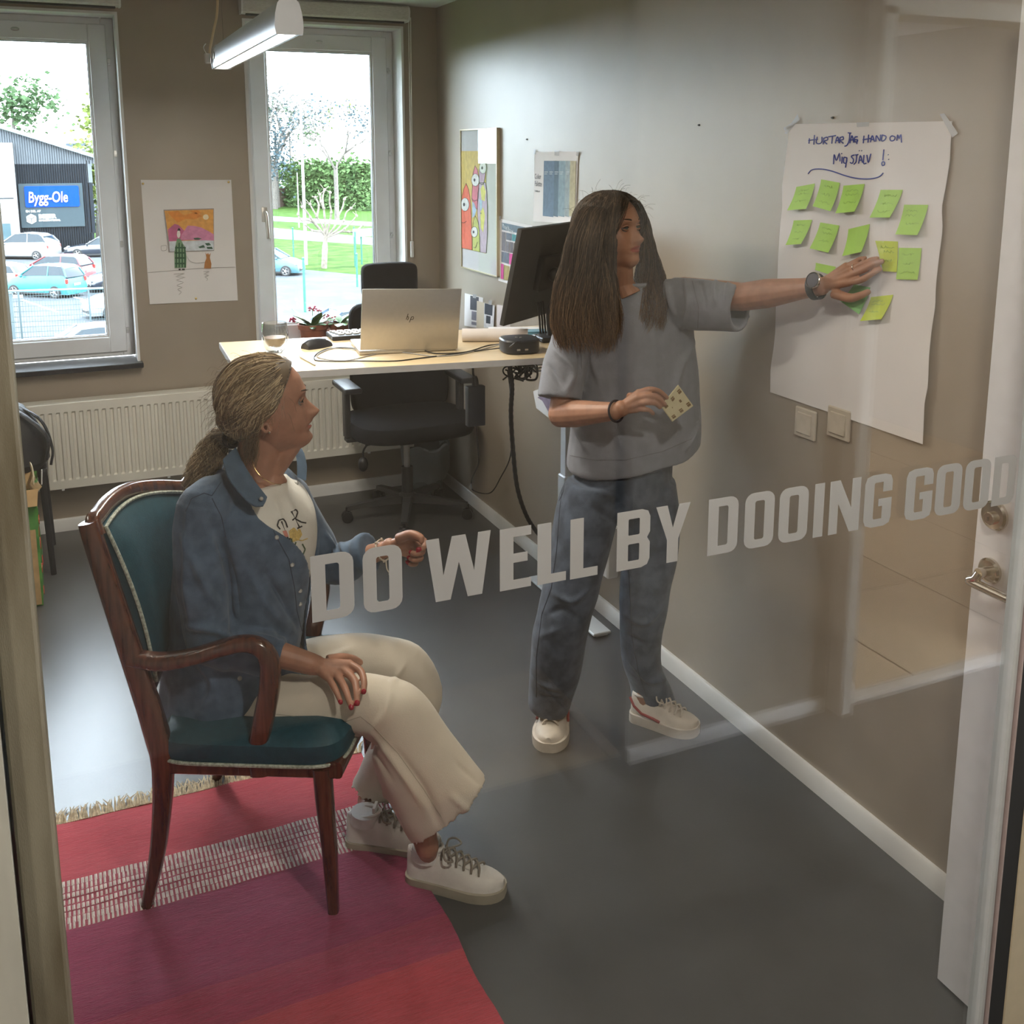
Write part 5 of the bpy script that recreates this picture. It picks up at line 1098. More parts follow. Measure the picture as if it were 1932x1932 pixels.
# ---- cars
M_tyre = mat('tyre', (0.012, 0.012, 0.012), rough=0.9); M_rim = mat('alloy_rim', (0.25, 0.26, 0.27), rough=0.35, metal=0.6); M_cg = mat('car_glass', (0.010, 0.018, 0.024), rough=0.12, spec=0.25)
M_tail = mat('tail_lamp', (0.30, 0.015, 0.01), rough=0.3); M_plate = mat('number_plate', (0.35, 0.36, 0.36), rough=0.5)
def car(label, c, rz, paint, L=4.2, Wd=1.76, Hh=1.50, kind='hatch'):
    """c = centre on the ground, rz = heading of the nose"""
    T = Matrix.Translation(c) @ Matrix.Rotation(rz, 4, 'Z'); r = thing('car', label, 'car', c, rz, 'cars in the car park')
    h = Hh/1.5
    if kind == 'hatch': prof = [(-.5, .34, .88), (-.497, .62, .95), (-.478, .92, .97), (-.455, 1.02, .95), (-.40, 1.05, .96), (.0, 1.0, 1.0), (.20, .97, 1.0), (.33, .90, .96), (.44, .76, .90), (.49, .60, .82), (.5, .36, .72)]; cab = [(-.485, .98, .86), (-.43, 1.34, .74), (-.38, 1.47, .70), (-.15, 1.50, .70), (.03, 1.46, .70), (.24, 1.0, .84)]
    elif kind == 'estate': prof = [(-.5, .34, .88), (-.498, .66, .95), (-.48, .90, .96), (-.44, .95, .95), (.0, .94, 1.0), (.16, .93, 1.0), (.32, .86, .97), (.44, .74, .90), (.49, .58, .80), (.5, .36, .70)]; cab = [(-.47, .92, .86), (-.40, 1.30, .74), (-.30, 1.40, .70), (-.1, 1.44, .70), (.02, 1.40, .70), (.19, .94, .84)]
    else: prof = [(-.5, .40, .90), (-.497, .75, .96), (-.48, 1.05, .97), (-.42, 1.12, .96), (.0, 1.08, 1.0), (.18, 1.06, 1.0), (.32, .99, .97), (.45, .86, .90), (.49, .68, .82), (.5, .40, .75)]; cab = [(-.48, 1.04, .86), (-.40, 1.46, .74), (-.33, 1.60, .72), (-.1, 1.66, .72), (.04, 1.60, .72), (.23, 1.08, .84)]
    b = MB(T); rings = []
    for x, z, s in prof:
        z *= h; hw = Wd/2*s; lo = 0.20; rings.append([(x*L, -hw*0.93, lo), (x*L, -hw, lo+(z-lo)*0.35), (x*L, -hw*0.985, lo+(z-lo)*0.8), (x*L, -hw*0.90, z), (x*L, -hw*0.4, z+0.02), (x*L, hw*0.4, z+0.02), (x*L, hw*0.90, z), (x*L, hw*0.985, lo+(z-lo)*0.8), (x*L, hw, lo+(z-lo)*0.35), (x*L, hw*0.93, lo)])
    b.loft(rings); b.build('car_body', paint, r, shade=0.8)
    b = MB(T); rings = []
    for x, z, s in cab:
        z *= h; zb_ = 0.92*h; hw = Wd/2*s; rings.append([(x*L, -Wd/2*0.86, zb_), (x*L, -hw, z-0.03), (x*L, -hw*0.85, z), (x*L, hw*0.85, z), (x*L, hw, z-0.03), (x*L, Wd/2*0.86, zb_)])
    b.loft(rings); b.build('car_windows', M_cg, r, shade=0.5)
    b = MB(T)                                                     # roof skin and pillars over the glass
    rr_ = [(x, z*h, Wd/2*s) for x, z, s in cab]
    b.loft([[(x*L, -hw*0.97, z-0.045), (x*L, -hw*0.86, z+0.012), (x*L, 0, z+0.03), (x*L, hw*0.86, z+0.012), (x*L, hw*0.97, z-0.045), (x*L, 0, z-0.02)] for x, z, hw in rr_[1:-1]])
    for s_ in (-1, 1):
        for i0, i1 in ((0, 1), (4, 5)):
            (xa, za, wa), (xc, zc, wc) = rr_[i0], rr_[i1]; b.tube([(xa*L, s_*Wd/2*0.865 if i0 == 0 else s_*wa*0.97, za-0.0), (xc*L, s_*wc*0.97 if i0 == 0 else s_*Wd/2*0.865, zc-0.02)], 0.045, 6)
        xm = (rr_[2][0]*0.55+rr_[4][0]*0.45); b.tube([(xm*L, s_*Wd/2*0.87, 0.93*h), (xm*L, s_*rr_[3][2]*0.97, rr_[3][1]-0.05)], 0.035, 6)
        b.ball((0.17*L, s_*Wd/2*1.06, 1.0*h), 0.09, 8, 6, sc=(0.7, 1.1, 0.8))
    b.build('car_roof', paint, r)
    for sx_ in (-0.31, 0.31):
        for s_ in (-1, 1):
            w_ = MB(T); w_.lathe([(0.20, 0.0), (0.31, 0.01), (0.325, 0.05), (0.325, 0.17), (0.30, 0.20), (0.001, 0.20)], (sx_*L, s_*(Wd/2+0.015), 0.325), 20, axis=(0, -s_, 0)); wh = w_.build('wheel', M_tyre, r)
            w_ = MB(T); w_.lathe([(0.001, -0.015), (0.06, -0.012), (0.07, 0.0), (0.20, 0.004), (0.215, -0.006), (0.225, 0.01)], (sx_*L, s_*(Wd/2+0.015), 0.325), 20, axis=(0, -s_, 0))
            for k in range(5):
                a_ = 2*math.pi*k/5; w_.tube([(sx_*L, s_*(Wd/2+0.022), 0.325), (sx_*L+0.20*math.cos(a_), s_*(Wd/2+0.022), 0.325+0.20*math.sin(a_))], 0.022, 4)
            w_.build('rim', M_rim, wh)
    for s_ in (-1, 1):
        b = MB(T); b.box((-0.486*L, s_*Wd*0.43, 0.80*h), (0.10, 0.16, 0.24), bev=0.02); b.build('tail_lamp', M_tail, r)
        b = MB(T); b.ball((0.465*L, s_*Wd*0.36, 0.68*h), 0.15, 10, 8, sc=(1.0, 1.0, 0.6)); b.build('head_lamp', M_plate, r)
    b = MB(T); b.box((-0.503*L, 0, 0.62*h), (0.02, 0.50, 0.11)); b.box((0.503*L, 0, 0.42*h), (0.02, 0.50, 0.11)); b.build('number_plate', M_plate, r)
    b = MB(T); b.box((0.497*L, 0, 0.36), (0.03, 1.0, 0.16), bev=0.01); b.box((0, Wd*0.47, 0.24), (L*0.5, 0.05, 0.08)); b.box((0, -Wd*0.47, 0.24), (L*0.5, 0.05, 0.08)); b.build('lower_trim', M_tyre, r)
    return r
P_teal = mat('paint_teal', (0.004, 0.10, 0.12), rough=0.5, var=0.02, coat=0.15); P_wht = mat('paint_white', (0.16, 0.165, 0.17), rough=0.25, var=0.02, coat=0.6)
P_blk = mat('paint_black', (0.010, 0.014, 0.022), rough=0.2, var=0.02, coat=0.6); P_red = mat('paint_red', (0.16, 0.008, 0.012), rough=0.5, var=0.02, coat=0.15); P_cy = mat('paint_ice', (0.03, 0.085, 0.10), rough=0.5, var=0.02, coat=0.15)
RR = math.radians
car('turquoise hatchback seen from behind in the middle of the car park', AG(86, 560)+V(0, 0.4, 0), RR(142), P_teal, L=3.9, Wd=1.70, Hh=1.68)
car('white sport utility car in front of the store sign', AG(46, 489)+V(0.0, 0.4, 0), RR(150), P_wht, L=4.6, Wd=1.85, Hh=1.66, kind='suv')
car('black estate car parked before the dark facade', AG(182, 484)+V(0.3, 0, 0), RR(172), P_blk, L=4.7, Wd=1.82, Hh=1.46, kind='estate')
car('red car just behind the turquoise hatchback', AG(104, 536)+V(0, 1.4, 0), RR(150), P_red, L=4.2, Hh=1.55)
car('white car left of the turquoise hatchback', AG(4, 545)+V(-0.6, 0.5, 0), RR(148), P_wht, L=4.4, kind='estate')
car('dark blue car right of the turquoise hatchback', AG(182, 549)+V(1.6, 0.2, 0), RR(195), P_blk, L=4.3, kind='hatch')
car('white car with a large wheel nearest the right side of the left window', AG(228, 598)+V(0.6, 0.5, 0), RR(196), P_wht, L=4.3, Hh=1.62)
car('white-roofed car seen from above at the very bottom of the left window', AG(160, 690)+V(0, 0, 0), RR(185), P_wht, L=4.5, Hh=1.5, kind='estate')
car('small ice-blue car seen through the right window', AG(516, 520)+V(0, 0.6, 0), RR(-32), P_cy, L=3.9, Wd=1.70, Hh=1.62)
car('blue car low in the right window behind the flower pots', AG(640, 655)+V(0, 0, 0), RR(190), mat('paint_blue', (0.03, 0.07, 0.16), rough=0.25, coat=0.5), L=4.2)

# ---- mesh fence round the yard
fr_ = thing('mesh_fence', 'grey wire mesh fence with a top rail across the car park', 'fence', AG(100, 650))
fa, fc = AG(12, 655), AG(330, 640); fd = (fc-fa).normalized(); fl = (fc-fa).length; fh = 2.15
M_fen = mat('fence_grey', (0.05, 0.075, 0.08), rough=0.5, metal=0.3)
for k, t in enumerate((0.0, 0.095, 0.5, 1.0)):
    p = fa+fd*fl*t; b = MB(); b.box(p+V(0, 0, fh/2), (0.07, 0.07, fh+0.05)); b.build('post', M_fen, fr_)
b = MB(); b.tube([fa+V(0, 0, fh), fc+V(0, 0, fh)], 0.045, 6); b.build('top_rail', mat('fence_rail', (0.10, 0.16, 0.17), rough=0.4), fr_)
b = MB(); n = int(fl/0.10)
for i in range(n): p = fa+fd*(0.10*i); b.tube([p+V(0, 0, 0.1), p+V(0, 0, fh)], 0.007, 3, caps=False)
for j in range(10): b.tube([fa+V(0, 0, 0.15+0.2*j), fc+V(0, 0, 0.15+0.2*j)], 0.010, 3, caps=False)
o = b.build('mesh_wires', M_fen, fr_); o['kind'] = 'stuff'
b = MB()
for i in range(9): p = AG(13+i*2.3, 657); b.box(p+V(0, -0.3, fh/2), (0.035, 0.035, fh))
for z_ in (0.2, fh*0.5, fh): b.tube([AG(12, 657)+V(0, -0.3, z_), AG(33, 657)+V(0, -0.3, z_)], 0.03, 4)
o = b.build('gate_bars', M_fen, fr_); o['kind'] = 'stuff'
b = MB(); p = AG(42, 650); b.box(p+V(0.0, -0.1, fh-0.25), (0.36, 0.03, 0.12)); b.build('gate_notice', M_plate, fr_)

# ---- posts and masts
M_grn = mat('post_green', (0.010, 0.085, 0.060), rough=0.5)
for k, (x, y0, y1) in enumerate(((287, 1045, 1275), (370, 1265, 1660), (740, 1075, 1330), (750, 1235, 1475), (783, 1110, 1310), (104, 1035, 1120))):
    p = AG(*ZR(x, y1)); d_ = p.y; q = AY(*ZR(x, y0), d_); b = MB(); b.tube([p, V(p.x, p.y, q.z)], 0.055 if k != 1 else 0.06, 6); b.ball(V(p.x, p.y, q.z), 0.07, 8, 5)
    tag(b.build('fence_post', M_grn), ['green fence post left of the white mast', 'tall green post rising behind the flowering plant', 'green post on the grass left of the signpost', 'lower green post beside the chair headrest', 'green post beside the blue sign frame at the right window edge', 'green post at the left edge of the right window'][k], 'post')
for k, (x, y0, y1, rr_, lab) in enumerate(((378, 60, 1312, 0.11, 'thick white mast on the grass'), (326, 640, 1040, 0.07, 'thin pale lamp post beyond the road, left of the mast'), (614, 560, 1000, 0.08, 'thin pale post beyond the path, right of the pruned tree'))):
    p = AG(*ZR(x, y1)); q = AY(*ZR(x-22 if k == 0 else x-8, y0), p.y); b = MB(); b.tube([p, V(p.x, p.y, lerp(p.z, q.z, 0.5)), V(p.x, p.y, q.z)], [rr_, rr_*0.85, rr_*0.6], 8)
    tag(b.build('mast', mat('mast_white', spec=0.04, c=(0.30, 0.30, 0.30), rough=0.5)), lab, 'mast')
p = AG(*ZR(830, 1320)); r = thing('road_sign', 'blue-framed sign at the right edge of the window', 'sign', p); b = MB()
for dx in (-0.9, 0.5): b.tube([p+V(dx, 0, 0), p+V(dx, 0, 2.6)], 0.04, 6)
b.build('sign_legs', M_grn, r); b = MB(); b.box(p+V(-0.2, -0.05, 2.2), (1.6, 0.05, 0.5)); b.build('sign_face', mat('sign_pale', (0.12, 0.22, 0.24), rough=0.4), r)

# ---- vegetation
rndt = random.Random(11)
M_bark = mat('bark_grey', (0.085, 0.075, 0.065), rough=0.95, var=0.3, scale=8)
def branchy(mb, p, d, L, r_, lvl, tips, spread=0.6, knob=False):
    n = 4; pts = [p]; q = p
    for i in range(n):
        d = (d+V(rndt.uniform(-.16, .16), rndt.uniform(-.16, .16), rndt.uniform(-.02, .12))).normalized(); q = q+d*(L/n); pts.append(q)
    mb.tube(pts, [r_*(1-0.35*i/n) for i in range(n+1)], 5)
    if lvl == 0:
        tips.append(q)
        if knob: mb.ball(q, r_*1.9, 7, 5)
        return
    for k in range(rndt.choice((2, 3, 3))):
        a = rndt.uniform(0, 6.28); x, y = frame(d); nd = (d+(x*math.cos(a)+y*math.sin(a))*spread*rndt.uniform(.7, 1.2)+V(0, 0, .12)).normalized()
        branchy(mb, lerp(q, pts[-2], rndt.random()*0.8), nd, L*rndt.uniform(.6, .85), r_*0.60, lvl-1, tips, spread, knob)
def leaves(name, pts, n, sp, size, m, r, flat_=1.0):
    b = MB()
    for _ in range(n):
        c = rndt.choice(pts)+V(rndt.gauss(0, sp), rndt.gauss(0, sp), rndt.gauss(0, sp*flat_)); s = size*rndt.uniform(.5, 1.3)
        a = Vector((rndt.gauss(0, 1), rndt.gauss(0, 1), rndt.gauss(0, 1))).normalized(); x, y = frame(a)
        b.face([b.vert(c+x*s), b.vert(c+y*s*0.7), b.vert(c-x*s), b.vert(c-y*s*0.7)])
    o = b.build(name, m, r, flat=True); o['kind'] = 'stuff'; return o
M_bloom = mat('blossom_white', (0.42, 0.42, 0.42), rough=0.9, var=0.1); M_leafd = mat('leaf_far', spec=0.04, c=(0.05, 0.085, 0.04), rough=0.9, var=0.4, scale=2); M_leafy = mat('leaf_spring', spec=0.04, c=(0.10, 0.13, 0.035), rough=0.9, var=0.3, scale=2)
M_twig = mat('leaf_grey', spec=0.04, c=(0.045, 0.065, 0.075), rough=0.9, var=0.3, scale=2)
def tree(name, label, base, h, trunk_r, lvl, L0, crown, sp, size, n, m, lean=V(0, 0, 1), fork=0.35):
    r = thing(name, label, 'tree', base); b = MB(); tips = []
    top = base+lean.normalized()*h*fork; b.tube([base, lerp(base, top, .5)+V(.05, 0, 0), top], [trunk_r*1.2, trunk_r, trunk_r*0.85], 8)
    for k in range(4):
        a = 1.57*k+rndt.random(); branchy(b, top, V(math.cos(a)*0.6, math.sin(a)*0.6, 0.9).normalized(), L0, trunk_r*0.6, lvl, tips)
    b.build('trunk', M_bark, r)
    if n:
        leaves('foliage', tips, n, sp, size, m, r)
    return r
# pruned pollard in the middle of the right window
pb = AG(*ZR(508, 1338)); r = thing('pollard_tree', 'small pruned pollard tree with knobbly pale branches on the grass strip', 'tree', pb); b = MB(); sc_ = 64*1.0
tp = lambda x, y, dy=0: AY(*ZR(x, y), pb.y+dy)
b.tube(spline([pb, tp(512, 1240), tp(518, 1120), tp(522, 1100)]), [0.19]*10+[0.15]*9, 8)
for pts in ([(520, 1110), (490, 1070), (440, 1010), (385, 985), (345, 990), (318, 945)], [(520, 1110), (500, 1040), (455, 960), (420, 900), (405, 870)], [(522, 1105), (515, 1000), (505, 900), (498, 820), (512, 765)],
            [(522, 1105), (545, 1020), (560, 930), (548, 860), (552, 785)], [(524, 1108), (580, 1040), (610, 960), (640, 900), (655, 835)], [(525, 1108), (600, 1060), (650, 990), (670, 930), (705, 900)],
            [(526, 1110), (620, 1075), (690, 1020), (745, 955)], [(560, 1090), (640, 1070), (730, 1070), (790, 1020)], [(470, 1045), (430, 1000), (385, 930), (350, 890)], [(455, 960), (470, 880), (445, 820)], [(610, 960), (600, 880), (600, 830)], [(505, 900), (485, 850), (478, 800)], [(490, 1070), (420, 1060), (370, 1020)]):
    dy = rndt.uniform(-1.2, 1.2); q = [tp(x, y, dy*i/len(pts)) for i, (x, y) in enumerate(pts)]; s_ = spline(q, 4); n_ = len(s_)
    b.tube(s_, [0.085-0.045*i/n_ for i in range(n_)], 6)
    for i in (n_//2, n_-1): b.ball(s_[i], 0.10, 7, 5)
    for _ in range(3): e = s_[-1]; b.tube([e, e+V(rndt.uniform(-.3, .3), 0, rndt.uniform(.0, .35))], 0.02, 4)
b.build('trunk', mat('bark_pale', spec=0.04, c=(0.14, 0.12, 0.10), rough=0.9, var=0.25, scale=5), r)
t1 = AG(*ZR(150, 905)); tree('blossoming_tree', 'tall white-blossoming tree beyond the road at the left of the right window', t1, 16, 0.35, 3, 4.2, 0, 1.3, 0.26, 3200, M_bloom)
tips = [AY(*ZR(150+rndt.gauss(0, 55), 430+rndt.gauss(0, 130)), t1.y+rndt.gauss(0, 2)) for _ in range(60)]
r = thing('hedge_tree', 'grey-green budding tree mixed with the blossoming one', 'tree', t1+V(1, 3, 0)); b = MB(); b.tube([t1+V(1, 3, 0), t1+V(1, 3, 10)], [0.3, 0.15], 6); b.build('trunk', M_bark, r); leaves('foliage', tips, 1500, 1.0, 0.20, M_twig, r)
pine = AG(*ZR(200, 870))+V(0, 22, 0); r = thing('pine_tree', 'dark green pine rising highest behind the blossoming tree', 'tree', pine)
b = MB(); tpz = AY(*ZR(200, 90), pine.y).z; b.tube([pine, V(pine.x, pine.y, tpz)], [0.35, 0.12], 8); b.build('trunk', M_bark, r)
leaves('foliage', [AY(*ZR(x, y), pine.y) for x, y in ((75, 170), (95, 140), (150, 105), (230, 130), (265, 120), (290, 165), (250, 180), (300, 230), (380, 310), (400, 320), (350, 165), (410, 370), (75, 200))], 1300, 0.85, 0.3, M_leafd, r)
t2 = AG(*ZR(600, 985)); tree('bare_tree', 'bare spreading tree beyond the path behind the pollard', t2, 13, 0.22, 4, 2.6, 0, 0.8, 0.16, 700, M_twig, fork=0.42)
t3 = AG(*ZR(540, 860))+V(0, 25, 0); r = thing('birch_tree', 'sparse yellowish birch high in the right window', 'tree', t3); b = MB(); b.tube([t3, V(t3.x, t3.y, AY(*ZR(545, 180), t3.y).z)], [0.25, 0.08], 6); b.build('trunk', M_bark, r)
leaves('foliage', [AY(*ZR(x, y), t3.y) for x, y in ((525, 190), (560, 175), (515, 210), (500, 260), (515, 300), (710, 155), (400, 590), (420, 580))], 240, 0.8, 0.28, M_leafy, r)
# hedge and wooden fence on the far side of the grass
hs = thing('hedge', 'long green hedge at the far side of the grass', 'hedge', AG(*ZR(500, 885))); b = MB()
pts = [AG(*ZR(x, 890+0.05*(x-250)))+V(0, 1.5, zz) for x in range(230, 900, 14) for zz in (0.5, 1.5, 2.6, 3.6, 4.6, 5.4)]
leaves('foliage', pts, 5200, 0.7, 0.30, mat('leaf_hedge', spec=0.04, c=(0.055, 0.095, 0.035), rough=0.9, var=0.4, scale=1.5), hs)
wf = thing('board_fence', 'brown board fence left of the hedge', 'fence', AG(*ZR(150, 890)))
a, c = AG(*ZR(60, 905)), AG(*ZR(262, 882)); 
for i in range(26):
    p = lerp(a, c, i/25); b = MB(); b.box(p+V(0, 0, 1.25), ((c-a).length/26*0.86, 0.05, 2.5)); b.build('board', mat('board_brown2', spec=0.04, c=(0.06, 0.045, 0.035), rough=0.9, var=0.2, scale=3), wf)
wh_ = thing('white_cabin', 'white cabin beyond the board fence', 'building', AG(*ZR(205, 800))); q = AG(*ZR(205, 860))+V(0, 6, 0); z1 = AY(*ZR(205, 600), q.y).z
b = MB(); b.box(V(q.x, q.y+2, (GZ+z1)/2), (4.5, 4, z1-GZ)); b.build('cabin_wall', mat('cabin_white', (0.3, 0.3, 0.3), rough=0.8), wh_)
b = MB(); b.loft([[V(q.x-2.6, y, z1), V(q.x+2.6, y, z1), V(q.x, y, z1+0.9)] for y in (q.y-0.3, q.y+4.3)]); b.build('cabin_roof', M_wh, wh_)
# trees over the store roof
for (cl_, lab, n, m) in (([(60, 90), (110, 110), (160, 120), (240, 60), (290, 90), (330, 130), (200, 150), (30, 110), (180, 190), (10, 190), (170, 280), (10, 285)], 'leafy tree crown showing above the store at the far left', 900, M_leafd),
                         ([(675, 190), (665, 260), (680, 290)], 'narrow leafy tree behind the right end of the store roof', 260, M_leafy), ([(690, 620), (700, 700), (705, 760), (715, 900), (700, 560), (660, 480)], 'bush between the store and the window edge', 700, M_leafy)):
    yy = YB+22 if cl_[0][0] != 690 else YB+6; q = AY(*ZL(*cl_[0]), yy); r = thing('tree', lab, 'tree', V(q.x, yy, GZ)); b = MB(); b.tube([V(q.x, yy, GZ), V(q.x+0.3, yy, q.z)], [0.4, 0.1], 6); b.build('trunk', M_bark, r)
    leaves('foliage', [AY(*ZL(x, y), yy+rndt.uniform(-2, 2)) for x, y in cl_], n, 0.85, 0.26, m, r)

# ------------------------------------------------------------------ people: shared tools
from mathutils.bvhtree import BVHTree
def remesh(mb, name, mats, parent, voxel, smooth=2, disp=None, paint=None, label=None, sf=0.5):
    me = bpy.data.meshes.new('tmp'); bmesh.ops.recalc_face_normals(mb.bm, faces=mb.bm.faces[:]); mb.bm.to_mesh(me); mb.bm.free()
    o = bpy.data.objects.new('tmp', me); col.objects.link(o)
    md = o.modifiers.new('r', 'REMESH'); md.mode = 'VOXEL'; md.voxel_size = voxel
    if smooth: ms = o.modifiers.new('s', 'SMOOTH'); ms.factor = sf; ms.iterations = smooth
    bpy.context.view_layer.update()
    m2 = bpy.data.meshes.new_from_object(o.evaluated_get(bpy.context.evaluated_depsgraph_get())); bpy.data.objects.remove(o)
    n = len(m2.vertices); P = np.empty(n*3); m2.vertices.foreach_get('co', P); P = P.reshape(-1, 3)
    if disp is not None:
        N = np.empty(n*3); m2.vertices.foreach_get('normal', N); N = N.reshape(-1, 3); P = P+N*disp(P, BVHTree.FromPolygons([tuple(p) for p in P], [tuple(p.vertices) for p in m2.polygons]))[:, None]
    BV = BVHTree.FromPolygons([tuple(p) for p in P], [tuple(p.vertices) for p in m2.polygons]) if parent is not None else None
    M = np.array(ROOT[parent.name].inverted()); Q = P@M[:3, :3].T+M[:3, 3]; m2.vertices.foreach_set('co', Q.astype(np.float32).ravel())
    m2.materials.clear()
    for x in (mats if isinstance(mats, (list, tuple)) else [mats]): m2.materials.append(x)
    k = len(m2.polygons); mi = np.zeros(k, dtype=np.int32)
    if paint is not None:
        C = np.empty(k*3); m2.polygons.foreach_get('center', C); C = C.reshape(-1, 3)
        Mi = np.array(ROOT[parent.name]); mi = paint(C@Mi[:3, :3].T+Mi[:3, 3]).astype(np.int32)
    m2.polygons.foreach_set('material_index', mi); m2.polygons.foreach_set('use_smooth', np.ones(k, dtype=bool)); m2.update()
    m2.name = name; ob = bpy.data.objects.new(name, m2); col.objects.link(ob); ob.parent = parent; ROOT[ob.name] = ROOT[parent.name]
    if label: ob['label'] = label
    return ob, BV
def segd(P, a, c):
    a = np.array(a); c = np.array(c); ab = c-a; t = np.clip(((P-a)@ab)/(ab@ab), 0, 1); d = P-(a+t[:, None]*ab); return np.sqrt((d*d).sum(1)), t
def folds(L, noise_amp=0.0, freq=(18, 22, 9), seed=0):
    """ridges running over the cloth: each fold's points are first dropped onto the surface"""
    def f(P, BV):
        out = np.zeros(len(P))
        for pts, w_, h_ in L:
            q = []
            for p in spline(pts, 6):
                r_ = BV.ray_cast(CAM, (p-CAM).normalized()); q.append(r_[0] if r_[0] is not None else (q[-1] if q else p))
            best = None; n = len(q)-1
            for i in range(n):
                if (q[i+1]-q[i]).length < 1e-6: continue
                d, t = segd(P, q[i], q[i+1]); g = np.exp(-(d/w_)**2)*np.sin(np.pi*np.clip((i+t)/n*0.9+0.05, 0, 1))**0.6
                best = g if best is None else np.maximum(best, g)
            if best is not None: out += best*h_
        if noise_amp:
            x, y, z = P[:, 0]*freq[0]+seed, P[:, 1]*freq[1], P[:, 2]*freq[2]
            out += noise_amp*(np.sin(x+1.7*np.sin(z*1.3+y*.6))*np.cos(y*1.1+1.9*np.sin(x*.7+z))+0.5*np.sin(2.1*x+1.3*z+2*np.sin(y)))
        return out
    return f
def capsule(mb, pts, radii, n=14):
    mb.tube(pts, radii, n); mb.ball(pts[0], radii[0]*0.999, 12, 8); mb.ball(pts[-1], radii[-1]*0.999, 12, 8)
def hit(BV, u, v, off=0.0015, far=False):
    d = ray(u, v).normalized(); r_ = BV.ray_cast(CAM, d)
    if r_[0] is None: return None
    return r_[0]-d*off
def decal(BV, name, m, polys, parent, off=0.0012, sub=5, label=None):
    """flat print lying on a garment: each polygon is draped by casting its points onto the cloth"""
    b = MB()
    for p in polys:
        cx_ = sum(q[0] for q in p)/len(p); cy_ = sum(q[1] for q in p)/len(p); c = hit(BV, cx_, cy_, off)
        if c is None: continue
        rg = [hit(BV, *q, off) for q in p]; rg = [x if x is not None else c for x in rg]
        vc = b.vert(c); vs = [b.vert(x) for x in rg]
        for i in range(len(vs)): b.face([vc, vs[i], vs[(i+1) % len(vs)]])
    return b.build(name, m, parent, label=label)
def seam(BV, name, m, lines, parent, r=0.0008, off=0.0006, label=None):
    b = MB()
    for ln in lines:
        pts = []
        for (u0, v0), (u1, v1) in zip(ln[:-1], ln[1:]):
            k = max(2, int(math.hypot(u1-u0, v1-v0)/5))
            pts += [hit(BV, lerp(u0, u1, i/k), lerp(v0, v1, i/k), off) for i in range(k)]
        pts = [p for p in pts if p is not None]; run = []
        for p in pts:
            if run and (p-run[-1]).length > 0.03:
                if len(run) > 1: b.tube(run, r, 5)
                run = []
            run.append(p)
        if len(run) > 1: b.tube(run, r, 5)
    return b.build(name, m, parent, label=label)

def interp(tab, z):
    tab = sorted(tab)
    return float(np.interp(z, [t[0] for t in tab], [t[1] for t in tab]))
XF = [(.112, .0), (.108, .028), (.098, .052), (.082, .070), (.062, .082), (.042, .088), (.026, .0905), (.016, .089), (.006, .084), (-.005, .083), (-.020, .084), (-.036, .086), (-.048, .0885), (-.058, .087), (-.068, .083), (-.080, .085), (-.090, .086), (-.102, .079), (-.110, .066), (-.116, .04)]
XB = [(.112, .0), (.106, -.035), (.092, -.066), (.070, -.088), (.040, -.099), (.010, -.100), (-.015, -.092), (-.040, -.075), (-.060, -.052), (-.075, -.030), (-.090, -.012), (-.105, .010), (-.116, .025)]
WD = [(.112, .0), (.106, .030), (.092, .052), (.070, .067), (.040, .0745), (.010, .0755), (-.015, .0735), (-.035, .069), (-.055, .062), (-.075, .052), (-.092, .040), (-.104, .029), (-.116, .014)]
def head_point(z, t):
    xf, xb, wd = interp(XF, z), interp(XB, z), interp(WD, z); c, s = math.cos(t), math.sin(t); x0 = 0.0
    e = 0.86 if c > 0 else 1.0
    x = (xf if c > 0 else -xb)*math.copysign(abs(c)**e, c); y = wd*math.copysign(abs(s)**0.92, s)
    if c > 0:
        k = abs(c)**0.3
        nz_ = 0.0
        if -.047 < z < .014:
            if z > -.030: nz_ = 0.031*((.014-z)/.044)**1.08
            else: nz_ = 0.031*max(0, (z+.047)/.017)**0.55
            sg_ = 0.0085+0.0040*max(0, min(1, (.014-z)/.044))
            x += k*nz_*math.exp(-(y/sg_)**2)
            x += 0.010*math.exp(-((abs(y)-.0125)/.0055)**2-((z+.034)/.008)**2)      # nostril wings
        x -= 0.0085*math.exp(-((abs(y)-.031)/.014)**2-((z-.008)/.0115)**2)          # eye sockets
        x += 0.0045*math.exp(-((abs(y)-.028)/.020)**2-((z-.027)/.007)**2)           # brows
        x += 0.0045*math.exp(-((abs(y)-.043)/.016)**2-((z+.020)/.018)**2)           # cheeks
        x += 0.0068*math.exp(-(y/.020)**2-((z+.0505)/.0042)**2)+0.0070*math.exp(-(y/.017)**2-((z+.0645)/.0050)**2)   # lips
        x -= 0.0060*math.exp(-(y/.024)**2-((z+.0575)/.0028)**2)
        x -= 0.0030*math.exp(-(y/.020)**2-((z+.073)/.005)**2)
        x += 0.0035*math.exp(-(y/.014)**2-((z+.090)/.010)**2)
        x -= 0.0022*math.exp(-((abs(y)-.030)/.006)**2-((z+.052)/.012)**2)
    return V(x, y, z)
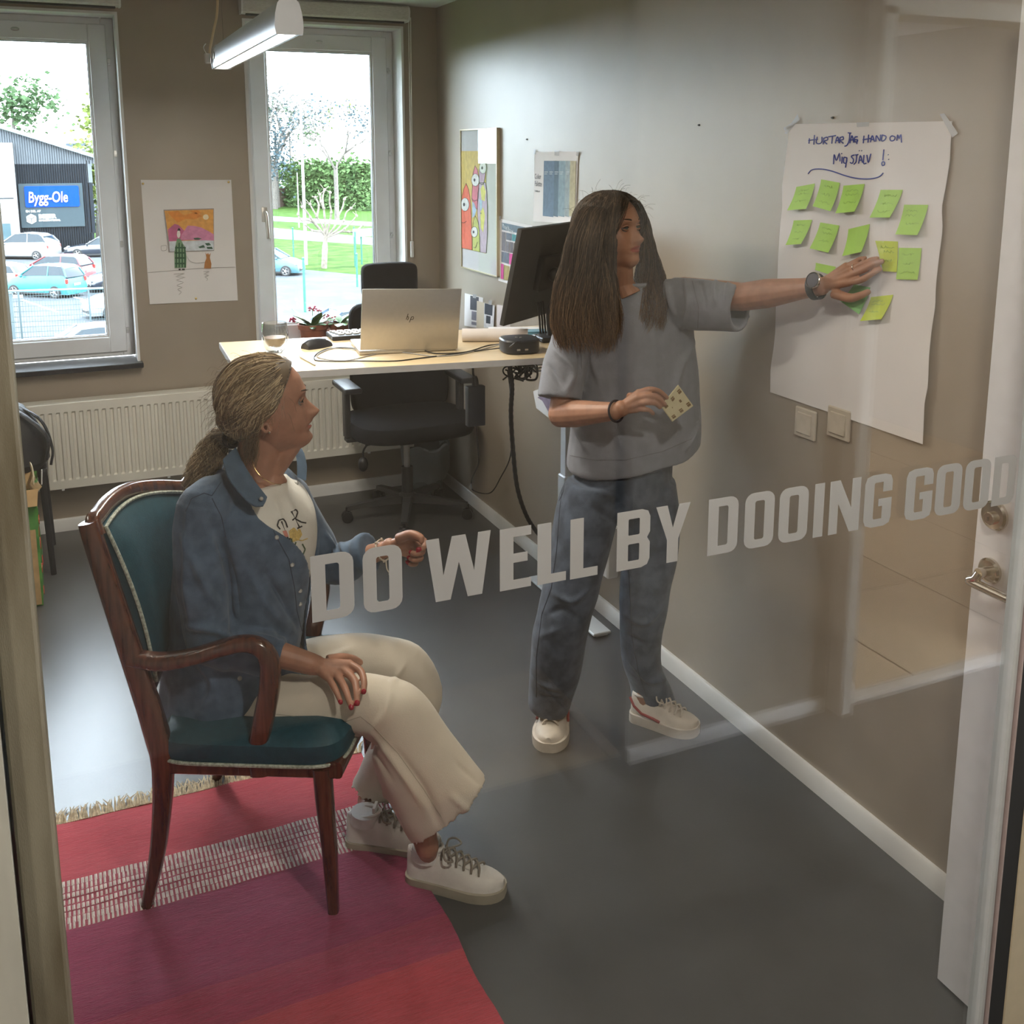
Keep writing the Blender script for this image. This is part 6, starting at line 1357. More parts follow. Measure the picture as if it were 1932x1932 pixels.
def add_head(mb, HM, grow=0.0):
    zs_ = [.112, .1105, .108, .104, .099, .093]+[.087-.0035*k for k in range(58)]; zs_ = [z for z in zs_ if z >= -.116]
    rings = [[HM @ head_point(z, 2*math.pi*k/96) for k in range(96)] for z in zs_]; mb.loft(rings)
    for s in (-1, 1):       # ears: rim, bowl and lobe
        e = [(-.002, .030), (-.014, .032), (-.022, .022), (-.022, .006), (-.014, -.010), (-.006, -.026), (.002, -.028), (.004, -.016)]
        pts = [HM @ V(x-.008, s*(.0755+.010*(-x+.004)/.026+.002), z-.010) for x, z in e]; capsule(mb, spline(pts, 3), [0.0042]*22, 8)
        mb.ball(HM @ V(-.014, s*.0765, -.008), 0.015, 10, 8, sc=(.75, .3, 1.2), R=HM.to_3x3())
        mb.ball(HM @ V(-.002, s*.078, -.036), 0.0065, 8, 6)
SKM = [None]
def eyes(person, HM, iris=(0.05, 0.03, 0.02), gaze=0.0):
    out = []
    for s in (-1, 1):
        c = V(.0685, s*.031, .007); b = MB(); b.ball(HM @ c, 0.0122, 20, 14); e = b.build('eye', mat('eye_white', (0.24, 0.21, 0.20), rough=0.25, var=0.02), person)
        d = V(1, gaze, 0.05).normalized(); b = MB(); b.lathe([(0.0001, .0005), (.0055, .0002), (.0058, -.0012)], HM @ (c+d*0.0122), 16, axis=HM.to_3x3() @ d, caps=False); b.build('iris', mat('iris', iris, rough=0.2), e)
        for up_, rr_, nm in ((1, .0030, 'upper_eyelid'), (-1, .0022, 'lower_eyelid')):
            b = MB(); b.tube([HM @ (c+V(math.sqrt(max(1e-6, .0128**2-y*y*.75-(h_:=up_*(.0058-(y/.0155)**2*.0050)+(.001 if up_ > 0 else 0))**2)), y*1.12, h_)) for y in [-.013+.0026*k for k in range(11)]], [rr_*(.5+.5*math.sin(math.pi*(k+.5)/11)) for k in range(11)], 8); b.build(nm, SKM[0], person)
        b = MB(); b.tube([HM @ (c+V(.0135-abs(y)*.30, y, .0040-(y/.015)**2*.0040)) for y in [-.013+.0026*k for k in range(11)]], 0.0013, 6)
        b.build('eyelashes', mat('lash_dark', (0.02, 0.012, 0.01), rough=0.8), person)
        b = MB(); b.tube([HM @ V(.0905-1.6*abs(abs(y)-.022)**1.3, s*abs(y), .0275+.25*(abs(y)-.014)-5*(abs(y)-.026)**2) for y in [.012+.0034*k for k in range(10)]], [.0008, .0018, .0024, .0025, .0024, .0022, .0020, .0017, .0013, .0006], 6, flat=1.0)
        b.build('eyebrow', mat('brow_brown', (0.05, 0.03, 0.02), rough=0.9), person)
    return out
def scalp(mb, HM, mask, lift=0.009, sink=0.008):
    zs_ = [.112, .1105, .108, .104, .099, .093]+[.087-.005*k for k in range(40)]; zs_ = [z for z in zs_ if z >= -.09]
    rings = []
    for z in zs_:
        rg = []
        for k in range(72):
            p = head_point(z, 2*math.pi*k/72); m_ = mask(p); c = V(0, 0, .01); d = (p-c).normalized(); rg.append(HM @ (p+d*lerp(-sink, lift, m_)))
        rings.append(rg)
    mb.loft(rings)
def sm(x, a, c): t = max(0, min(1, (x-a)/(c-a))); return t*t*(3-2*t)
def hair_mat(name, c, c2, z0, z1, tip):
    """strand colour runs from root to tip with the real dye of the hair, streaked by noise"""
    m = mat(name, c, rough=0.55, var=0.10, scale=25, stretch=(1, 1, .4), c2=c2, spec=0.35, sheen=0.15); nt = m.node_tree; b = nt.nodes['Principled BSDF']
    if tip:
        src = b.inputs['Base Color'].links[0].from_socket; g = nt.nodes.new('ShaderNodeNewGeometry'); sx = nt.nodes.new('ShaderNodeSeparateXYZ'); mr = nt.nodes.new('ShaderNodeMapRange')
        nt.links.new(g.outputs['Position'], sx.inputs[0]); nt.links.new(sx.outputs[2], mr.inputs[0]); mr.inputs[1].default_value = z0; mr.inputs[2].default_value = z1
        mx = nt.nodes.new('ShaderNodeMixRGB'); nt.links.new(mr.outputs[0], mx.inputs[0]); nt.links.new(src, mx.inputs[1]); mx.inputs[2].default_value = (*tip, 1); nt.links.new(mx.outputs[0], b.inputs['Base Color'])
    return m
def lock_volume(mb, rings, n=28):
    mb.loft([[c+a*math.cos(t)+b_*math.sin(t) for t in [2*math.pi*k/n for k in range(n)]] for c, a, b_ in rings])
def lock_strands(mb, rings, N, r=0.0007, wav=0.004, rnd=None, rad=(0.9, 1.06), cut=0.15, n=3, freq=3.0):
    rnd = rnd or random.Random(1); K = len(rings)-1
    for _ in range(N):
        mb.mi = rnd.choice((0, 0, 1, 1, 2)); t0 = rnd.uniform(0, 6.283); q = rnd.uniform(*rad); dt = rnd.uniform(-.5, .5); ph = rnd.uniform(0, 6.28); end = K*(1-rnd.random()*cut); pts = []
        st = rnd.uniform(0, .3)
        for i in range(15):
            s = st+(end-st)*i/14; j = min(int(s), K-1); f_ = s-j; c = lerp(rings[j][0], rings[j+1][0], f_); a = lerp(rings[j][1], rings[j+1][1], f_); b_ = lerp(rings[j][2], rings[j+1][2], f_)
            t = t0+dt*i/14; p = c+(a*math.cos(t)+b_*math.sin(t))*q; w_ = wav*(0.3+i/14)
            pts.append(p+V(w_*math.sin(ph+freq*i/3), w_*math.cos(ph*1.7+freq*i/3.3), 0.3*w_*math.sin(i+ph)))
        mb.tube(pts, [r*1.0]*12+[r*.7, r*.5, r*.3], n, caps=False)

def shoe(person, heel, toe, w_, m_up, m_sole, m_lace, top=0.085, sole=0.024, label=None, accent=None, mid=None):
    """low sneaker from heel point to toe point on the floor"""
    heel = V(heel.x, heel.y, mid or 0.0); toe = V(toe.x, toe.y, mid or 0.0); d = (toe-heel).normalized(); L = (toe-heel).length; s = V(-d.y, d.x, 0); z0 = heel.z
    def half(t): return w_*(0.30+0.20*math.sin(min(1, t/.75)*math.pi*.5)) if t < .75 else w_*0.5*math.sqrt(max(0.0, 1-((t-.75)/.25)**2.3))*0.98+0.001
    wv = lambda t: (w_*(0.36+0.06*t/.35) if t > .06 else w_*(0.16+0.2*math.sqrt(t/.06))) if t < .35 else (lerp(w_*.42, w_*.5, (t-.35)/.33) if t < .68 else w_*.5*math.sqrt(max(0.0004, 1-((t-.68)/.325)**2.4)))
    T = [0, .015, .04, .08, .14, .22, .30, .40, .50, .60, .68, .76, .84, .90, .95, .98, .999]
    b = MB()
    for k in range(1):
        R_ = []
        for t in T:
            hw = wv(t)*1.04+.002; c = heel+d*L*t; R_.append([c-s*hw, c-s*hw*1.02+V(0, 0, sole*.5), c-s*hw+V(0, 0, sole), c+V(0, 0, sole*1.02), c+s*hw+V(0, 0, sole), c+s*hw*1.02+V(0, 0, sole*.5), c+s*hw, c+V(0, 0, 0.0)])
        b.loft(R_)
    up_h = lambda t: (top if t < .20 else lerp(top, top*1.02, (t-.20)/.12)) if t < .32 else (lerp(top*1.02, .050+sole*.3, (t-.32)/.40) if t < .72 else lerp(.050+sole*.3, sole+.018, ((t-.72)/.28)**1.6))
    u_ = MB(); R_ = []
    for t in T:
        hw = wv(t)*0.97; h = up_h(t); c = heel+d*L*lerp(0.012, .985, t)-d*0.004*0; rg = []
        tw = lerp(0.74, .82, sm(t, .3, .8))
        for a_ in range(17):
            an = math.pi*a_/16; cx_ = math.cos(an); sx = math.sin(an)
            wz = hw*math.copysign(abs(cx_)**0.7, cx_); z_ = sole*.7+(h-sole*.7)*abs(sx)**(0.75); wz *= lerp(1, tw, (z_-sole*.7)/(h-sole*.7+1e-6)); rg.append(c+s*wz+V(0, 0, z_))
        R_.append(rg)
    u_.loft(R_)
    up = u_.build('shoe', m_up, person, label=label)
    b.build('sole', m_sole, up)
    q = MB(); opening = [heel+d*L*lerp(.05, .36, (1-math.cos(a))/2)+s*w_*.235*math.sin(a)+V(0, 0, top+.002+0.006*math.cos(a)*-1) for a in [2*math.pi*k/24 for k in range(25)]]
    q.tube(opening, 0.006, 8, caps=False); q.build('collar', m_up, up)
    q = MB(); q.loft([[heel+d*L*t+s*x_+V(0, 0, up_h(t)+dz) for x_, dz in ((-w_*.17, .0), (0, .006), (w_*.17, .0), (0, -.004))] for t in (.30, .36, .45, .60, .68)]); q.loft([[heel+d*L*.325+s*x_+V(0, 0, z_)+d*y_ for x_, y_ in ((-w_*.17, 0), (w_*.17, 0), (w_*.17, -.007), (-w_*.17, -.007))] for z_ in (top*.9, top+.026)]); q.build('tongue', m_up, up)
    q = MB()
    for k in range(5):
        t = .38+.075*k; h = up_h(t)+.006; c = heel+d*L*t
        pts = [c-s*w_*.24+V(0, 0, up_h(t)*.93), c-s*w_*.15+V(0, 0, h), c+V(0, 0, h+.004)+d*.012, c+s*w_*.15+V(0, 0, h)+d*.02, c+s*w_*.24+V(0, 0, up_h(t)*.90)+d*.02]; q.tube(spline(pts, 3), 0.0028, 6)
        pts = [c+s*w_*.24+V(0, 0, up_h(t)*.93), c+s*w_*.15+V(0, 0, h+.003), c+V(0, 0, h+.006)+d*.012, c-s*w_*.15+V(0, 0, h+.002)+d*.02, c-s*w_*.24+V(0, 0, up_h(t)*.90)+d*.02]; q.tube(spline(pts, 3), 0.0028, 6)
    c = heel+d*L*.40+V(0, 0, up_h(.40)+.010)
    for sg in (-1, 1): q.tube(spline([c, c+s*.020*sg+V(0, 0, .014), c+s*.042*sg+d*.012+V(0, 0, .004), c+s*.034*sg+d*.028+V(0, 0, -.002), c+s*.008*sg+d*.006]), 0.0026, 6)
    q.build('lace', m_lace, up)
    if accent:
        q = MB(); q.loft([[heel+d*L*t+s*wv(t)*1.06*sg_+V(0, 0, z_) for sg_, z_ in ((-1, 0.0), (1, 0.0), (1, sole*.32), (-1, sole*.32))] for t in T[1:-1]]); q.build('outsole', accent, up)
        q = MB()
        for sg in (-1, 1): q.tube([heel+d*L*t+s*wv(t)*1.02*sg+V(0, 0, z_) for t, z_ in ((.02, top*.9), (.10, .060), (.22, sole+.012), (.40, sole+.008), (.5, sole+.004))], 0.0045, 6)
        q.build('shoe_stripe', accent, up)
    return up

SKIN = lambda n, c: mat(n, c, rough=0.48, var=0.10, scale=35, bump=0.12, bscale=400, sss=0.12, spec=0.4)
M_sk1 = SKIN('skin_seated', (0.34, 0.17, 0.112)); M_sk2 = SKIN('skin_standing', (0.37, 0.19, 0.122))
M_lip = mat('lips', (0.36, 0.11, 0.09), rough=0.4, var=0.05); M_nail = mat('nail_red', (0.30, 0.012, 0.03), rough=0.2, var=0.03)
def hand(mb, wrist, palm_pts, fingers, thumb, rw=0.026, rf=0.0085, palm_r=0.0135):
    """palm from wrist to the knuckles, four fingers through their joints, thumb from the palm's side"""
    for k, mcp in enumerate(palm_pts):
        mb.tube([wrist, lerp(wrist, mcp, .5), mcp], [rw*.66, palm_r*1.06, palm_r*.82], 12); mb.ball(mcp, palm_r*.84, 10, 8)
    for a, c in zip(palm_pts[:-1], palm_pts[1:]): mb.tube([lerp(wrist, a, .45), lerp(wrist, c, .45)], palm_r*.9, 10); mb.tube([lerp(wrist, a, .85), lerp(wrist, c, .85)], palm_r*.82, 10)
    mb.ball(wrist, rw*.92, 14, 10)
    for mcp, f_ in zip(palm_pts, fingers):
        pts = [mcp]+f_; q = spline(pts, 4); n = len(q); sc = {0: 1.0, 1: 1.03, 2: .98, 3: .86}[palm_pts.index(mcp)]
        rad = [rf*sc*(1.16-0.34*i/(n-1)+0.05*math.exp(-((i-4)/1.4)**2)) for i in range(n)]; mb.tube(q, rad, 12); mb.ball(q[-1], rad[-1]*.99, 10, 8)
    q = spline(thumb, 4); n = len(q); rad = [rf*(1.75-.75*i/(n-1)) for i in range(n)]; mb.tube(q, rad, 12); mb.ball(q[-1], rad[-1], 10, 8)

# ------------------------------------------------------------------ the seated person
P1 = thing('person', 'seated person in a denim shirt and cream trousers, face in profile, hand on knee', 'person', CL(0.30, 0.25, 0.0), 0)
P = CP
# head frame: forward, left, up
hf = V(.965, -.190, .125).normalized(); hl_ = V(0.19, .98, 0.0); hl_ = (hl_-hf*hl_.dot(hf)).normalized(); hu = hf.cross(hl_)
HC = P(505, 764, .25)
HM = Matrix.Translation(HC) @ Matrix((hf, hl_, hu)).transposed().to_4x4() @ Matrix.Diagonal((1.04, 1.04, 1.04, 1))
# make the nose tip land where the photograph has it
tip = HM @ V(.113, 0, -.030); want = P(602, 774, .25+0.0); dd = APL(602, 774, tip, ray(602, 774).normalized())-tip
HM = Matrix.Translation(dd) @ HM
skin = MB(); add_head(skin, HM)
nb = P(478, 905, .25); skin.tube([HM @ V(-.030, 0, -.035), HM @ V(-.028, 0, -.075), lerp(HM @ V(-.03, 0, -.1), nb, .6), nb, nb+V(0, 0, -.06)], [.058, .054, .055, .068, .085], 24)
skin.tube([HM @ V(.035, 0, -.095), lerp(HM @ V(.0, 0, -.12), nb+cf*.03, .55), nb+cf*.04], [.030, .034, .045], 18)
# core torso, pelvis
def tring(u, v, wa, wo, n=28, o=.25, da=0.0): c = P(u, v, o)+cf*da; return [c+cf*wa*math.cos(t)+cs*wo*math.sin(t) for t in [2*math.pi*k/n for k in range(n)]]
skin.loft([tring(440, 1330, .10, .13), tring(452, 1220, .10, .12), tring(462, 1100, .10, .12), tring(470, 1000, .10, .14), tring(472, 930, .085, .15), tring(476, 898, .06, .08)])
shR, elR, wrR = P(385, 958, .085), P(402, 1198, .075), P(588, 1253, .115)
shL, elL, wrL = P(545, 935, .42), P(618, 1075, .50), P(722, 1038, .44)
capsule(skin, [nb+V(0, 0, -.05), shR], [.05, .048]); capsule(skin, [nb+V(0, 0, -.05), shL], [.05, .045])
capsule(skin, [shR, lerp(shR, elR, .5), elR], [.036, .036, .036]); capsule(skin, [elR, lerp(elR, wrR, .3), lerp(elR, wrR, .75), wrR], [.038, .039, .030, .026])
capsule(skin, [shL, elL], [.046, .036]); capsule(skin, [elL, lerp(elL, wrL, .35), wrL], [.036, .034, .024])
# right hand on the near knee
mcp = [P(659, 1253, .135), P(645, 1261, .125), P(632, 1269, .112), P(619, 1277, .095)]
fin = [[P(680, 1266, .115), P(687, 1286, .082), P(686, 1305, .058)], [P(668, 1283, .098), P(673, 1307, .062), P(674, 1327, .042)],
       [P(649, 1295, .085), P(657, 1317, .055), P(663, 1335, .038)], [P(631, 1298, .072), P(638, 1313, .052), P(643, 1325, .040)]]
hand(skin, P(596, 1255, .118), mcp, fin, [P(618, 1247, .140), P(648, 1242, .165), P(668, 1245, .185), P(679, 1250, .195)])
# left hand, loosely closed in the air
mcp2 = [P(776, 1012, .40), P(781, 1024, .41), P(778, 1036, .42), P(772, 1046, .43)]
fin2 = [[P(800, 1020, .39), P(799, 1034, .37), P(789, 1036, .36)], [P(797, 1040, .39), P(786, 1045, .36), P(775, 1042, .37)],
        [P(794, 1052, .40), P(782, 1056, .37), P(771, 1052, .38)], [P(785, 1062, .42), P(776, 1065, .39), P(768, 1060, .39)]]
hand(skin, P(735, 1030, .43), mcp2, fin2, [P(752, 1016, .41), P(775, 1008, .38), P(793, 1014, .365), P(795, 1021, .36)], rw=.023, rf=.0080, palm_r=.0125)
# legs inside the trousers and the bare ankles
hpR, knR, anR = P(440, 1345, .14), P(735, 1322, .13), P(806, 1598, .10)
hpL, knL, anL = P(500, 1290, .37), P(775, 1258, .40), P(694, 1512, .36)
for a, k, e in ((hpR, knR, anR), (hpL, knL, anL)): capsule(skin, [a, k], [.064, .038]); capsule(skin, [k, lerp(k, e, .35), e], [.037, .044, .029])
ftR0, ftR1 = AZ(770, 1652), AZ(954, 1688); ftL0, ftL1 = AZ(655, 1588), AZ(655, 1588)+(AZ(954, 1688)-AZ(770, 1652))*0.99+V(.02, .03, 0)
for an_, f0, f1 in ((anR, ftR0, ftR1), (anL, ftL0, ftL1)):
    capsule(skin, [an_, lerp(f0, f1, .22)+V(0, 0, .055)], [.027, .022]); capsule(skin, [lerp(f0, f1, .18)+V(0, 0, .045), lerp(f0, f1, .7)+V(0, 0, .035)], [.024, .020])
lipc = [HM @ V(.0905, 0, -.0515), HM @ V(.0905, 0, -.0625)]
def paint1(C):
    out = np.zeros(len(C)); L = (np.array(HM.inverted())[:3, :3]@C.T).T+np.array(HM.inverted())[:3, 3]
    out[(L[:, 0] > .070) & (((L[:, 1]/.024)**2+((L[:, 2]+.0572)/.0095)**2) < 1)] = 1
    for q in [f_[-1] for f_ in fin]+[f_[-1] for f_ in fin2]:
        d = C-np.array(q); out[(np.linalg.norm(d, axis=1) < .0088) & (d@np.array(V(-.25, -.85, .1)) > .001)] = 2
    return out
sk, BVs = remesh(skin, 'body', [M_sk1, M_lip, M_nail], P1, 0.0027, smooth=1, paint=paint1)
SKM[0] = M_sk1; eyes(P1, HM, iris=(.08, .09, .08))
b = MB(); b.box(HM @ V(.0855, .0, -.0572), (.004, .020, .004), R=Matrix((hf, hl_, hu)).transposed(), bev=.001); b.build('teeth', mat('teeth', (.7, .68, .62), rough=.2), P1)

# white tee
tee = MB(); tr = [(446, 1330, .125, .155), (456, 1220, .122, .145), (470, 1120, .140, .145), (482, 1040, .150, .155), (489, 980, .138, .165), (489, 938, .108, .160)]
tee.loftS([tring(u, v, a, o_) for u, v, a, o_ in tr]+[tring(488, 915, .075, .115), tring(489, 904, .065, .085)])
M_tee = mat('tee_white', (0.62, 0.60, 0.55), rough=0.85, var=0.03, scale=30, bump=.3, bscale=260)
to, BVt = remesh(tee, 'tee_shirt', M_tee, P1, 0.005, smooth=6, disp=folds([([P(540, 930, .10), P(560, 1000, .10)], .012, .004), ([P(515, 940, .10), P(540, 1010, .10)], .010, .004)], .0012))
ink = mat('print_black', (.02, .018, .02), rough=.8)
z1 = lambda pts: [(280+x/2.927, 640+y/2.927) for x, y in pts]
def strokes_on(BV, lines, w_):
    """open strokes widened into quads"""
    out = []
    for ln in lines:
        for a, c in zip(ln[:-1], ln[1:]):
            dx, dy = c[0]-a[0], c[1]-a[1]; l_ = math.hypot(dx, dy)+1e-6; nx_, ny_ = -dy/l_*w_, dx/l_*w_; out.append([(a[0]+nx_, a[1]+ny_), (c[0]+nx_, c[1]+ny_), (c[0]-nx_, c[1]-ny_), (a[0]-nx_, a[1]-ny_)])
    return out
decal(BVt, 'printed_letter', ink, strokes_on(BVt, [z1([(787, 955), (815, 940), (825, 955), (815, 985), (795, 1000)]), z1([(790, 950), (835, 1040)]), z1([(812, 992), (845, 1010), (872, 1015)]), z1([(822, 1045), (850, 1032)])], 1.4), P1)
decal(BVt, 'printed_letter', ink, strokes_on(BVt, [z1([(728, 1050), (712, 1030), (720, 1000), (745, 992), (758, 1010), (768, 1040)]), z1([(735, 1005), (775, 1110)]), z1([(760, 1112), (785, 1100)])], 1.4), P1)
decal(BVt, 'printed_flower', mat('print_yellow', (.55, .40, .13), rough=.8, var=.2, scale=200), [z1([(775, 1060), (800, 1040), (840, 1050), (850, 1080), (830, 1110), (800, 1120), (780, 1095)])], P1)
decal(BVt, 'printed_petal', mat('print_pink', (.55, .22, .18), rough=.8), [z1([(740, 1060), (762, 1055), (775, 1090), (755, 1092)]), z1([(835, 1235), (860, 1215), (862, 1240), (845, 1280)])], P1, off=.0016)
decal(BVt, 'printed_stem', mat('print_green', (.06, .10, .05), rough=.8), strokes_on(BVt, [z1([(790, 1100), (800, 1150), (810, 1200)]), z1([(720, 1095), (760, 1150), (800, 1190), (830, 1225)]), z1([(815, 1120), (800, 1170)]), z1([(850, 1130), (866, 1160), (850, 1200)]), z1([(770, 1130), (790, 1180), (820, 1215)])], 1.3), P1, off=.002)
decal(BVt, 'printed_chain', mat('print_yellow', (.55, .40, .13)), strokes_on(BVt, [z1([(822, 1108), (850, 1112), (880, 1100)])], 1.0), P1, off=.0016)

# denim shirt worn open: thick C-shaped shell, sleeves and collar melted together
M_den = mat('denim_shirt', (0.050, 0.088, 0.145), rough=0.85, var=0.14, scale=28, bump=.5, bscale=480, c2=(0.075, 0.12, 0.19), sheen=.15)
den = MB()
def cring(u, v, wa, wo, tn, tf, tilt=0.0, th=.009, n=34, o=.25):
    c = P(u, v, o); out, inn = [], []
    t0, t1 = math.radians(tn), math.radians(360-tf)
    for k in range(n+1):
        t = lerp(t0, t1, k/n); e = V(0, 0, tilt*(math.cos(t)-1)/2); out.append(c+cf*wa*math.cos(t)-cs*wo*math.sin(t)+e); inn.append(c+cf*(wa-th)*math.cos(t)-cs*(wo-th)*math.sin(t)+e)
    return out+inn[::-1]
den.loftS([cring(438, 1262, .190, .215, 10, 20, tilt=.14), cring(440, 1225, .182, .208, 9, 17, tilt=.09), cring(448, 1170, .174, .195, 7, 14, .04), cring(458, 1110, .172, .186, 8, 13), cring(469, 1040, .172, .186, 20, 12),
          cring(472, 985, .158, .190, 36, 12), cring(470, 945, .132, .185, 52, 14), cring(466, 915, .098, .150, 60, 18), cring(466, 893, .075, .098, 62, 24), cring(466, 880, .070, .080, 60, 24)])
capsule(den, [P(430, 930, .19), P(388, 952, .095)], [.052, .060], 20); capsule(den, [P(520, 912, .32), P(548, 935, .41)], [.048, .050], 20)
den.tube(spline([P(388, 950, .095), P(380, 1020, .085), P(384, 1100, .078), P(396, 1180, .078), P(412, 1212, .08), P(450, 1218, .085), P(500, 1232, .098), P(528, 1240, .105)], 3), [.062]*4+[.066]*4+[.064]*4+[.060]*3+[.056]*4+[.046]*3, 22)
den.ball(P(400, 1195, .078), .060, 16, 12)
den.tube(spline([P(545, 932, .41), P(580, 1000, .46), P(612, 1060, .50), P(640, 1066, .485), P(672, 1052, .465), P(690, 1044, .455)], 3), [.052]*4+[.056]*4+[.054]*4+[.050]*4, 20)
den.tube([P(684, 1047, .458), P(697, 1042, .452)], [.054, .053], 20)
Lf = [([P(345, 1010, .02), P(380, 1090, .01), P(420, 1160, .01)], .010, .005), ([P(400, 985, .03), P(440, 1100, .02), P(440, 1200, .02)], .010, -.006), ([P(350, 1180, .01), P(410, 1190, .01), P(480, 1240, .02)], .010, .006),
      ([P(470, 1080, .08), P(510, 1150, .08), P(560, 1200, .1)], .012, .005), ([P(500, 1080, .08), P(560, 1180, .1)], .008, -.004), ([P(420, 890, .12), P(395, 935, .06)], .010, .004), ([P(640, 1020, .44), P(660, 1060, .42)], .007, .005), ([P(615, 1010, .44), P(640, 1055, .42)], .007, .005),
      ([P(360, 1230, .05), P(400, 1290, .04), P(380, 1340, .04)], .010, .005), ([P(480, 1200, .06), P(540, 1215, .06)], .008, .005), ([P(355, 960, .03), P(350, 1090, .01), P(360, 1180, .01)], .008, .004)]
do, BVd = remesh(den, 'denim_shirt', M_den, P1, 0.0045, smooth=4, disp=folds([(a_, w_, h_*2.1) for a_, w_, h_ in Lf], .0034, (26, 26, 14)))
# collar wings
col_m = mat('denim_collar', (0.062, 0.105, 0.165), rough=0.85, var=0.12, scale=28, bump=.5, bscale=480)
def sheet3(name, rows, m, th=.004, parent=P1):
    b = MB(); nj, ni = len(rows), len(rows[0]); nrm = (rows[0][-1]-rows[0][0]).cross(rows[-1][0]-rows[0][0]).normalized()*th
    A_ = [[b.vert(p) for p in r_] for r_ in rows]; B_ = [[b.vert(p-nrm) for p in r_] for r_ in rows]
    for j in range(nj-1):
        for i in range(ni-1): b.face([A_[j][i], A_[j][i+1], A_[j+1][i+1], A_[j+1][i]]); b.face([B_[j][i], B_[j+1][i], B_[j+1][i+1], B_[j][i+1]])
    for i in range(ni-1): b.face([A_[0][i], B_[0][i], B_[0][i+1], A_[0][i+1]]); b.face([A_[-1][i], A_[-1][i+1], B_[-1][i+1], B_[-1][i]])
    for j in range(nj-1): b.face([A_[j][0], A_[j+1][0], B_[j+1][0], B_[j][0]]); b.face([A_[j][-1], B_[j][-1], B_[j+1][-1], A_[j+1][-1]])
    return b.build(name, m, parent)
def crow(*rows): return [spline(r_, 4) for r_ in rows]
sheet3('collar', crow([P(444, 846, .20), P(456, 872, .160), P(474, 902, .140), P(492, 926, .118), P(503, 940, .105)], [P(432, 856, .17), P(444, 888, .120), P(464, 918, .100), P(484, 940, .090), P(500, 949, .088)], [P(420, 868, .14), P(430, 902, .085), P(452, 932, .072), P(477, 955, .068), P(496, 956, .075)]), col_m)
sheet3('collar', crow([P(446, 848, .31), P(500, 836, .37), P(545, 834, .375), P(560, 862, .345), P(562, 898, .31)], [P(440, 860, .33), P(500, 848, .40), P(562, 842, .405), P(578, 872, .375), P(578, 905, .32)]), col_m)
sheet3('collar_stand', [[P(440, 850, .19), P(430, 848, .25), P(438, 850, .31)], [P(446, 880, .185), P(434, 880, .25), P(442, 880, .315)]], col_m)
def button(u, v, BV, name='snap_button', r_=.0052):
    p = hit(BV, u, v, .0005)
    if p is None: return
    d = (CAM-p).normalized(); b = MB(); b.lathe([(r_, 0), (r_, .002), (r_*.7, .003), (r_*.6, .0015), (.0003, .0018)], p, 16, axis=d+V(0.3, 0, 0)); b.build(name, mat('pearl_snap', (.45, .45, .43), rough=.25, metal=.3), P1)
for u, v in ((522, 1014), (551, 1066), (566, 1115), (566, 1140), (586, 1196), (452, 1280)): button(u, v, BVd)
p = P(493, 941, .082); b = MB(); b.ball(p, .005, 10, 8); b.build('snap_button', mat('pearl_snap', (.45, .45, .43)), P1)
p = P(559, 912, .30); b = MB(); b.ball(p, .006, 10, 8); b.build('snap_button', mat('pearl_snap', (.45, .45, .43)), P1)
M_st = mat('stitching', (0.04, 0.055, 0.085), rough=.9)
seam(BVd, 'shirt_seam', M_st, [[(350, 965), (362, 940), (385, 930), (400, 935), (420, 905)], [(400, 940), (418, 975), (428, 1020)], [(500, 960), (520, 1010), (545, 1055), (556, 1110), (560, 1150), (572, 1200), (580, 1222)]], P1, r=.0010)
# necklace
b = MB(); b.tube(spline([P(475, 868, .19), P(483, 888, .175), P(497, 903, .172), P(515, 912, .19), P(530, 914, .22)], 5), .0013, 6); b.build('necklace', mat('necklace_gold', (.75, .55, .3), rough=.15, metal=1.0), P1)
b = MB(); b.lathe([(.002, 0), (.003, .001), (.002, .002)], HM @ V(-.004, -.083, -.040), 10, axis=-hl_); b.build('earring', M_chrome, P1)
b = MB(); cw = P(722, 1038, .44); ax = (wrL-elL).normalized(); x_, y_ = frame(ax); b.tube([cw+(x_*math.cos(t)+y_*math.sin(t))*(.0275+.0012*(k % 2)) for k, t in enumerate([2*math.pi*k/40 for k in range(41)])], .0022, 6)
for k in range(6): q = cw+(x_*math.cos(k*1.05)+y_*math.sin(k*1.05))*.031; b.ball(q, .0036, 7, 5)
b.tube(spline([cw+V(0.002, -.02, -.02), cw+V(0.004, -.022, -.045), cw+V(0.012, -.02, -.06)]), .0018, 5); b.ball(cw+V(.012, -.02, -.062), .004, 7, 5)
b.build('bracelet', mat('bracelet_bone', (.55, .48, .38), rough=.4, var=.3), P1)

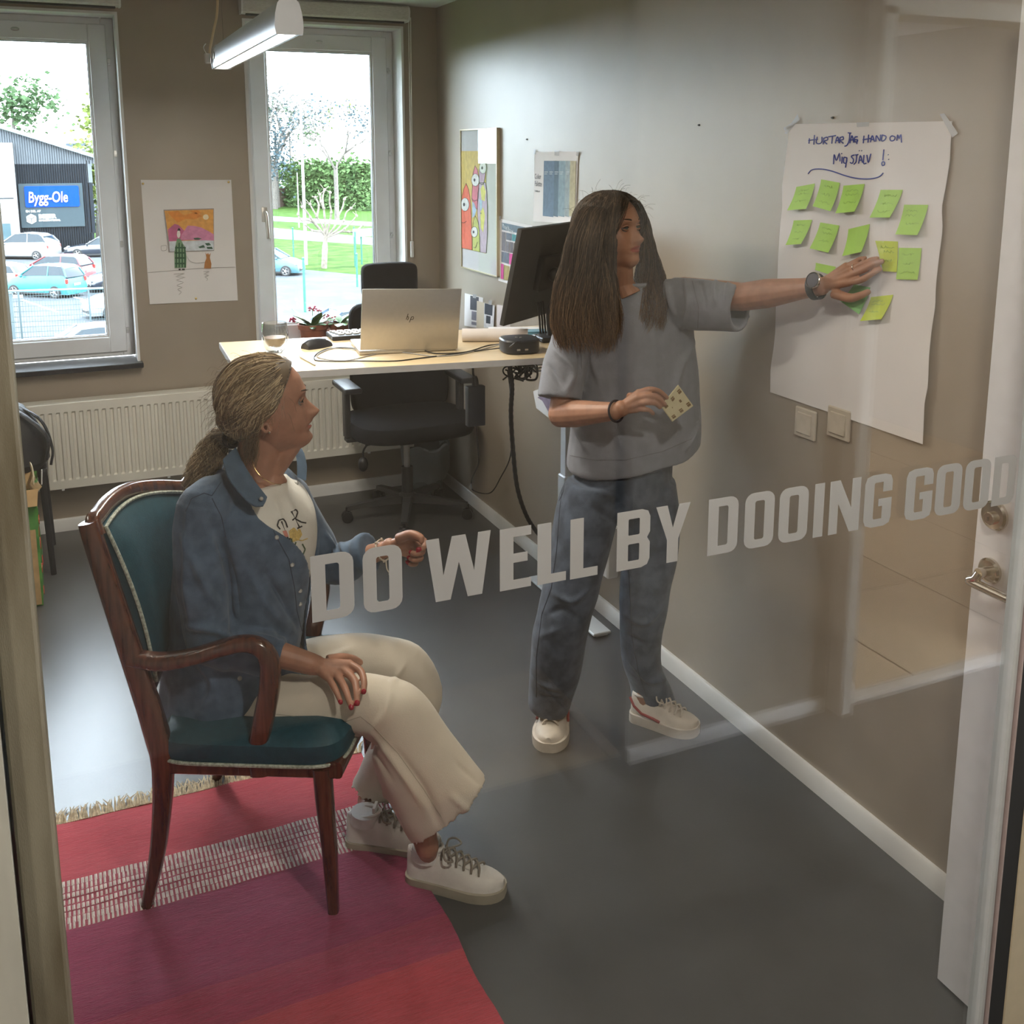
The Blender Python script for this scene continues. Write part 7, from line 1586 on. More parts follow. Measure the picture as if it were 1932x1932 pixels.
# cream wide trousers
M_cr = mat('cream_trousers', (0.56, 0.50, 0.415), rough=0.9, var=0.03, scale=20, bump=.35, bscale=380, sheen=.15)
tr_ = MB()
tr_.loft([tring(420, 1345, .12, .19), tring(430, 1310, .15, .20), tring(440, 1270, .15, .19), tring(450, 1240, .13, .17)])
def leg_ring(u, v, o, hw, ho, du, dv):
    """ring whose wide axis lies along the image direction du,dv and whose depth runs across the chair"""
    c = P(u, v, o); a = (P(u+du, v+dv, o)-c).normalized(); q = [c+a*hw*math.cos(t)+cs*ho*math.sin(t) for t in [2*math.pi*k/30 for k in range(30)]]; return q
tr_.loftS([leg_ring(400, 1335, .15, .080, .085, 0, -1), leg_ring(500, 1332, .14, .081, .084, 0, -1), leg_ring(580, 1333, .14, .075, .074, 0, -1), leg_ring(630, 1332, .14, .073, .068, 0, -1), leg_ring(690, 1334, .14, .078, .068, .1, -1), leg_ring(738, 1346, .135, .087, .072, .45, -1), leg_ring(755, 1375, .13, .096, .076, 1, -.75),
          leg_ring(790, 1440, .12, .112, .076, 1, -.72), leg_ring(822, 1490, .115, .122, .076, 1, -.75), leg_ring(847, 1527, .11, .126, .074, 1, -.80), leg_ring(836, 1512, .11, .112, .062, 1, -.80)])
tr_.loftS([leg_ring(470, 1290, .36, .070, .085, 0, -1), leg_ring(600, 1258, .37, .080, .085, 0, -1), leg_ring(700, 1256, .385, .080, .08, .1, -1), leg_ring(765, 1266, .395, .076, .076, .6, -1), leg_ring(785, 1310, .395, .074, .072, 1, -.2), leg_ring(760, 1390, .385, .074, .070, 1, .2),
          leg_ring(722, 1465, .37, .068, .066, 1, .3), leg_ring(706, 1490, .36, .066, .062, 1, .3), leg_ring(712, 1480, .36, .056, .052, 1, .3)])
Lt = [([P(735, 1300, .04), P(725, 1350, .03), P(690, 1385, .03)], .011, .009), ([P(700, 1380, .03), P(745, 1440, .03), P(800, 1520, .03)], .010, .006), ([P(750, 1420, .03), P(800, 1490, .03), P(830, 1560, .04)], .010, -.006), ([P(640, 1385, .04), P(690, 1400, .03), P(740, 1470, .03)], .008, -.006),
      ([P(600, 1250, .28), P(660, 1225, .3)], .010, .008), ([P(740, 1290, .30), P(765, 1250, .32)], .008, .006), ([P(850, 1500, .03), P(885, 1530, .04)], .008, .006), ([P(700, 1440, .04), P(740, 1530, .04)], .012, .006), ([P(560, 1290, .05), P(620, 1275, .06)], .010, .006), ([P(860, 1440, .04), P(905, 1480, .04)], .007, -.004)]
po, BVp = remesh(tr_, 'trousers', M_cr, P1, 0.0050, smooth=6, disp=folds([(a_, w_, h_*1.1) for a_, w_, h_ in Lt], .0030, (16, 16, 12), 3))
seam(BVp, 'trouser_seam', mat('cream_seam', (.36, .32, .26), rough=.9), [[(500, 1345), (560, 1352), (620, 1372), (680, 1352), (705, 1372), (750, 1420), (800, 1490), (835, 1545)]], P1, r=.0008)
M_swh = mat('leather_white', (0.60, 0.57, 0.53), rough=0.5, var=0.05, scale=40, bump=.2, bscale=250); M_ssole = mat('rubber_tan', (0.36, 0.32, 0.25), rough=0.7, var=.06); M_lace1 = mat('lace_taupe', (0.24, 0.21, 0.17), rough=0.9, var=.1)
s_ = shoe(P1, ftR0, ftR1, .098, M_swh, M_ssole, M_lace1, top=.088); shoe(P1, ftL0, ftL1, .096, M_swh, M_ssole, M_lace1, top=.088)
for ft0, ft1 in ((ftR0, ftR1), (ftL0, ftL1)):
    b = MB(); c = lerp(ft0, ft1, .20)+V(0, 0, .088); d_ = (ft1-ft0).normalized(); b.tube([c+V(0, 0, -.02), c+V(0, 0, .006)+d_*.002], [.040, .038], 18); b.build('sock', mat('sock_white', (.6, .58, .56), rough=.9), P1)

# hair: combed back in waves to a low ponytail
M_hair1 = [hair_mat('hair_blond', (0.20, 0.135, 0.07), (0.28, 0.19, 0.10), 0, 1, None), hair_mat('hair_honey', (0.10, 0.062, 0.032), (0.14, 0.09, 0.045), 0, 1, None), hair_mat('hair_pale', (0.42, 0.32, 0.19), (0.50, 0.38, 0.23), 0, 1, None)]
M_hair1b = hair_mat('hair_blond_dark', (0.045, 0.030, 0.018), (0.11, 0.075, 0.042), 0, 1, None)
cap = MB()
def mask1(p):
    ln = -.060+ .0                                          # hair everywhere behind a line running from the forehead over the temple to behind the ear
    xline = interp([(-.09, -.045), (-.04, -.030), (-.02, -.022), (.0, .012), (.02, .030), (.045, .045), (.07, .060), (.085, .068), (.095, .075)], p.z)
    return 1-sm(p.x, xline-.006, xline+.004)
scalp(cap, HM, mask1, lift=.010, sink=.012)
cap.build('hair_base', M_hair1b, P1)
rnd = random.Random(21); hs_ = MB()
def ell(d, off): q = V(d.x*(.101+off), d.y*(.079+off), d.z*(.094+off)); return V(-.004, 0, .017)+q
tie = V(-.094, 0, -.058)
tdir = V((tie.x+.004)/.101, 0, (tie.z-.017)/.094).normalized()
def strand(mb, d0, d1, off, wav, ph, r_, n=20, end=None, extra=None):
    pts = []
    w_ = math.acos(max(-1, min(1, d0.dot(d1))))
    for i in range(n):
        t = i/(n-1); d = (d0*math.sin((1-t)*w_)+d1*math.sin(t*w_))/math.sin(w_); sd = d0.cross(d1).normalized()
        d = (d+sd*wav*math.sin(ph+t*13)*math.sin(math.pi*t)**.5).normalized(); o_ = off*(.5+.9*math.sin(math.pi*min(1, t*1.1+.05)))+.0025*math.sin(ph*2+t*11)
        pts.append(HM @ ell(d, o_))
    if extra: pts += extra
    mb.tube(pts, [r_]*(len(pts)-1)+[r_*.4], 4, caps=False)
for k in range(2300):
    s = rnd.choice((-1, 1, -1)); z_ = rnd.uniform(-.35, .92); th = rnd.uniform(0, 1)
    a = interp([(-.4, 1.75), (-.2, 1.70), (.0, 1.42), (.2, 1.18), (.45, 1.0), (.7, .85), (.9, .5), (1.0, 0)], z_)+rnd.uniform(0, 1.3)**1.5*.9       # angle from forward
    rr__ = math.sqrt(max(0, 1-z_*z_)); d0 = V(rr__*math.cos(a), s*rr__*math.sin(a), z_).normalized()
    if rnd.random() < .12: d0 = V(.45+rnd.uniform(-.2, .2), s*rnd.uniform(0, .4), .85).normalized()
    d1 = (tdir+V(0, rnd.uniform(-.16, .16), rnd.uniform(-.12, .12))).normalized()
    grp = int(a*9+z_*14); hs_.mi = (grp*7+rnd.choice((0, 0, 0, 1, 2))) % 3; strand(hs_, d0, d1, .008+.007*rnd.random(), .06+.03*math.sin(grp), grp*1.9+rnd.uniform(-.5, .5), rnd.uniform(.0007, .0015))
for k in range(260):        # stray hairs
    s = rnd.choice((-1, 1)); z_ = rnd.uniform(-.4, .95); a = rnd.uniform(1.0, 3.0); rr__ = math.sqrt(1-z_*z_); d0 = V(rr__*math.cos(a), s*rr__*math.sin(a), z_)
    p0 = HM @ ell(d0, .008); dr = (HM.to_3x3() @ (d0+V(-.6, 0, -.2)+V(rnd.uniform(-.5, .5), rnd.uniform(-.5, .5), rnd.uniform(-.5, .5)))).normalized(); L_ = rnd.uniform(.02, .055)
    hs_.tube(spline([p0, p0+dr*L_*.4+V(0, 0, .004), p0+dr*L_*.8+V(0, 0, rnd.uniform(-.012, .006)), p0+dr*L_+V(0, 0, -.01)], 3), .00035, 3, caps=False)
# loose locks by the ear and neck
for k in range(150):
    q = HM @ V(-.030+rnd.uniform(-.02, .012), -.072+rnd.uniform(-.006, .006), -.02+rnd.uniform(-.02, .03)); e = P(rnd.uniform(455, 485), rnd.uniform(835, 885), .17+rnd.uniform(-.02, .02))
    hs_.tube(spline([q, lerp(q, e, .35)+V(rnd.uniform(-.012, .004), -.006, 0), lerp(q, e, .7)+V(rnd.uniform(-.008, .01), 0, 0), e], 4), .00055, 3, caps=False)
TP = HM @ tie
tail = [(TP, .020), (P(416, 826, .25), .026), (P(400, 852, .24), .032), (P(384, 880, .22), .032), (P(368, 908, .20), .024), (P(356, 930, .19), .010)]
rings = []
for i, (c, r_) in enumerate(tail):
    d = (tail[min(i+1, 5)][0]-tail[max(i-1, 0)][0]).normalized(); x_, y_ = frame(d, cs); rings.append((c, x_*r_, y_*r_*.8))
lock_strands(hs_, rings, 900, r=.0007, wav=.007, rnd=rnd, rad=(.25, 1.15), cut=.25, freq=5)
o = hs_.build('hair', M_hair1, P1); o['kind'] = 'stuff'
b = MB(); lock_volume(b, [(c, a*.85, q*.85) for c, a, q in rings]); b.build('ponytail', M_hair1b, P1)
b = MB(); x_, y_ = frame((tail[1][0]-TP).normalized()); b.tube([TP+(x_*math.cos(t)+y_*math.sin(t))*.022 for t in [2*math.pi*k/20 for k in range(21)]], .006, 8); b.build('hair_tie', M_black, P1)

# ------------------------------------------------------------------ the standing person
Y = lambda u, v, y: AY(u, v, y)
P2 = thing('person', 'standing person with long brown hair, grey T-shirt and jeans, arm stretched to the notes', 'person', V(1.40, 2.62, 0), 0)
bf = V(-.10, -.995, 0).normalized(); bl = V(.995, -.10, 0)          # facing, lateral (to the person's left)
g_f = V(.44, -.90, .15).normalized(); g_l = V(.90, .44, 0); g_l = (g_l-g_f*g_l.dot(g_f)).normalized(); g_u = g_f.cross(g_l)
HM2 = Matrix.Translation(Y(1163, 452, 2.60)) @ Matrix((g_f, g_l, g_u)).transposed().to_4x4() @ Matrix.Diagonal((.97, .97, .97, 1))
tip = HM2 @ V(.113, 0, -.030); HM2 = Matrix.Translation(APL(1214, 451, tip, ray(1214, 451).normalized())-tip) @ HM2
sk2 = MB(); add_head(sk2, HM2)
nb2 = Y(1176, 556, 2.60); sk2.tube([HM2 @ V(-.025, 0, -.035), HM2 @ V(-.024, 0, -.08), lerp(HM2 @ V(-.02, 0, -.11), nb2, .6), nb2, nb2+V(0, 0, -.05)], [.055, .051, .048, .050, .045], 24)
sk2.tube([HM2 @ V(.034, 0, -.095), lerp(HM2 @ V(.01, 0, -.12), nb2+bf*.03, .5), nb2+bf*.035], [.028, .032, .04], 16)
def bring(u, v, hw, hd, y=2.62, n=32, dz=None, off=0.0):
    c = Y(u, v, y)
    return [c+bl*(hw*math.cos(t))+bf*(hd*math.sin(t))+V(0, 0, (dz(t) if dz else 0)) for t in [2*math.pi*k/n for k in range(n)]]
sk2.loft([bring(1172, 940, .12, .08), bring(1180, 870, .12, .085), bring(1190, 760, .12, .085), bring(1192, 650, .14, .10), bring(1190, 590, .15, .09), bring(1182, 560, .08, .06)])
sR, eR, wR_ = Y(1088, 598, 2.64), Y(1058, 782, 2.60), Y(1160, 776, 2.40)
sL, eL, wL_ = Y(1290, 553, 2.54), Y(1402, 560, 2.33), AX(1540, 541, 1.800)
print('arm lengths', (sR-eR).length, (eR-wR_).length, (sL-eL).length, (eL-wL_).length, 'head z', (HM2 @ V(0, 0, .112)).z)
capsule(sk2, [nb2+V(0, 0, -.05), sR], [.05, .046]); capsule(sk2, [nb2+V(0, 0, -.05), sL], [.05, .046])
capsule(sk2, [sR, lerp(sR, eR, .5), eR], [.036, .038, .037]); capsule(sk2, [eR, lerp(eR, wR_, .3), lerp(eR, wR_, .75), wR_], [.038, .040, .030, .0255])
capsule(sk2, [sL, lerp(sL, eL, .5), eL], [.048, .045, .040]); capsule(sk2, [eL, lerp(eL, wL_, .35), lerp(eL, wL_, .8), wL_], [.040, .041, .029, .026])
X = lambda u, v, x: AX(u, v, x)
mcpL = [X(1600, 533, 1.822), X(1604, 520, 1.826), X(1602, 510, 1.828), X(1596, 503, 1.830)]
finL = [[X(1625, 528, 1.828), X(1646, 516, 1.835), X(1660, 508, 1.845)], [X(1630, 508, 1.832), X(1650, 498, 1.838), X(1664, 493, 1.846)],
        [X(1626, 499, 1.834), X(1643, 491, 1.840), X(1655, 488, 1.846)], [X(1612, 495, 1.836), X(1622, 489, 1.842), X(1632, 487, 1.846)]]
hand(sk2, X(1549, 540, 1.803), mcpL, finL, [X(1572, 553, 1.812), X(1602, 562, 1.822), X(1622, 558, 1.832), X(1637, 551, 1.842)], rw=.0265, rf=.0080, palm_r=.0130)
yh = 2.375
mcpR = [Y(1205, 741, yh), Y(1203, 750, yh-.010), Y(1202, 761, yh-.012), Y(1201, 772, yh-.006)]
finR = [[Y(1225, 735, yh-.015), Y(1243, 738, yh-.022), Y(1258, 750, yh-.024)], [Y(1224, 747, yh-.028), Y(1242, 752, yh-.034), Y(1254, 763, yh-.030)],
        [Y(1220, 759, yh-.032), Y(1236, 761, yh-.036), Y(1245, 768, yh-.028)], [Y(1214, 772, yh-.024), Y(1225, 774, yh-.026), Y(1232, 780, yh-.018)]]
hand(sk2, Y(1172, 771, 2.39), mcpR, finR, [Y(1186, 750, 2.40), Y(1215, 748, 2.40), Y(1240, 748, 2.385), Y(1256, 752, 2.372)], rw=.0255, rf=.0082, palm_r=.0130)
hR, kR, aR = Y(1122, 925, 2.62), Y(1072, 1130, 2.60), AZ(1040, 1352)+V(0, 0, .085); hL2, kL, aL = Y(1222, 925, 2.62), Y(1214, 1130, 2.56), AZ(1208, 1345)+V(.01, 0, .085)
for a, k, e in ((hR, kR, aR), (hL2, kL, aL)): capsule(sk2, [a, k], [.066, .044]); capsule(sk2, [k, lerp(k, e, .35), e], [.042, .042, .030])
f0R, f1R = AZ(1043, 1372), AZ(1034, 1421); f0L, f1L = AZ(1192, 1350), AZ(1318, 1386)
dR = (f1R-f0R).normalized(); f0R = f1R-dR*.262; dL = (f1L-f0L).normalized(); f1L = f0L+dL*min(.27, (f1L-f0L).length)
for an_, f0, f1 in ((aR, f0R, f1R), (aL, f0L, f1L)): capsule(sk2, [lerp(f0, f1, .2)+V(0, 0, .09), lerp(f0, f1, .22)+V(0, 0, .06)], [.030, .030]); capsule(sk2, [an_, lerp(f0, f1, .2)+V(0, 0, .08)], [.030, .030])
def paint2(C):
    out = np.zeros(len(C)); I_ = np.array(HM2.inverted()); L = (I_[:3, :3]@C.T).T+I_[:3, 3]
    out[(L[:, 0] > .070) & (((L[:, 1]/.024)**2+((L[:, 2]+.0572)/.0095)**2) < 1)] = 1
    return out
so2, BV2 = remesh(sk2, 'body', [M_sk2, M_lip], P2, 0.0027, smooth=1, paint=paint2)
SKM[0] = M_sk2; eyes(P2, HM2, iris=(.03, .02, .015), gaze=-.1)

# oversized T-shirt, hollow at hem and cuffs
M_gt = mat('tee_grey', (0.215, 0.222, 0.255), rough=0.88, var=0.05, scale=35, bump=.4, bscale=420, sheen=.15)
ts = MB()
hem = lambda t: -.012*math.sin(t)+.030*math.cos(t)
ts.loftS([bring(1196, 820, .192, .118, dz=hem), bring(1196, 855, .200, .124, dz=hem), bring(1197, 861, .206, .130, dz=hem), bring(1197, 859, .214, .138, dz=hem), bring(1197, 845, .216, .140, dz=hem), bring(1201, 800, .208, .138), bring(1206, 720, .194, .128), bring(1203, 660, .188, .122), bring(1198, 610, .188, .116), bring(1192, 574, .172, .100), bring(1186, 548, .125, .084), bring(1180, 536, .085, .070), bring(1177, 531, .072, .064)])
# right sleeve (hanging) with an open cuff
def sleeve(pts, radii, inner, n=24, flat=1.0):
    """outer rings then the cuff turned inwards"""
    d = (Vector(pts[-1])-Vector(pts[-2])).normalized(); ts.tube(list(pts)+[pts[-1]-d*0.004, pts[-1]-d*inner], list(radii)+[radii[-1]-.011, radii[-1]-.016], n, flat=flat)
ts.ball(sR, .062, 18, 12); ts.ball(sL+V(0, 0, -.022), .060, 18, 12); capsule(ts, [Y(1130, 575, 2.62), sR], [.060, .060], 20); capsule(ts, [Y(1240, 568, 2.58), sL+V(0, 0, -.01)], [.058, .056], 20)
sleeve(spline([sR, Y(1075, 660, 2.64), Y(1062, 710, 2.63), Y(1056, 752, 2.615)], 4), lin(.060, .066, 13), .05)
# left sleeve: wide and hanging below the raised arm
q0, q1, q2, q3 = Y(1270, 560, 2.55), Y(1310, 566, 2.48), Y(1350, 570, 2.41), Y(1398, 576, 2.335)
def sring(c, up_, dn, wv, d):
    z_ = V(0, 0, 1)-d*d.z; z_.normalize(); y_ = d.cross(z_); return [c+z_*(up_ if math.sin(t) > 0 else dn)*math.sin(t)+y_*wv*math.cos(t) for t in [2*math.pi*k/28 for k in range(28)]]
dd_ = (q3-q0).normalized()
ts.loft([sring(q0, .060, .085, .065, dd_), sring(q1, .062, .090, .064, dd_), sring(q2, .060, .084, .060, dd_), sring(q3, .060, .074, .058, dd_), sring(q3-dd_*.004, .050, .064, .048, dd_), sring(q3-dd_*.06, .046, .058, .044, dd_)])
Lg = [([Y(1255, 520, 2.45), Y(1270, 590, 2.45)], .009, .007), ([Y(1290, 520, 2.42), Y(1300, 570, 2.42), Y(1285, 620, 2.45)], .008, .006), ([Y(1320, 522, 2.38), Y(1330, 580, 2.38)], .008, -.005), ([Y(1350, 525, 2.34), Y(1350, 570, 2.34)], .007, .005), ([Y(1375, 530, 2.30), Y(1370, 570, 2.32)], .006, .004),
      ([Y(1310, 645, 2.5), Y(1280, 700, 2.48), Y(1270, 780, 2.48)], .014, .006), ([Y(1110, 640, 2.5), Y(1130, 720, 2.49)], .012, .005), ([Y(1050, 660, 2.57), Y(1080, 700, 2.56), Y(1070, 740, 2.56)], .010, .007), ([Y(1035, 690, 2.58), Y(1060, 730, 2.56)], .008, -.005), ([Y(1090, 610, 2.55), Y(1095, 700, 2.54)], .008, -.006),
      ([Y(1250, 560, 2.47), Y(1230, 640, 2.47), Y(1240, 720, 2.48)], .016, .004), ([Y(1080, 800, 2.5), Y(1110, 850, 2.49)], .011, .006), ([Y(1320, 800, 2.52), Y(1290, 850, 2.5)], .010, .006), ([Y(1160, 800, 2.47), Y(1180, 860, 2.47)], .014, .004)]
tg, BVg = remesh(ts, 't_shirt', M_gt, P2, 0.0045, smooth=4, disp=folds([(a_, w_, h_*2.1) for a_, w_, h_ in Lg], .0030, (15, 15, 9), 1))
M_stg = mat('tee_seam', (0.15, 0.15, 0.165), rough=.9)
seam(BVg, 'shirt_seam', M_stg, [[(1020, 743), (1050, 752), (1092, 750)], [(1070, 858), (1120, 868), (1180, 868), (1250, 852), (1310, 826)], [(1098, 625), (1096, 660), (1098, 700)], [(1306, 530), (1318, 580), (1316, 630)]], P2, r=.0007)
nbr = [p+V(0, 0, .001) for p in bring(1178, 535, .080, .069)]; b = MB(); b.tube(nbr+[nbr[0]], .007, 8, caps=False); b.build('neck_band', M_gt, P2)

# jeans
M_jn = mat('denim_jeans', (0.044, 0.058, 0.086), rough=0.88, var=0.16, scale=24, bump=.5, bscale=480, c2=(0.082, 0.105, 0.150), sheen=.15)
jn = MB(); jn.loft([bring(1172, 955, .165, .110), bring(1172, 920, .168, .115), bring(1176, 885, .158, .112), bring(1182, 850, .148, .105)])
def jring(u, v, y, hw, hd, dz=None): return bring(u, v, hw, hd, y=y, n=28, dz=dz)
gRy = AZ(1040, 1352).y; gLy = AZ(1212, 1340).y
jn.loftS([jring(1124, 905, 2.62, .086, .100), jring(1108, 960, 2.62, .094, .104), jring(1095, 1030, 2.61, .092, .098), jring(1080, 1100, 2.605, .086, .090), jring(1066, 1150, 2.60, .083, .086), jring(1056, 1200, 2.61, .084, .085), jring(1050, 1250, 2.63, .082, .084), jring(1042, 1300, 2.65, .072, .080), jring(1037, 1330, 2.66, .062, .084), jring(1037, 1334, 2.66, .052, .072), jring(1040, 1315, 2.66, .045, .06)])
jn.loftS([jring(1224, 905, 2.61, .082, .100), jring(1228, 960, 2.60, .088, .102), jring(1226, 1030, 2.585, .086, .094), jring(1220, 1100, 2.565, .078, .086), jring(1214, 1150, 2.56, .072, .080), jring(1209, 1200, 2.57, .060, .076), jring(1212, 1250, 2.585, .058, .076), jring(1226, 1295, 2.60, .062, .084), jring(1232, 1322, 2.60, .064, .090), jring(1232, 1325, 2.60, .054, .078), jring(1230, 1308, 2.60, .045, .06)])
Lj = [([Y(1045, 1120, 2.51), Y(1080, 1135, 2.50), Y(1110, 1110, 2.51)], .010, .010), ([Y(1030, 1160, 2.52), Y(1060, 1150, 2.50), Y(1095, 1170, 2.52)], .010, -.008), ([Y(1020, 1200, 2.53), Y(1060, 1185, 2.51)], .010, .006), ([Y(1120, 960, 2.52), Y(1160, 985, 2.52)], .010, -.006), ([Y(1130, 930, 2.51), Y(1170, 940, 2.5)], .008, .004),
      ([Y(1180, 1160, 2.48), Y(1215, 1175, 2.47), Y(1245, 1150, 2.49)], .010, .009), ([Y(1185, 1200, 2.50), Y(1215, 1215, 2.49)], .009, -.007), ([Y(1190, 1250, 2.51), Y(1225, 1285, 2.50), Y(1260, 1280, 2.52)], .010, .008), ([Y(1020, 1290, 2.56), Y(1060, 1300, 2.56)], .009, .007), ([Y(1020, 1312, 2.57), Y(1060, 1318, 2.57)], .007, -.005), ([Y(1180, 1000, 2.5), Y(1200, 1080, 2.48)], .014, .005)]
jo, BVj = remesh(jn, 'jeans', M_jn, P2, 0.0048, smooth=4, disp=folds([(a_, w_, h_*1.2) for a_, w_, h_ in Lj], .0030, (17, 17, 10), 5))
seam(BVj, 'jeans_seam', mat('jeans_stitch', (.03, .035, .05), rough=.9), [[(1064, 900), (1056, 960), (1050, 1040), (1040, 1110), (1022, 1160), (1012, 1240), (1012, 1320)], [(1070, 890), (1062, 930), (1052, 950)], [(1182, 1000), (1186, 1080), (1190, 1140), (1192, 1200), (1205, 1270), (1222, 1320)]], P2, r=.0010)
M_s2 = mat('leather_cream', (0.62, 0.55, 0.47), rough=0.5, var=0.05, scale=40, bump=.2, bscale=250); M_l2 = mat('lace_white', (0.55, 0.48, 0.40), rough=.85); M_red2 = mat('rubber_red', (0.30, 0.05, 0.045), rough=.6, var=.08)
shoe(P2, f0R, f1R, .106, M_s2, mat('sole_cream', (0.55, 0.49, 0.42), rough=.6), M_l2, top=.090, sole=.030, accent=M_red2)
shoe(P2, f0L, f1L, .104, M_s2, mat('sole_cream', (0.55, 0.49, 0.42)), M_l2, top=.090, sole=.030, accent=M_red2)

# hair: long and straight, brown with lighter ends
M_h2 = [hair_mat('hair_brown', (0.040, 0.026, 0.017), (0.06, 0.04, 0.025), 1.45, 1.22, (0.16, 0.085, 0.036)), hair_mat('hair_umber', (0.018, 0.012, 0.008), (0.03, 0.02, 0.013), 1.45, 1.22, (0.09, 0.048, 0.022)), hair_mat('hair_caramel', (0.10, 0.068, 0.042), (0.14, 0.095, 0.058), 1.45, 1.22, (0.27, 0.155, 0.070))]
M_h2b = hair_mat('hair_brown_dark', (0.016, 0.010, 0.007), (0.035, 0.023, 0.014), 1.45, 1.24, (0.075, 0.042, 0.020))
cap = MB()
def mask2(p):
    xl = interp([(-.09, .00), (-.04, .012), (.0, .030), (.03, .042), (.06, .052), (.08, .060), (.092, .070)], p.z); return 1-sm(p.x, xl-.004, xl+.004)
scalp(cap, HM2, mask2, lift=.012, sink=.012); cap.build('hair_base', M_h2b, P2)
rnd = random.Random(77); hh_ = MB(); vol = MB()
def R_(u, v, y, hw, hd): return (Y(u, v, y), RT*hw, V(-RT.y, RT.x, 0)*hd*-1)
near = [R_(1150, 372, 2.62, .035, .03), R_(1130, 396, 2.60, .050, .060), R_(1118, 440, 2.59, .061, .072), R_(1111, 490, 2.585, .067, .072), R_(1103, 545, 2.58, .076, .066), R_(1101, 595, 2.575, .082, .058), R_(1103, 632, 2.57, .080, .046), R_(1107, 664, 2.57, .072, .034)]
farl = [R_(1192, 378, 2.62, .020, .025), R_(1214, 420, 2.64, .016, .040), R_(1222, 470, 2.63, .018, .040), R_(1226, 515, 2.60, .036, .036), R_(1228, 560, 2.55, .042, .034), R_(1227, 600, 2.52, .040, .028), R_(1225, 628, 2.51, .034, .016)]
fr2 = [R_(1165, 368, 2.58, .020, .02), R_(1154, 400, 2.54, .016, .030), R_(1146, 450, 2.525, .014, .036), R_(1144, 500, 2.52, .018, .034), R_(1146, 550, 2.50, .024, .030), R_(1150, 600, 2.495, .030, .026), R_(1150, 645, 2.495, .026, .016)]
for g_, N_, k_ in ((near, 2400, .93), (farl, 650, .9), (fr2, 750, .9)):
    lock_volume(vol, [(c, a*k_*(1 if i_ < len(g_)-2 else .8), q*k_) for i_, (c, a, q) in enumerate(g_[:-2])]); lock_strands(hh_, g_, N_, r=.00085, wav=.006, rnd=rnd, rad=(.80, 1.14), cut=.24, freq=2.8)
def ell2(d, off): return V(-.004, 0, .017)+V(d.x*(.101+off), d.y*(.079+off), d.z*(.094+off))
for k in range(1500):
    hh_.mi = rnd.choice((0, 0, 1, 1, 2)); s = rnd.choice((-1, 1)); x0 = rnd.uniform(-.9, .75); top_ = V(x0, s*.04, math.sqrt(max(.05, 1-x0*x0))).normalized(); a = rnd.uniform(.95 if x0 > .2 else 1.2, 2.6)*s
    d1 = V(math.cos(a)*.92, math.sin(a)*.92, -.38).normalized(); w_ = math.acos(max(-1, min(1, top_.dot(d1)))); pts = []
    for i in range(12): t = i/11; d = (top_*math.sin((1-t)*w_)+d1*math.sin(t*w_))/math.sin(w_); pts.append(HM2 @ ell2(d.normalized(), .013+.006*rnd.random()*.4+.008*math.sin(math.pi*t)))
    e = pts[-1]; pts += [e+V(0, 0, -.03), e+V(rnd.uniform(-.008, .008), rnd.uniform(-.008, .008), -.075)]; hh_.tube(pts, [.0009]*13+[.0004], 3, caps=False)
for k in range(70):
    z_ = rnd.uniform(.2, .98); a = rnd.uniform(-3, 3); rr__ = math.sqrt(1-z_*z_); d0 = V(rr__*math.cos(a), rr__*math.sin(a), z_); p0 = HM2 @ ell2(d0, .014); dr = (HM2.to_3x3() @ (d0+V(rnd.uniform(-1, 1), rnd.uniform(-1, 1), rnd.uniform(-.4, .4)))).normalized(); L_ = rnd.uniform(.02, .06)
    hh_.tube(spline([p0, p0+dr*L_*.5+V(0, 0, .004), p0+dr*L_+V(0, 0, -.008)], 3), .0003, 3, caps=False)
o = hh_.build('hair', M_h2, P2); o['kind'] = 'stuff'; vol.build('hair_volume', M_h2b, P2)

# watch, ring, hair band
wa = (wL_-eL).normalized(); wc = AX(1541, 541, 1.800)-wa*.002
x_, y_ = frame(wa); toC = (CAM-wc); toC = (toC-wa*toC.dot(wa)).normalized(); upd = (toC*0.55+V(0, 0, .83)); upd = (upd-wa*upd.dot(wa)).normalized()
sd = wa.cross(upd)
wt = MB(); ring = []
for k in range(40): t = 2*math.pi*k/40; r_ = .0325; c = wc+(upd*math.cos(t)+sd*math.sin(t))*r_; n_ = (upd*math.cos(t)+sd*math.sin(t)); ring.append([c-wa*.010-n_*.0015, c+wa*.010-n_*.0015, c+wa*.010+n_*.0015, c-wa*.010+n_*.0015])
wt.loft(ring+[ring[0]], caps=False); strap = wt.build('watch_strap', mat('strap_black', (.012, .013, .016), rough=.6), P2)
nd = (toC*.95+upd*.35).normalized(); wp = AX(1535, 529, 1.770)
b = MB(); b.lathe([(.019, -.006), (.0215, -.002), (.0215, .004), (.019, .006), (.018, .005)], wp, 32, axis=nd); b.build('watch_case', mat('watch_steel', (.55, .50, .45), rough=.2, metal=.9), strap)
b = MB(); b.lathe([(.0178, .0052), (.0001, .0056)], wp, 32, axis=nd, caps=False); b.build('watch_face', mat('watch_dial', (.03, .026, .045), rough=.5), strap)
b = MB(); b.tube([wp+frame(nd)[0]*(.019*math.cos(t))+frame(nd)[1]*(.019*math.sin(t))+nd*.0055 for t in [2*math.pi*k/28 for k in range(29)]], .0012, 6, caps=False); b.build('watch_bezel', M_black, strap)
rp = lerp(mcpL[2], finL[2][0], .45); rd = (finL[2][0]-mcpL[2]).normalized(); x_, y_ = frame(rd); b = MB(); b.tube([rp+(x_*math.cos(t)+y_*math.sin(t))*.0098 for t in [2*math.pi*k/24 for k in range(25)]], .0013, 6, caps=False); b.build('finger_ring', mat('ring_silver', (.8, .75, .7), rough=.12, metal=1.0), P2)
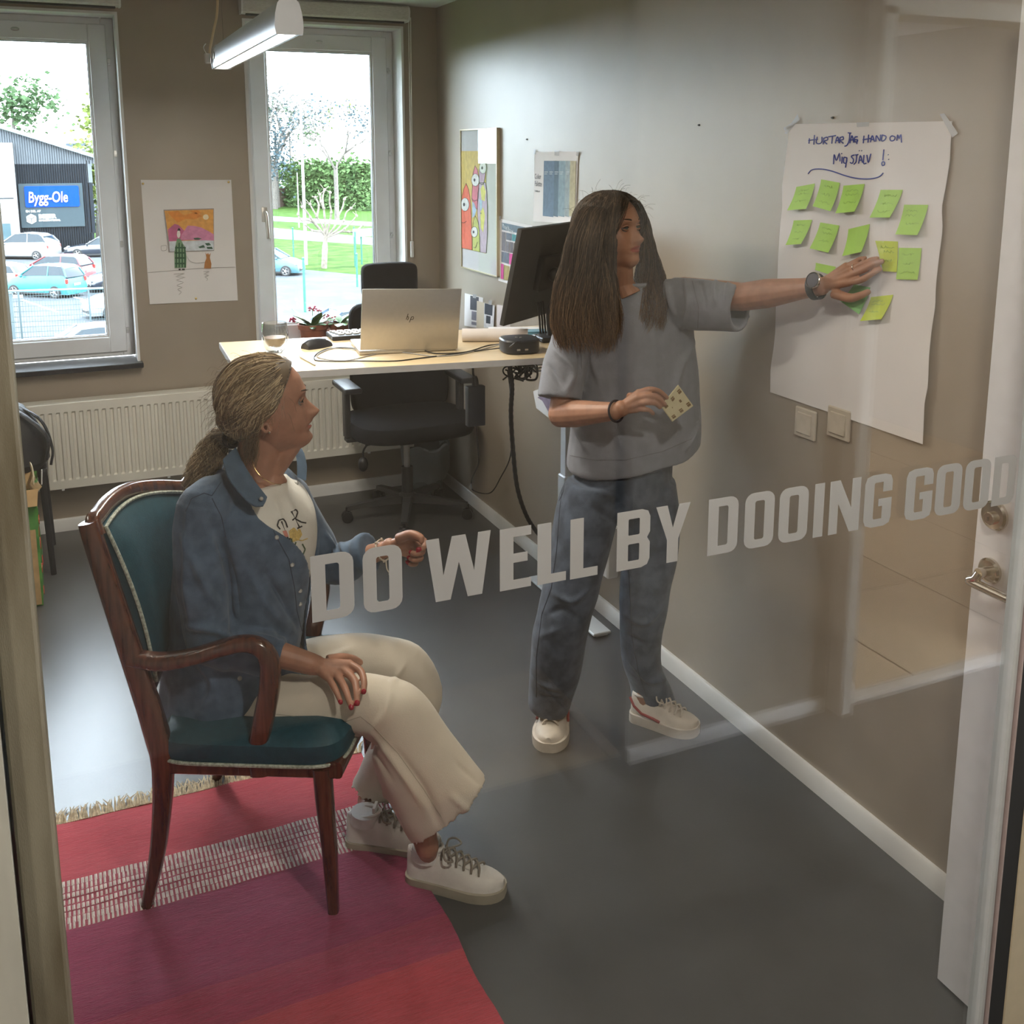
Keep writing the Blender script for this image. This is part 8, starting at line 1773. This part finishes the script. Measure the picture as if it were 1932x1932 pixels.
wd_ = (wR_-eR).normalized(); bc_ = wR_+wd_*.005; x_, y_ = frame(wd_); b = MB(); b.tube([bc_+(x_*math.cos(t)+y_*math.sin(t))*.0295 for t in [2*math.pi*k/30 for k in range(31)]], .0032, 8, caps=False); b.build('hair_band', mat('band_dark', (.02, .012, .016), rough=.8), P2)

# the printed pad held in the right hand
yp = yh-.018; q4 = [(1280, 725.5), (1309, 765.5), (1269, 796.5), (1247, 767)]
c4 = [Y(1280, 725.5, yp-.004), Y(1309, 766, yp-.018), Y(1269, 796, yp-.022), Y(1247, 766, yp-.008)]
pn = (c4[1]-c4[0]).cross(c4[2]-c4[0]).normalized(); pn = pn if pn.dot(CAM-c4[0]) > 0 else -pn
pd = thing('note_pad', 'small square pad of cream labels with brown printing held between finger and thumb', 'note pad', sum(c4, Vector())/4)
b = MB(); b.poly3([p-pn*.004 for p in c4], pn, .004); b.build('pad_block', mat('pad_cream', (0.50, 0.44, 0.27), rough=.8, var=.05), pd, bevel=.002)
def pq(s, t): return lerp(lerp(c4[0], c4[1], s), lerp(c4[3], c4[2], s), t)+pn*.0004
b = MB()
for i, (s, t) in enumerate(((.2, .12), (.2, .48), (.2, .84), (.5, .30), (.5, .66), (.82, .12), (.82, .48), (.82, .84))):
    k = .10 if i not in (3, 4) else .06
    for dx in (-.5, .15, .6): b.poly3([pq(s+k*dx-.02, t-k*.6), pq(s+k*dx+.03, t-k*.6), pq(s+k*dx+.02, t+k*.8), pq(s+k*dx-.03, t+k*.8)], pn, .0003)
b.build('pad_print', mat('pad_brown', (0.16, 0.10, 0.04), rough=.8), pd)['kind'] = 'stuff'

# ------------------------------------------------------------------ glass partition with lettering, posts, door leaf
XL, XR = -0.048, AY(1824, 1900, 1.165).x
M_part = glass_mat('partition_glass', (0.965, 0.975, 0.97), 1.15)
b = MB(); b.box(((XL+XR)/2, GY, 1.27), (XR-XL+0.02, 0.008, 2.48)); 
gl = struct(b.build('window_3', M_part)); 
M_post = mat('painted_post', (0.13, 0.105, 0.06), rough=0.5, var=0.35, scale=3.5, stretch=(6, 6, 1), bump=0.3, c2=(0.21, 0.195, 0.145))
b = MB(); b.box((XL-0.019, GY-0.005, CZ/2), (0.038, 0.07, CZ), bev=0.003); struct(b.build('trim_3', M_post))
b = MB(); b.box((-1.45, GY+0.0, CZ/2), (2.72, 0.10, CZ)); struct(b.build('wall_front', mat('pale_panel', (0.42, 0.42, 0.37), rough=0.5, var=0.10, scale=4, stretch=(5, 5, 1))))
xj1 = AY(1857, 1932, 1.135).x; xk = AY(1865, 1932, 1.13).x; xb = AY(1892, 1932, 1.13).x
b = MB(); b.box(((XR+xj1)/2, GY, CZ/2), (xj1-XR, 0.03, CZ), bev=0.003)
struct(b.build('trim_4', mat('jamb_grey', (0.40, 0.42, 0.42), rough=0.4, var=0.03)))
b = MB(); b.box(((xj1+xk)/2, GY-0.012, CZ/2), (xk-xj1, 0.016, CZ), bev=0.001); struct(b.build('trim_5', mat('pink_seal', (0.30, 0.24, 0.23), rough=0.6)))
b = MB(); b.box(((xk+xb)/2+.004, GY, CZ/2), (xb-xk+.010, 0.036, CZ)); struct(b.build('trim_6', mat('black_gap', (0.004, 0.004, 0.004), rough=0.7)))
b = MB(); b.box((xb+0.8, GY-0.0025, CZ/2), (1.6, 0.035, CZ), bev=0.003); struct(b.build('wall_entrance', mat('beige_paint', (0.42, 0.36, 0.25), rough=0.5, var=0.03)))
b = MB(); b.box(((XL+XR)/2, GY, 0.015), (XR-XL, 0.05, 0.03), bev=0.003); b.box(((XL+XR)/2, GY, CZ-0.01), (XR-XL, 0.05, 0.02)); struct(b.build('trim_7', M_base))

# the door leaf that stands open beside the jamb
b = MB(); b.box((1.668, 1.325, 1.055), (0.040, 0.17, 2.10), bev=0.002); dr = struct(b.build('door_1', mat('door_white', (0.60, 0.585, 0.59), rough=0.4, var=0.03)))
xf = 1.648
def rose(z, y=1.366, r=0.026):
    q = MB(); q.lathe([(r, 0), (r, 0.006), (r-0.004, 0.010), (0.001, 0.011)], (xf, y, z), 28, axis=(-1, 0, 0)); return q
q = rose(0.972); q.lathe([(0.010, 0.0), (0.010, 0.034)], (xf, 1.366, 0.972), 18, axis=(-1, 0, 0))
q.tube(spline([(xf-0.030, 1.366, 0.972), (xf-0.034, 1.372, 0.958), (xf-0.034, 1.385, 0.950), (xf-0.034, 1.36, 0.948), (xf-0.034, 1.28, 0.948)]), 0.0095, 14)
q.build('door_handle', M_chrome, dr)
q = rose(1.087, r=0.030); q.lathe([(0.013, 0.008), (0.013, 0.018), (0.011, 0.020), (0.0005, 0.020)], (xf, 1.366, 1.083), 20, axis=(-1, 0, 0)); cy = q.build('lock_cylinder', M_chrome, dr)
q = MB(); q.box((xf-0.021, 1.366, 1.083), (0.002, 0.002, 0.008)); q.build('keyhole', M_black, cy)

# heavy condensed capitals, laid out in units of the cap height
GW = {'D': .56, 'O': .56, 'W': .86, 'E': .44, 'L': .40, 'B': .56, 'Y': .58, 'I': .20, 'N': .60, 'G': .56}
S = 0.19
def glyph(c):
    w_ = GW[c]
    if c == 'D': return [rr(0, 0, w_, 1, [0, .16, .16, 0]), rr(S, .15, w_-S, .85, [0, .04, .04, 0])[::-1]]
    if c == 'O': return [rr(0, 0, w_, 1, .16), rr(S, .15, w_-S, .85, .04)[::-1]]
    if c == 'W':
        a = .17
        return [[(0, 1), (.12, 0), (.12+a*1.15, 0), (.43, .58), (.86-.12-a*1.15, 0), (.74, 0), (.86, 1), (.86-a, 1), (.86-a-.055, .40), (.52, 1), (.34, 1), (a+.055, .40), (a, 1)]]
    if c == 'E': return [[(0, 0), (w_, 0), (w_, .15), (S, .15), (S, .43), (w_-.05, .43), (w_-.05, .58), (S, .58), (S, .85), (w_, .85), (w_, 1), (0, 1)]]
    if c == 'L': return [[(0, 0), (w_, 0), (w_, .15), (S, .15), (S, 1), (0, 1)]]
    if c == 'B': return [[(0, 0), (w_-.14, 0), (w_-.04, .04), (w_, .14), (w_, .42), (w_-.05, .51), (w_, .60), (w_, .86), (w_-.04, .96), (w_-.14, 1), (0, 1)], rr(S, .14, w_-.18, .43, .02)[::-1], rr(S, .58, w_-.18, .86, .02)[::-1]]
    if c == 'Y': return [[(.195, 0), (.385, 0), (.385, .40), (w_, 1), (w_-.19, 1), (.29, .60), (.19, 1), (0, 1), (.195, .40)]]
    if c == 'I': return [[(0, 0), (S, 0), (S, 1), (0, 1)]]
    if c == 'N': return [[(0, 0), (.17, 0), (.17, .56), (w_-.19, 0), (w_, 0), (w_, 1), (w_-.17, 1), (w_-.17, .45), (.19, 1), (0, 1)]]
    if c == 'G': return [[(.16, 0), (w_-.14, 0), (w_-.03, .05), (w_, .16), (w_, .53), (.29, .53), (.29, .39), (w_-S, .39), (w_-S, .15), (S+.02, .15), (S, .18), (S, .83), (S+.02, .85), (w_-S, .85), (w_-S, .66), (w_, .66), (w_, .86), (w_-.04, .96), (w_-.15, 1), (.15, 1), (.04, .96), (0, .85), (0, .15), (.04, .05)]]
M_vinyl = veil_mat('frosted_vinyl', (0.42, 0.42, 0.41), 0.93, transl=0.45)
lt = thing('frosted_lettering', 'frosted grey capitals across the glass partition reading DO WELL BY DOOING GOOD', 'lettering', (0.7, GY-0.005, 1.2))
# measured left edges of the letters along the baseline in the photograph, turned into positions on the pane
LT = [('D', 587, 668), ('O', 685, 759), ('W', 804, 926), ('E', 943, 1002), ('L', 1014, 1068), ('L', 1076, 1128), ('B', 1164, 1226), ('Y', 1237, 1301), ('D', 1336, 1392), ('O', 1405, 1460),
      ('O', 1470, 1524), ('I', 1536, 1555), ('N', 1565, 1622), ('G', 1631, 1682), ('G', 1709, 1759), ('O', 1766, 1813), ('O', 1820, 1867), ('D', 1874, 1915)]
for c, ua, uc in LT:
    vm = 1110-(ua-587)*0.159; p, q = AY(ua, vm, GY-0.0045), AY(uc, vm, GY-0.0045); zz = lerp(1.234, 1.217, (ua-587)/1290)
    me = curve2d(glyph(c), 'letter', 0.0003); sxx = (q.x-p.x)/GW[c]
    me.transform(Matrix.Translation((p.x, GY-0.0045, zz)) @ Matrix(((sxx, 0, 0, 0), (0, 0, 1, 0), (0, 0.084, 0, 0), (0, 0, 0, 1))))
    me.transform(ROOT[lt.name].inverted()); me.materials.append(M_vinyl)
    o = bpy.data.objects.new('letter', me); col.objects.link(o); o.parent = lt

# ------------------------------------------------------------------ the corridor behind the viewer, seen only as a reflection
M_cw = mat('corridor_paint', (0.30, 0.27, 0.23), rough=0.6, var=0.03)
M_cf = mat('corridor_floor', (0.05, 0.05, 0.05), rough=0.4, var=0.1)
b = MB(); b.box((1.2, -1.70, -0.05), (7.6, 5.6, 0.1)); struct(b.build('floor_corridor', M_cf))
b = MB(); b.box((1.2, -1.70, CZ+0.05), (7.6, 5.6, 0.1)); struct(b.build('ceiling_corridor', M_ceil))
yb = -0.10
b = MB(); b.box((1.82, yb-0.05, CZ/2), (0.76, 0.10, CZ)); b.box((4.1, yb-0.05, CZ/2), (2.0, 0.1, CZ)); b.box((2.65, yb-0.05, 2.35), (0.9, 0.1, 0.32)); struct(b.build('wall_corridor', M_cw))
b = MB(); b.box((-0.55, yb-0.65, CZ/2), (3.98, 0.1, CZ)); b.box((1.49, yb-0.37, CZ/2), (0.1, 0.66, CZ)); struct(b.build('wall_niche', M_cw))
baseboard('baseboard_corridor', (1.44, yb, 0), (2.17, yb, 0), (0, 1, 0), h=0.045)
b = MB()
for x in (2.215, 3.085): b.box((x, yb, 1.1), (0.05, 0.14, 2.2), bev=0.003)
b.box((2.65, yb, 2.2), (0.92, 0.14, 0.05)); b.box((2.65, yb, 0.008), (0.84, 0.05, 0.016), bev=0.002); struct(b.build('trim_8', mat('corridor_trim', (0.40, 0.38, 0.35), rough=0.5)))
b = MB(); b.box((-2.6, -1.7, CZ/2), (0.1, 5.6, CZ)); struct(b.build('wall_corridor_left', M_cw))
b = MB(); b.box((5.05, -1.7, CZ/2), (0.1, 5.6, CZ)); struct(b.build('wall_corridor_right', M_cw))
b = MB(); b.box((0.0, -4.45, CZ/2), (5.2, 0.1, CZ)); b.box((4.6, -4.45, CZ/2), (0.9, 0.1, CZ)); b.box((3.4, -4.45, 0.45), (1.6, 0.1, 0.9)); b.box((3.4, -4.45, 2.35), (1.6, 0.1, 0.32)); struct(b.build('wall_lounge', M_cw))
tl = [mat('tile_%d' % k, tuple(x*s for x in (0.36, 0.27, 0.17)), rough=0.35, var=0.08, scale=20) for k, s in ((0, 1.0), (1, 0.94), (2, 1.05))]
lf = struct((lambda b: (b.box((2.9, -2.25, -0.004), (4.2, 4.22, 0.01)), b.build('floor_lounge', mat('grout', (0.2, 0.15, 0.1), rough=0.8)))[1])(MB()))
k = 0
for i in range(7):
    for j in range(7):
        t = MB(); t.box((1.1+0.6*i, -0.435-0.6*j, 0.005), (0.592, 0.592, 0.01), bev=0.001); t.build('tile', tl[k % 3], lf); k += 1
M_dl = emat('downlight_glow', (1.0, 0.80, 0.55), 12.0)
for i, (x, y) in enumerate([(-1.2, 0.5), (0.8, 0.55), (3.3, 0.5), (1.15, 1.75)]):
    r = thing('ceiling_downlight', ['round warm downlight in the corridor ceiling nearest its left end', 'round warm downlight in the corridor ceiling above the glass partition',
        'round warm downlight in the corridor ceiling outside the lounge doorway', 'round warm downlight in the room ceiling just inside the glass'][i], 'light', (x, y, CZ-0.02))
    t = MB(); t.lathe([(0.075, 0), (0.085, 0.018), (0.075, 0.020), (0.065, 0.006)], (x, y, CZ-0.02), 24, caps=False); t.build('rim', M_white, r)
    t = MB(); t.lathe([(0.062, 0), (0.062, 0.004)], (x, y, CZ-0.013), 20); t.build('lens', M_dl, r)
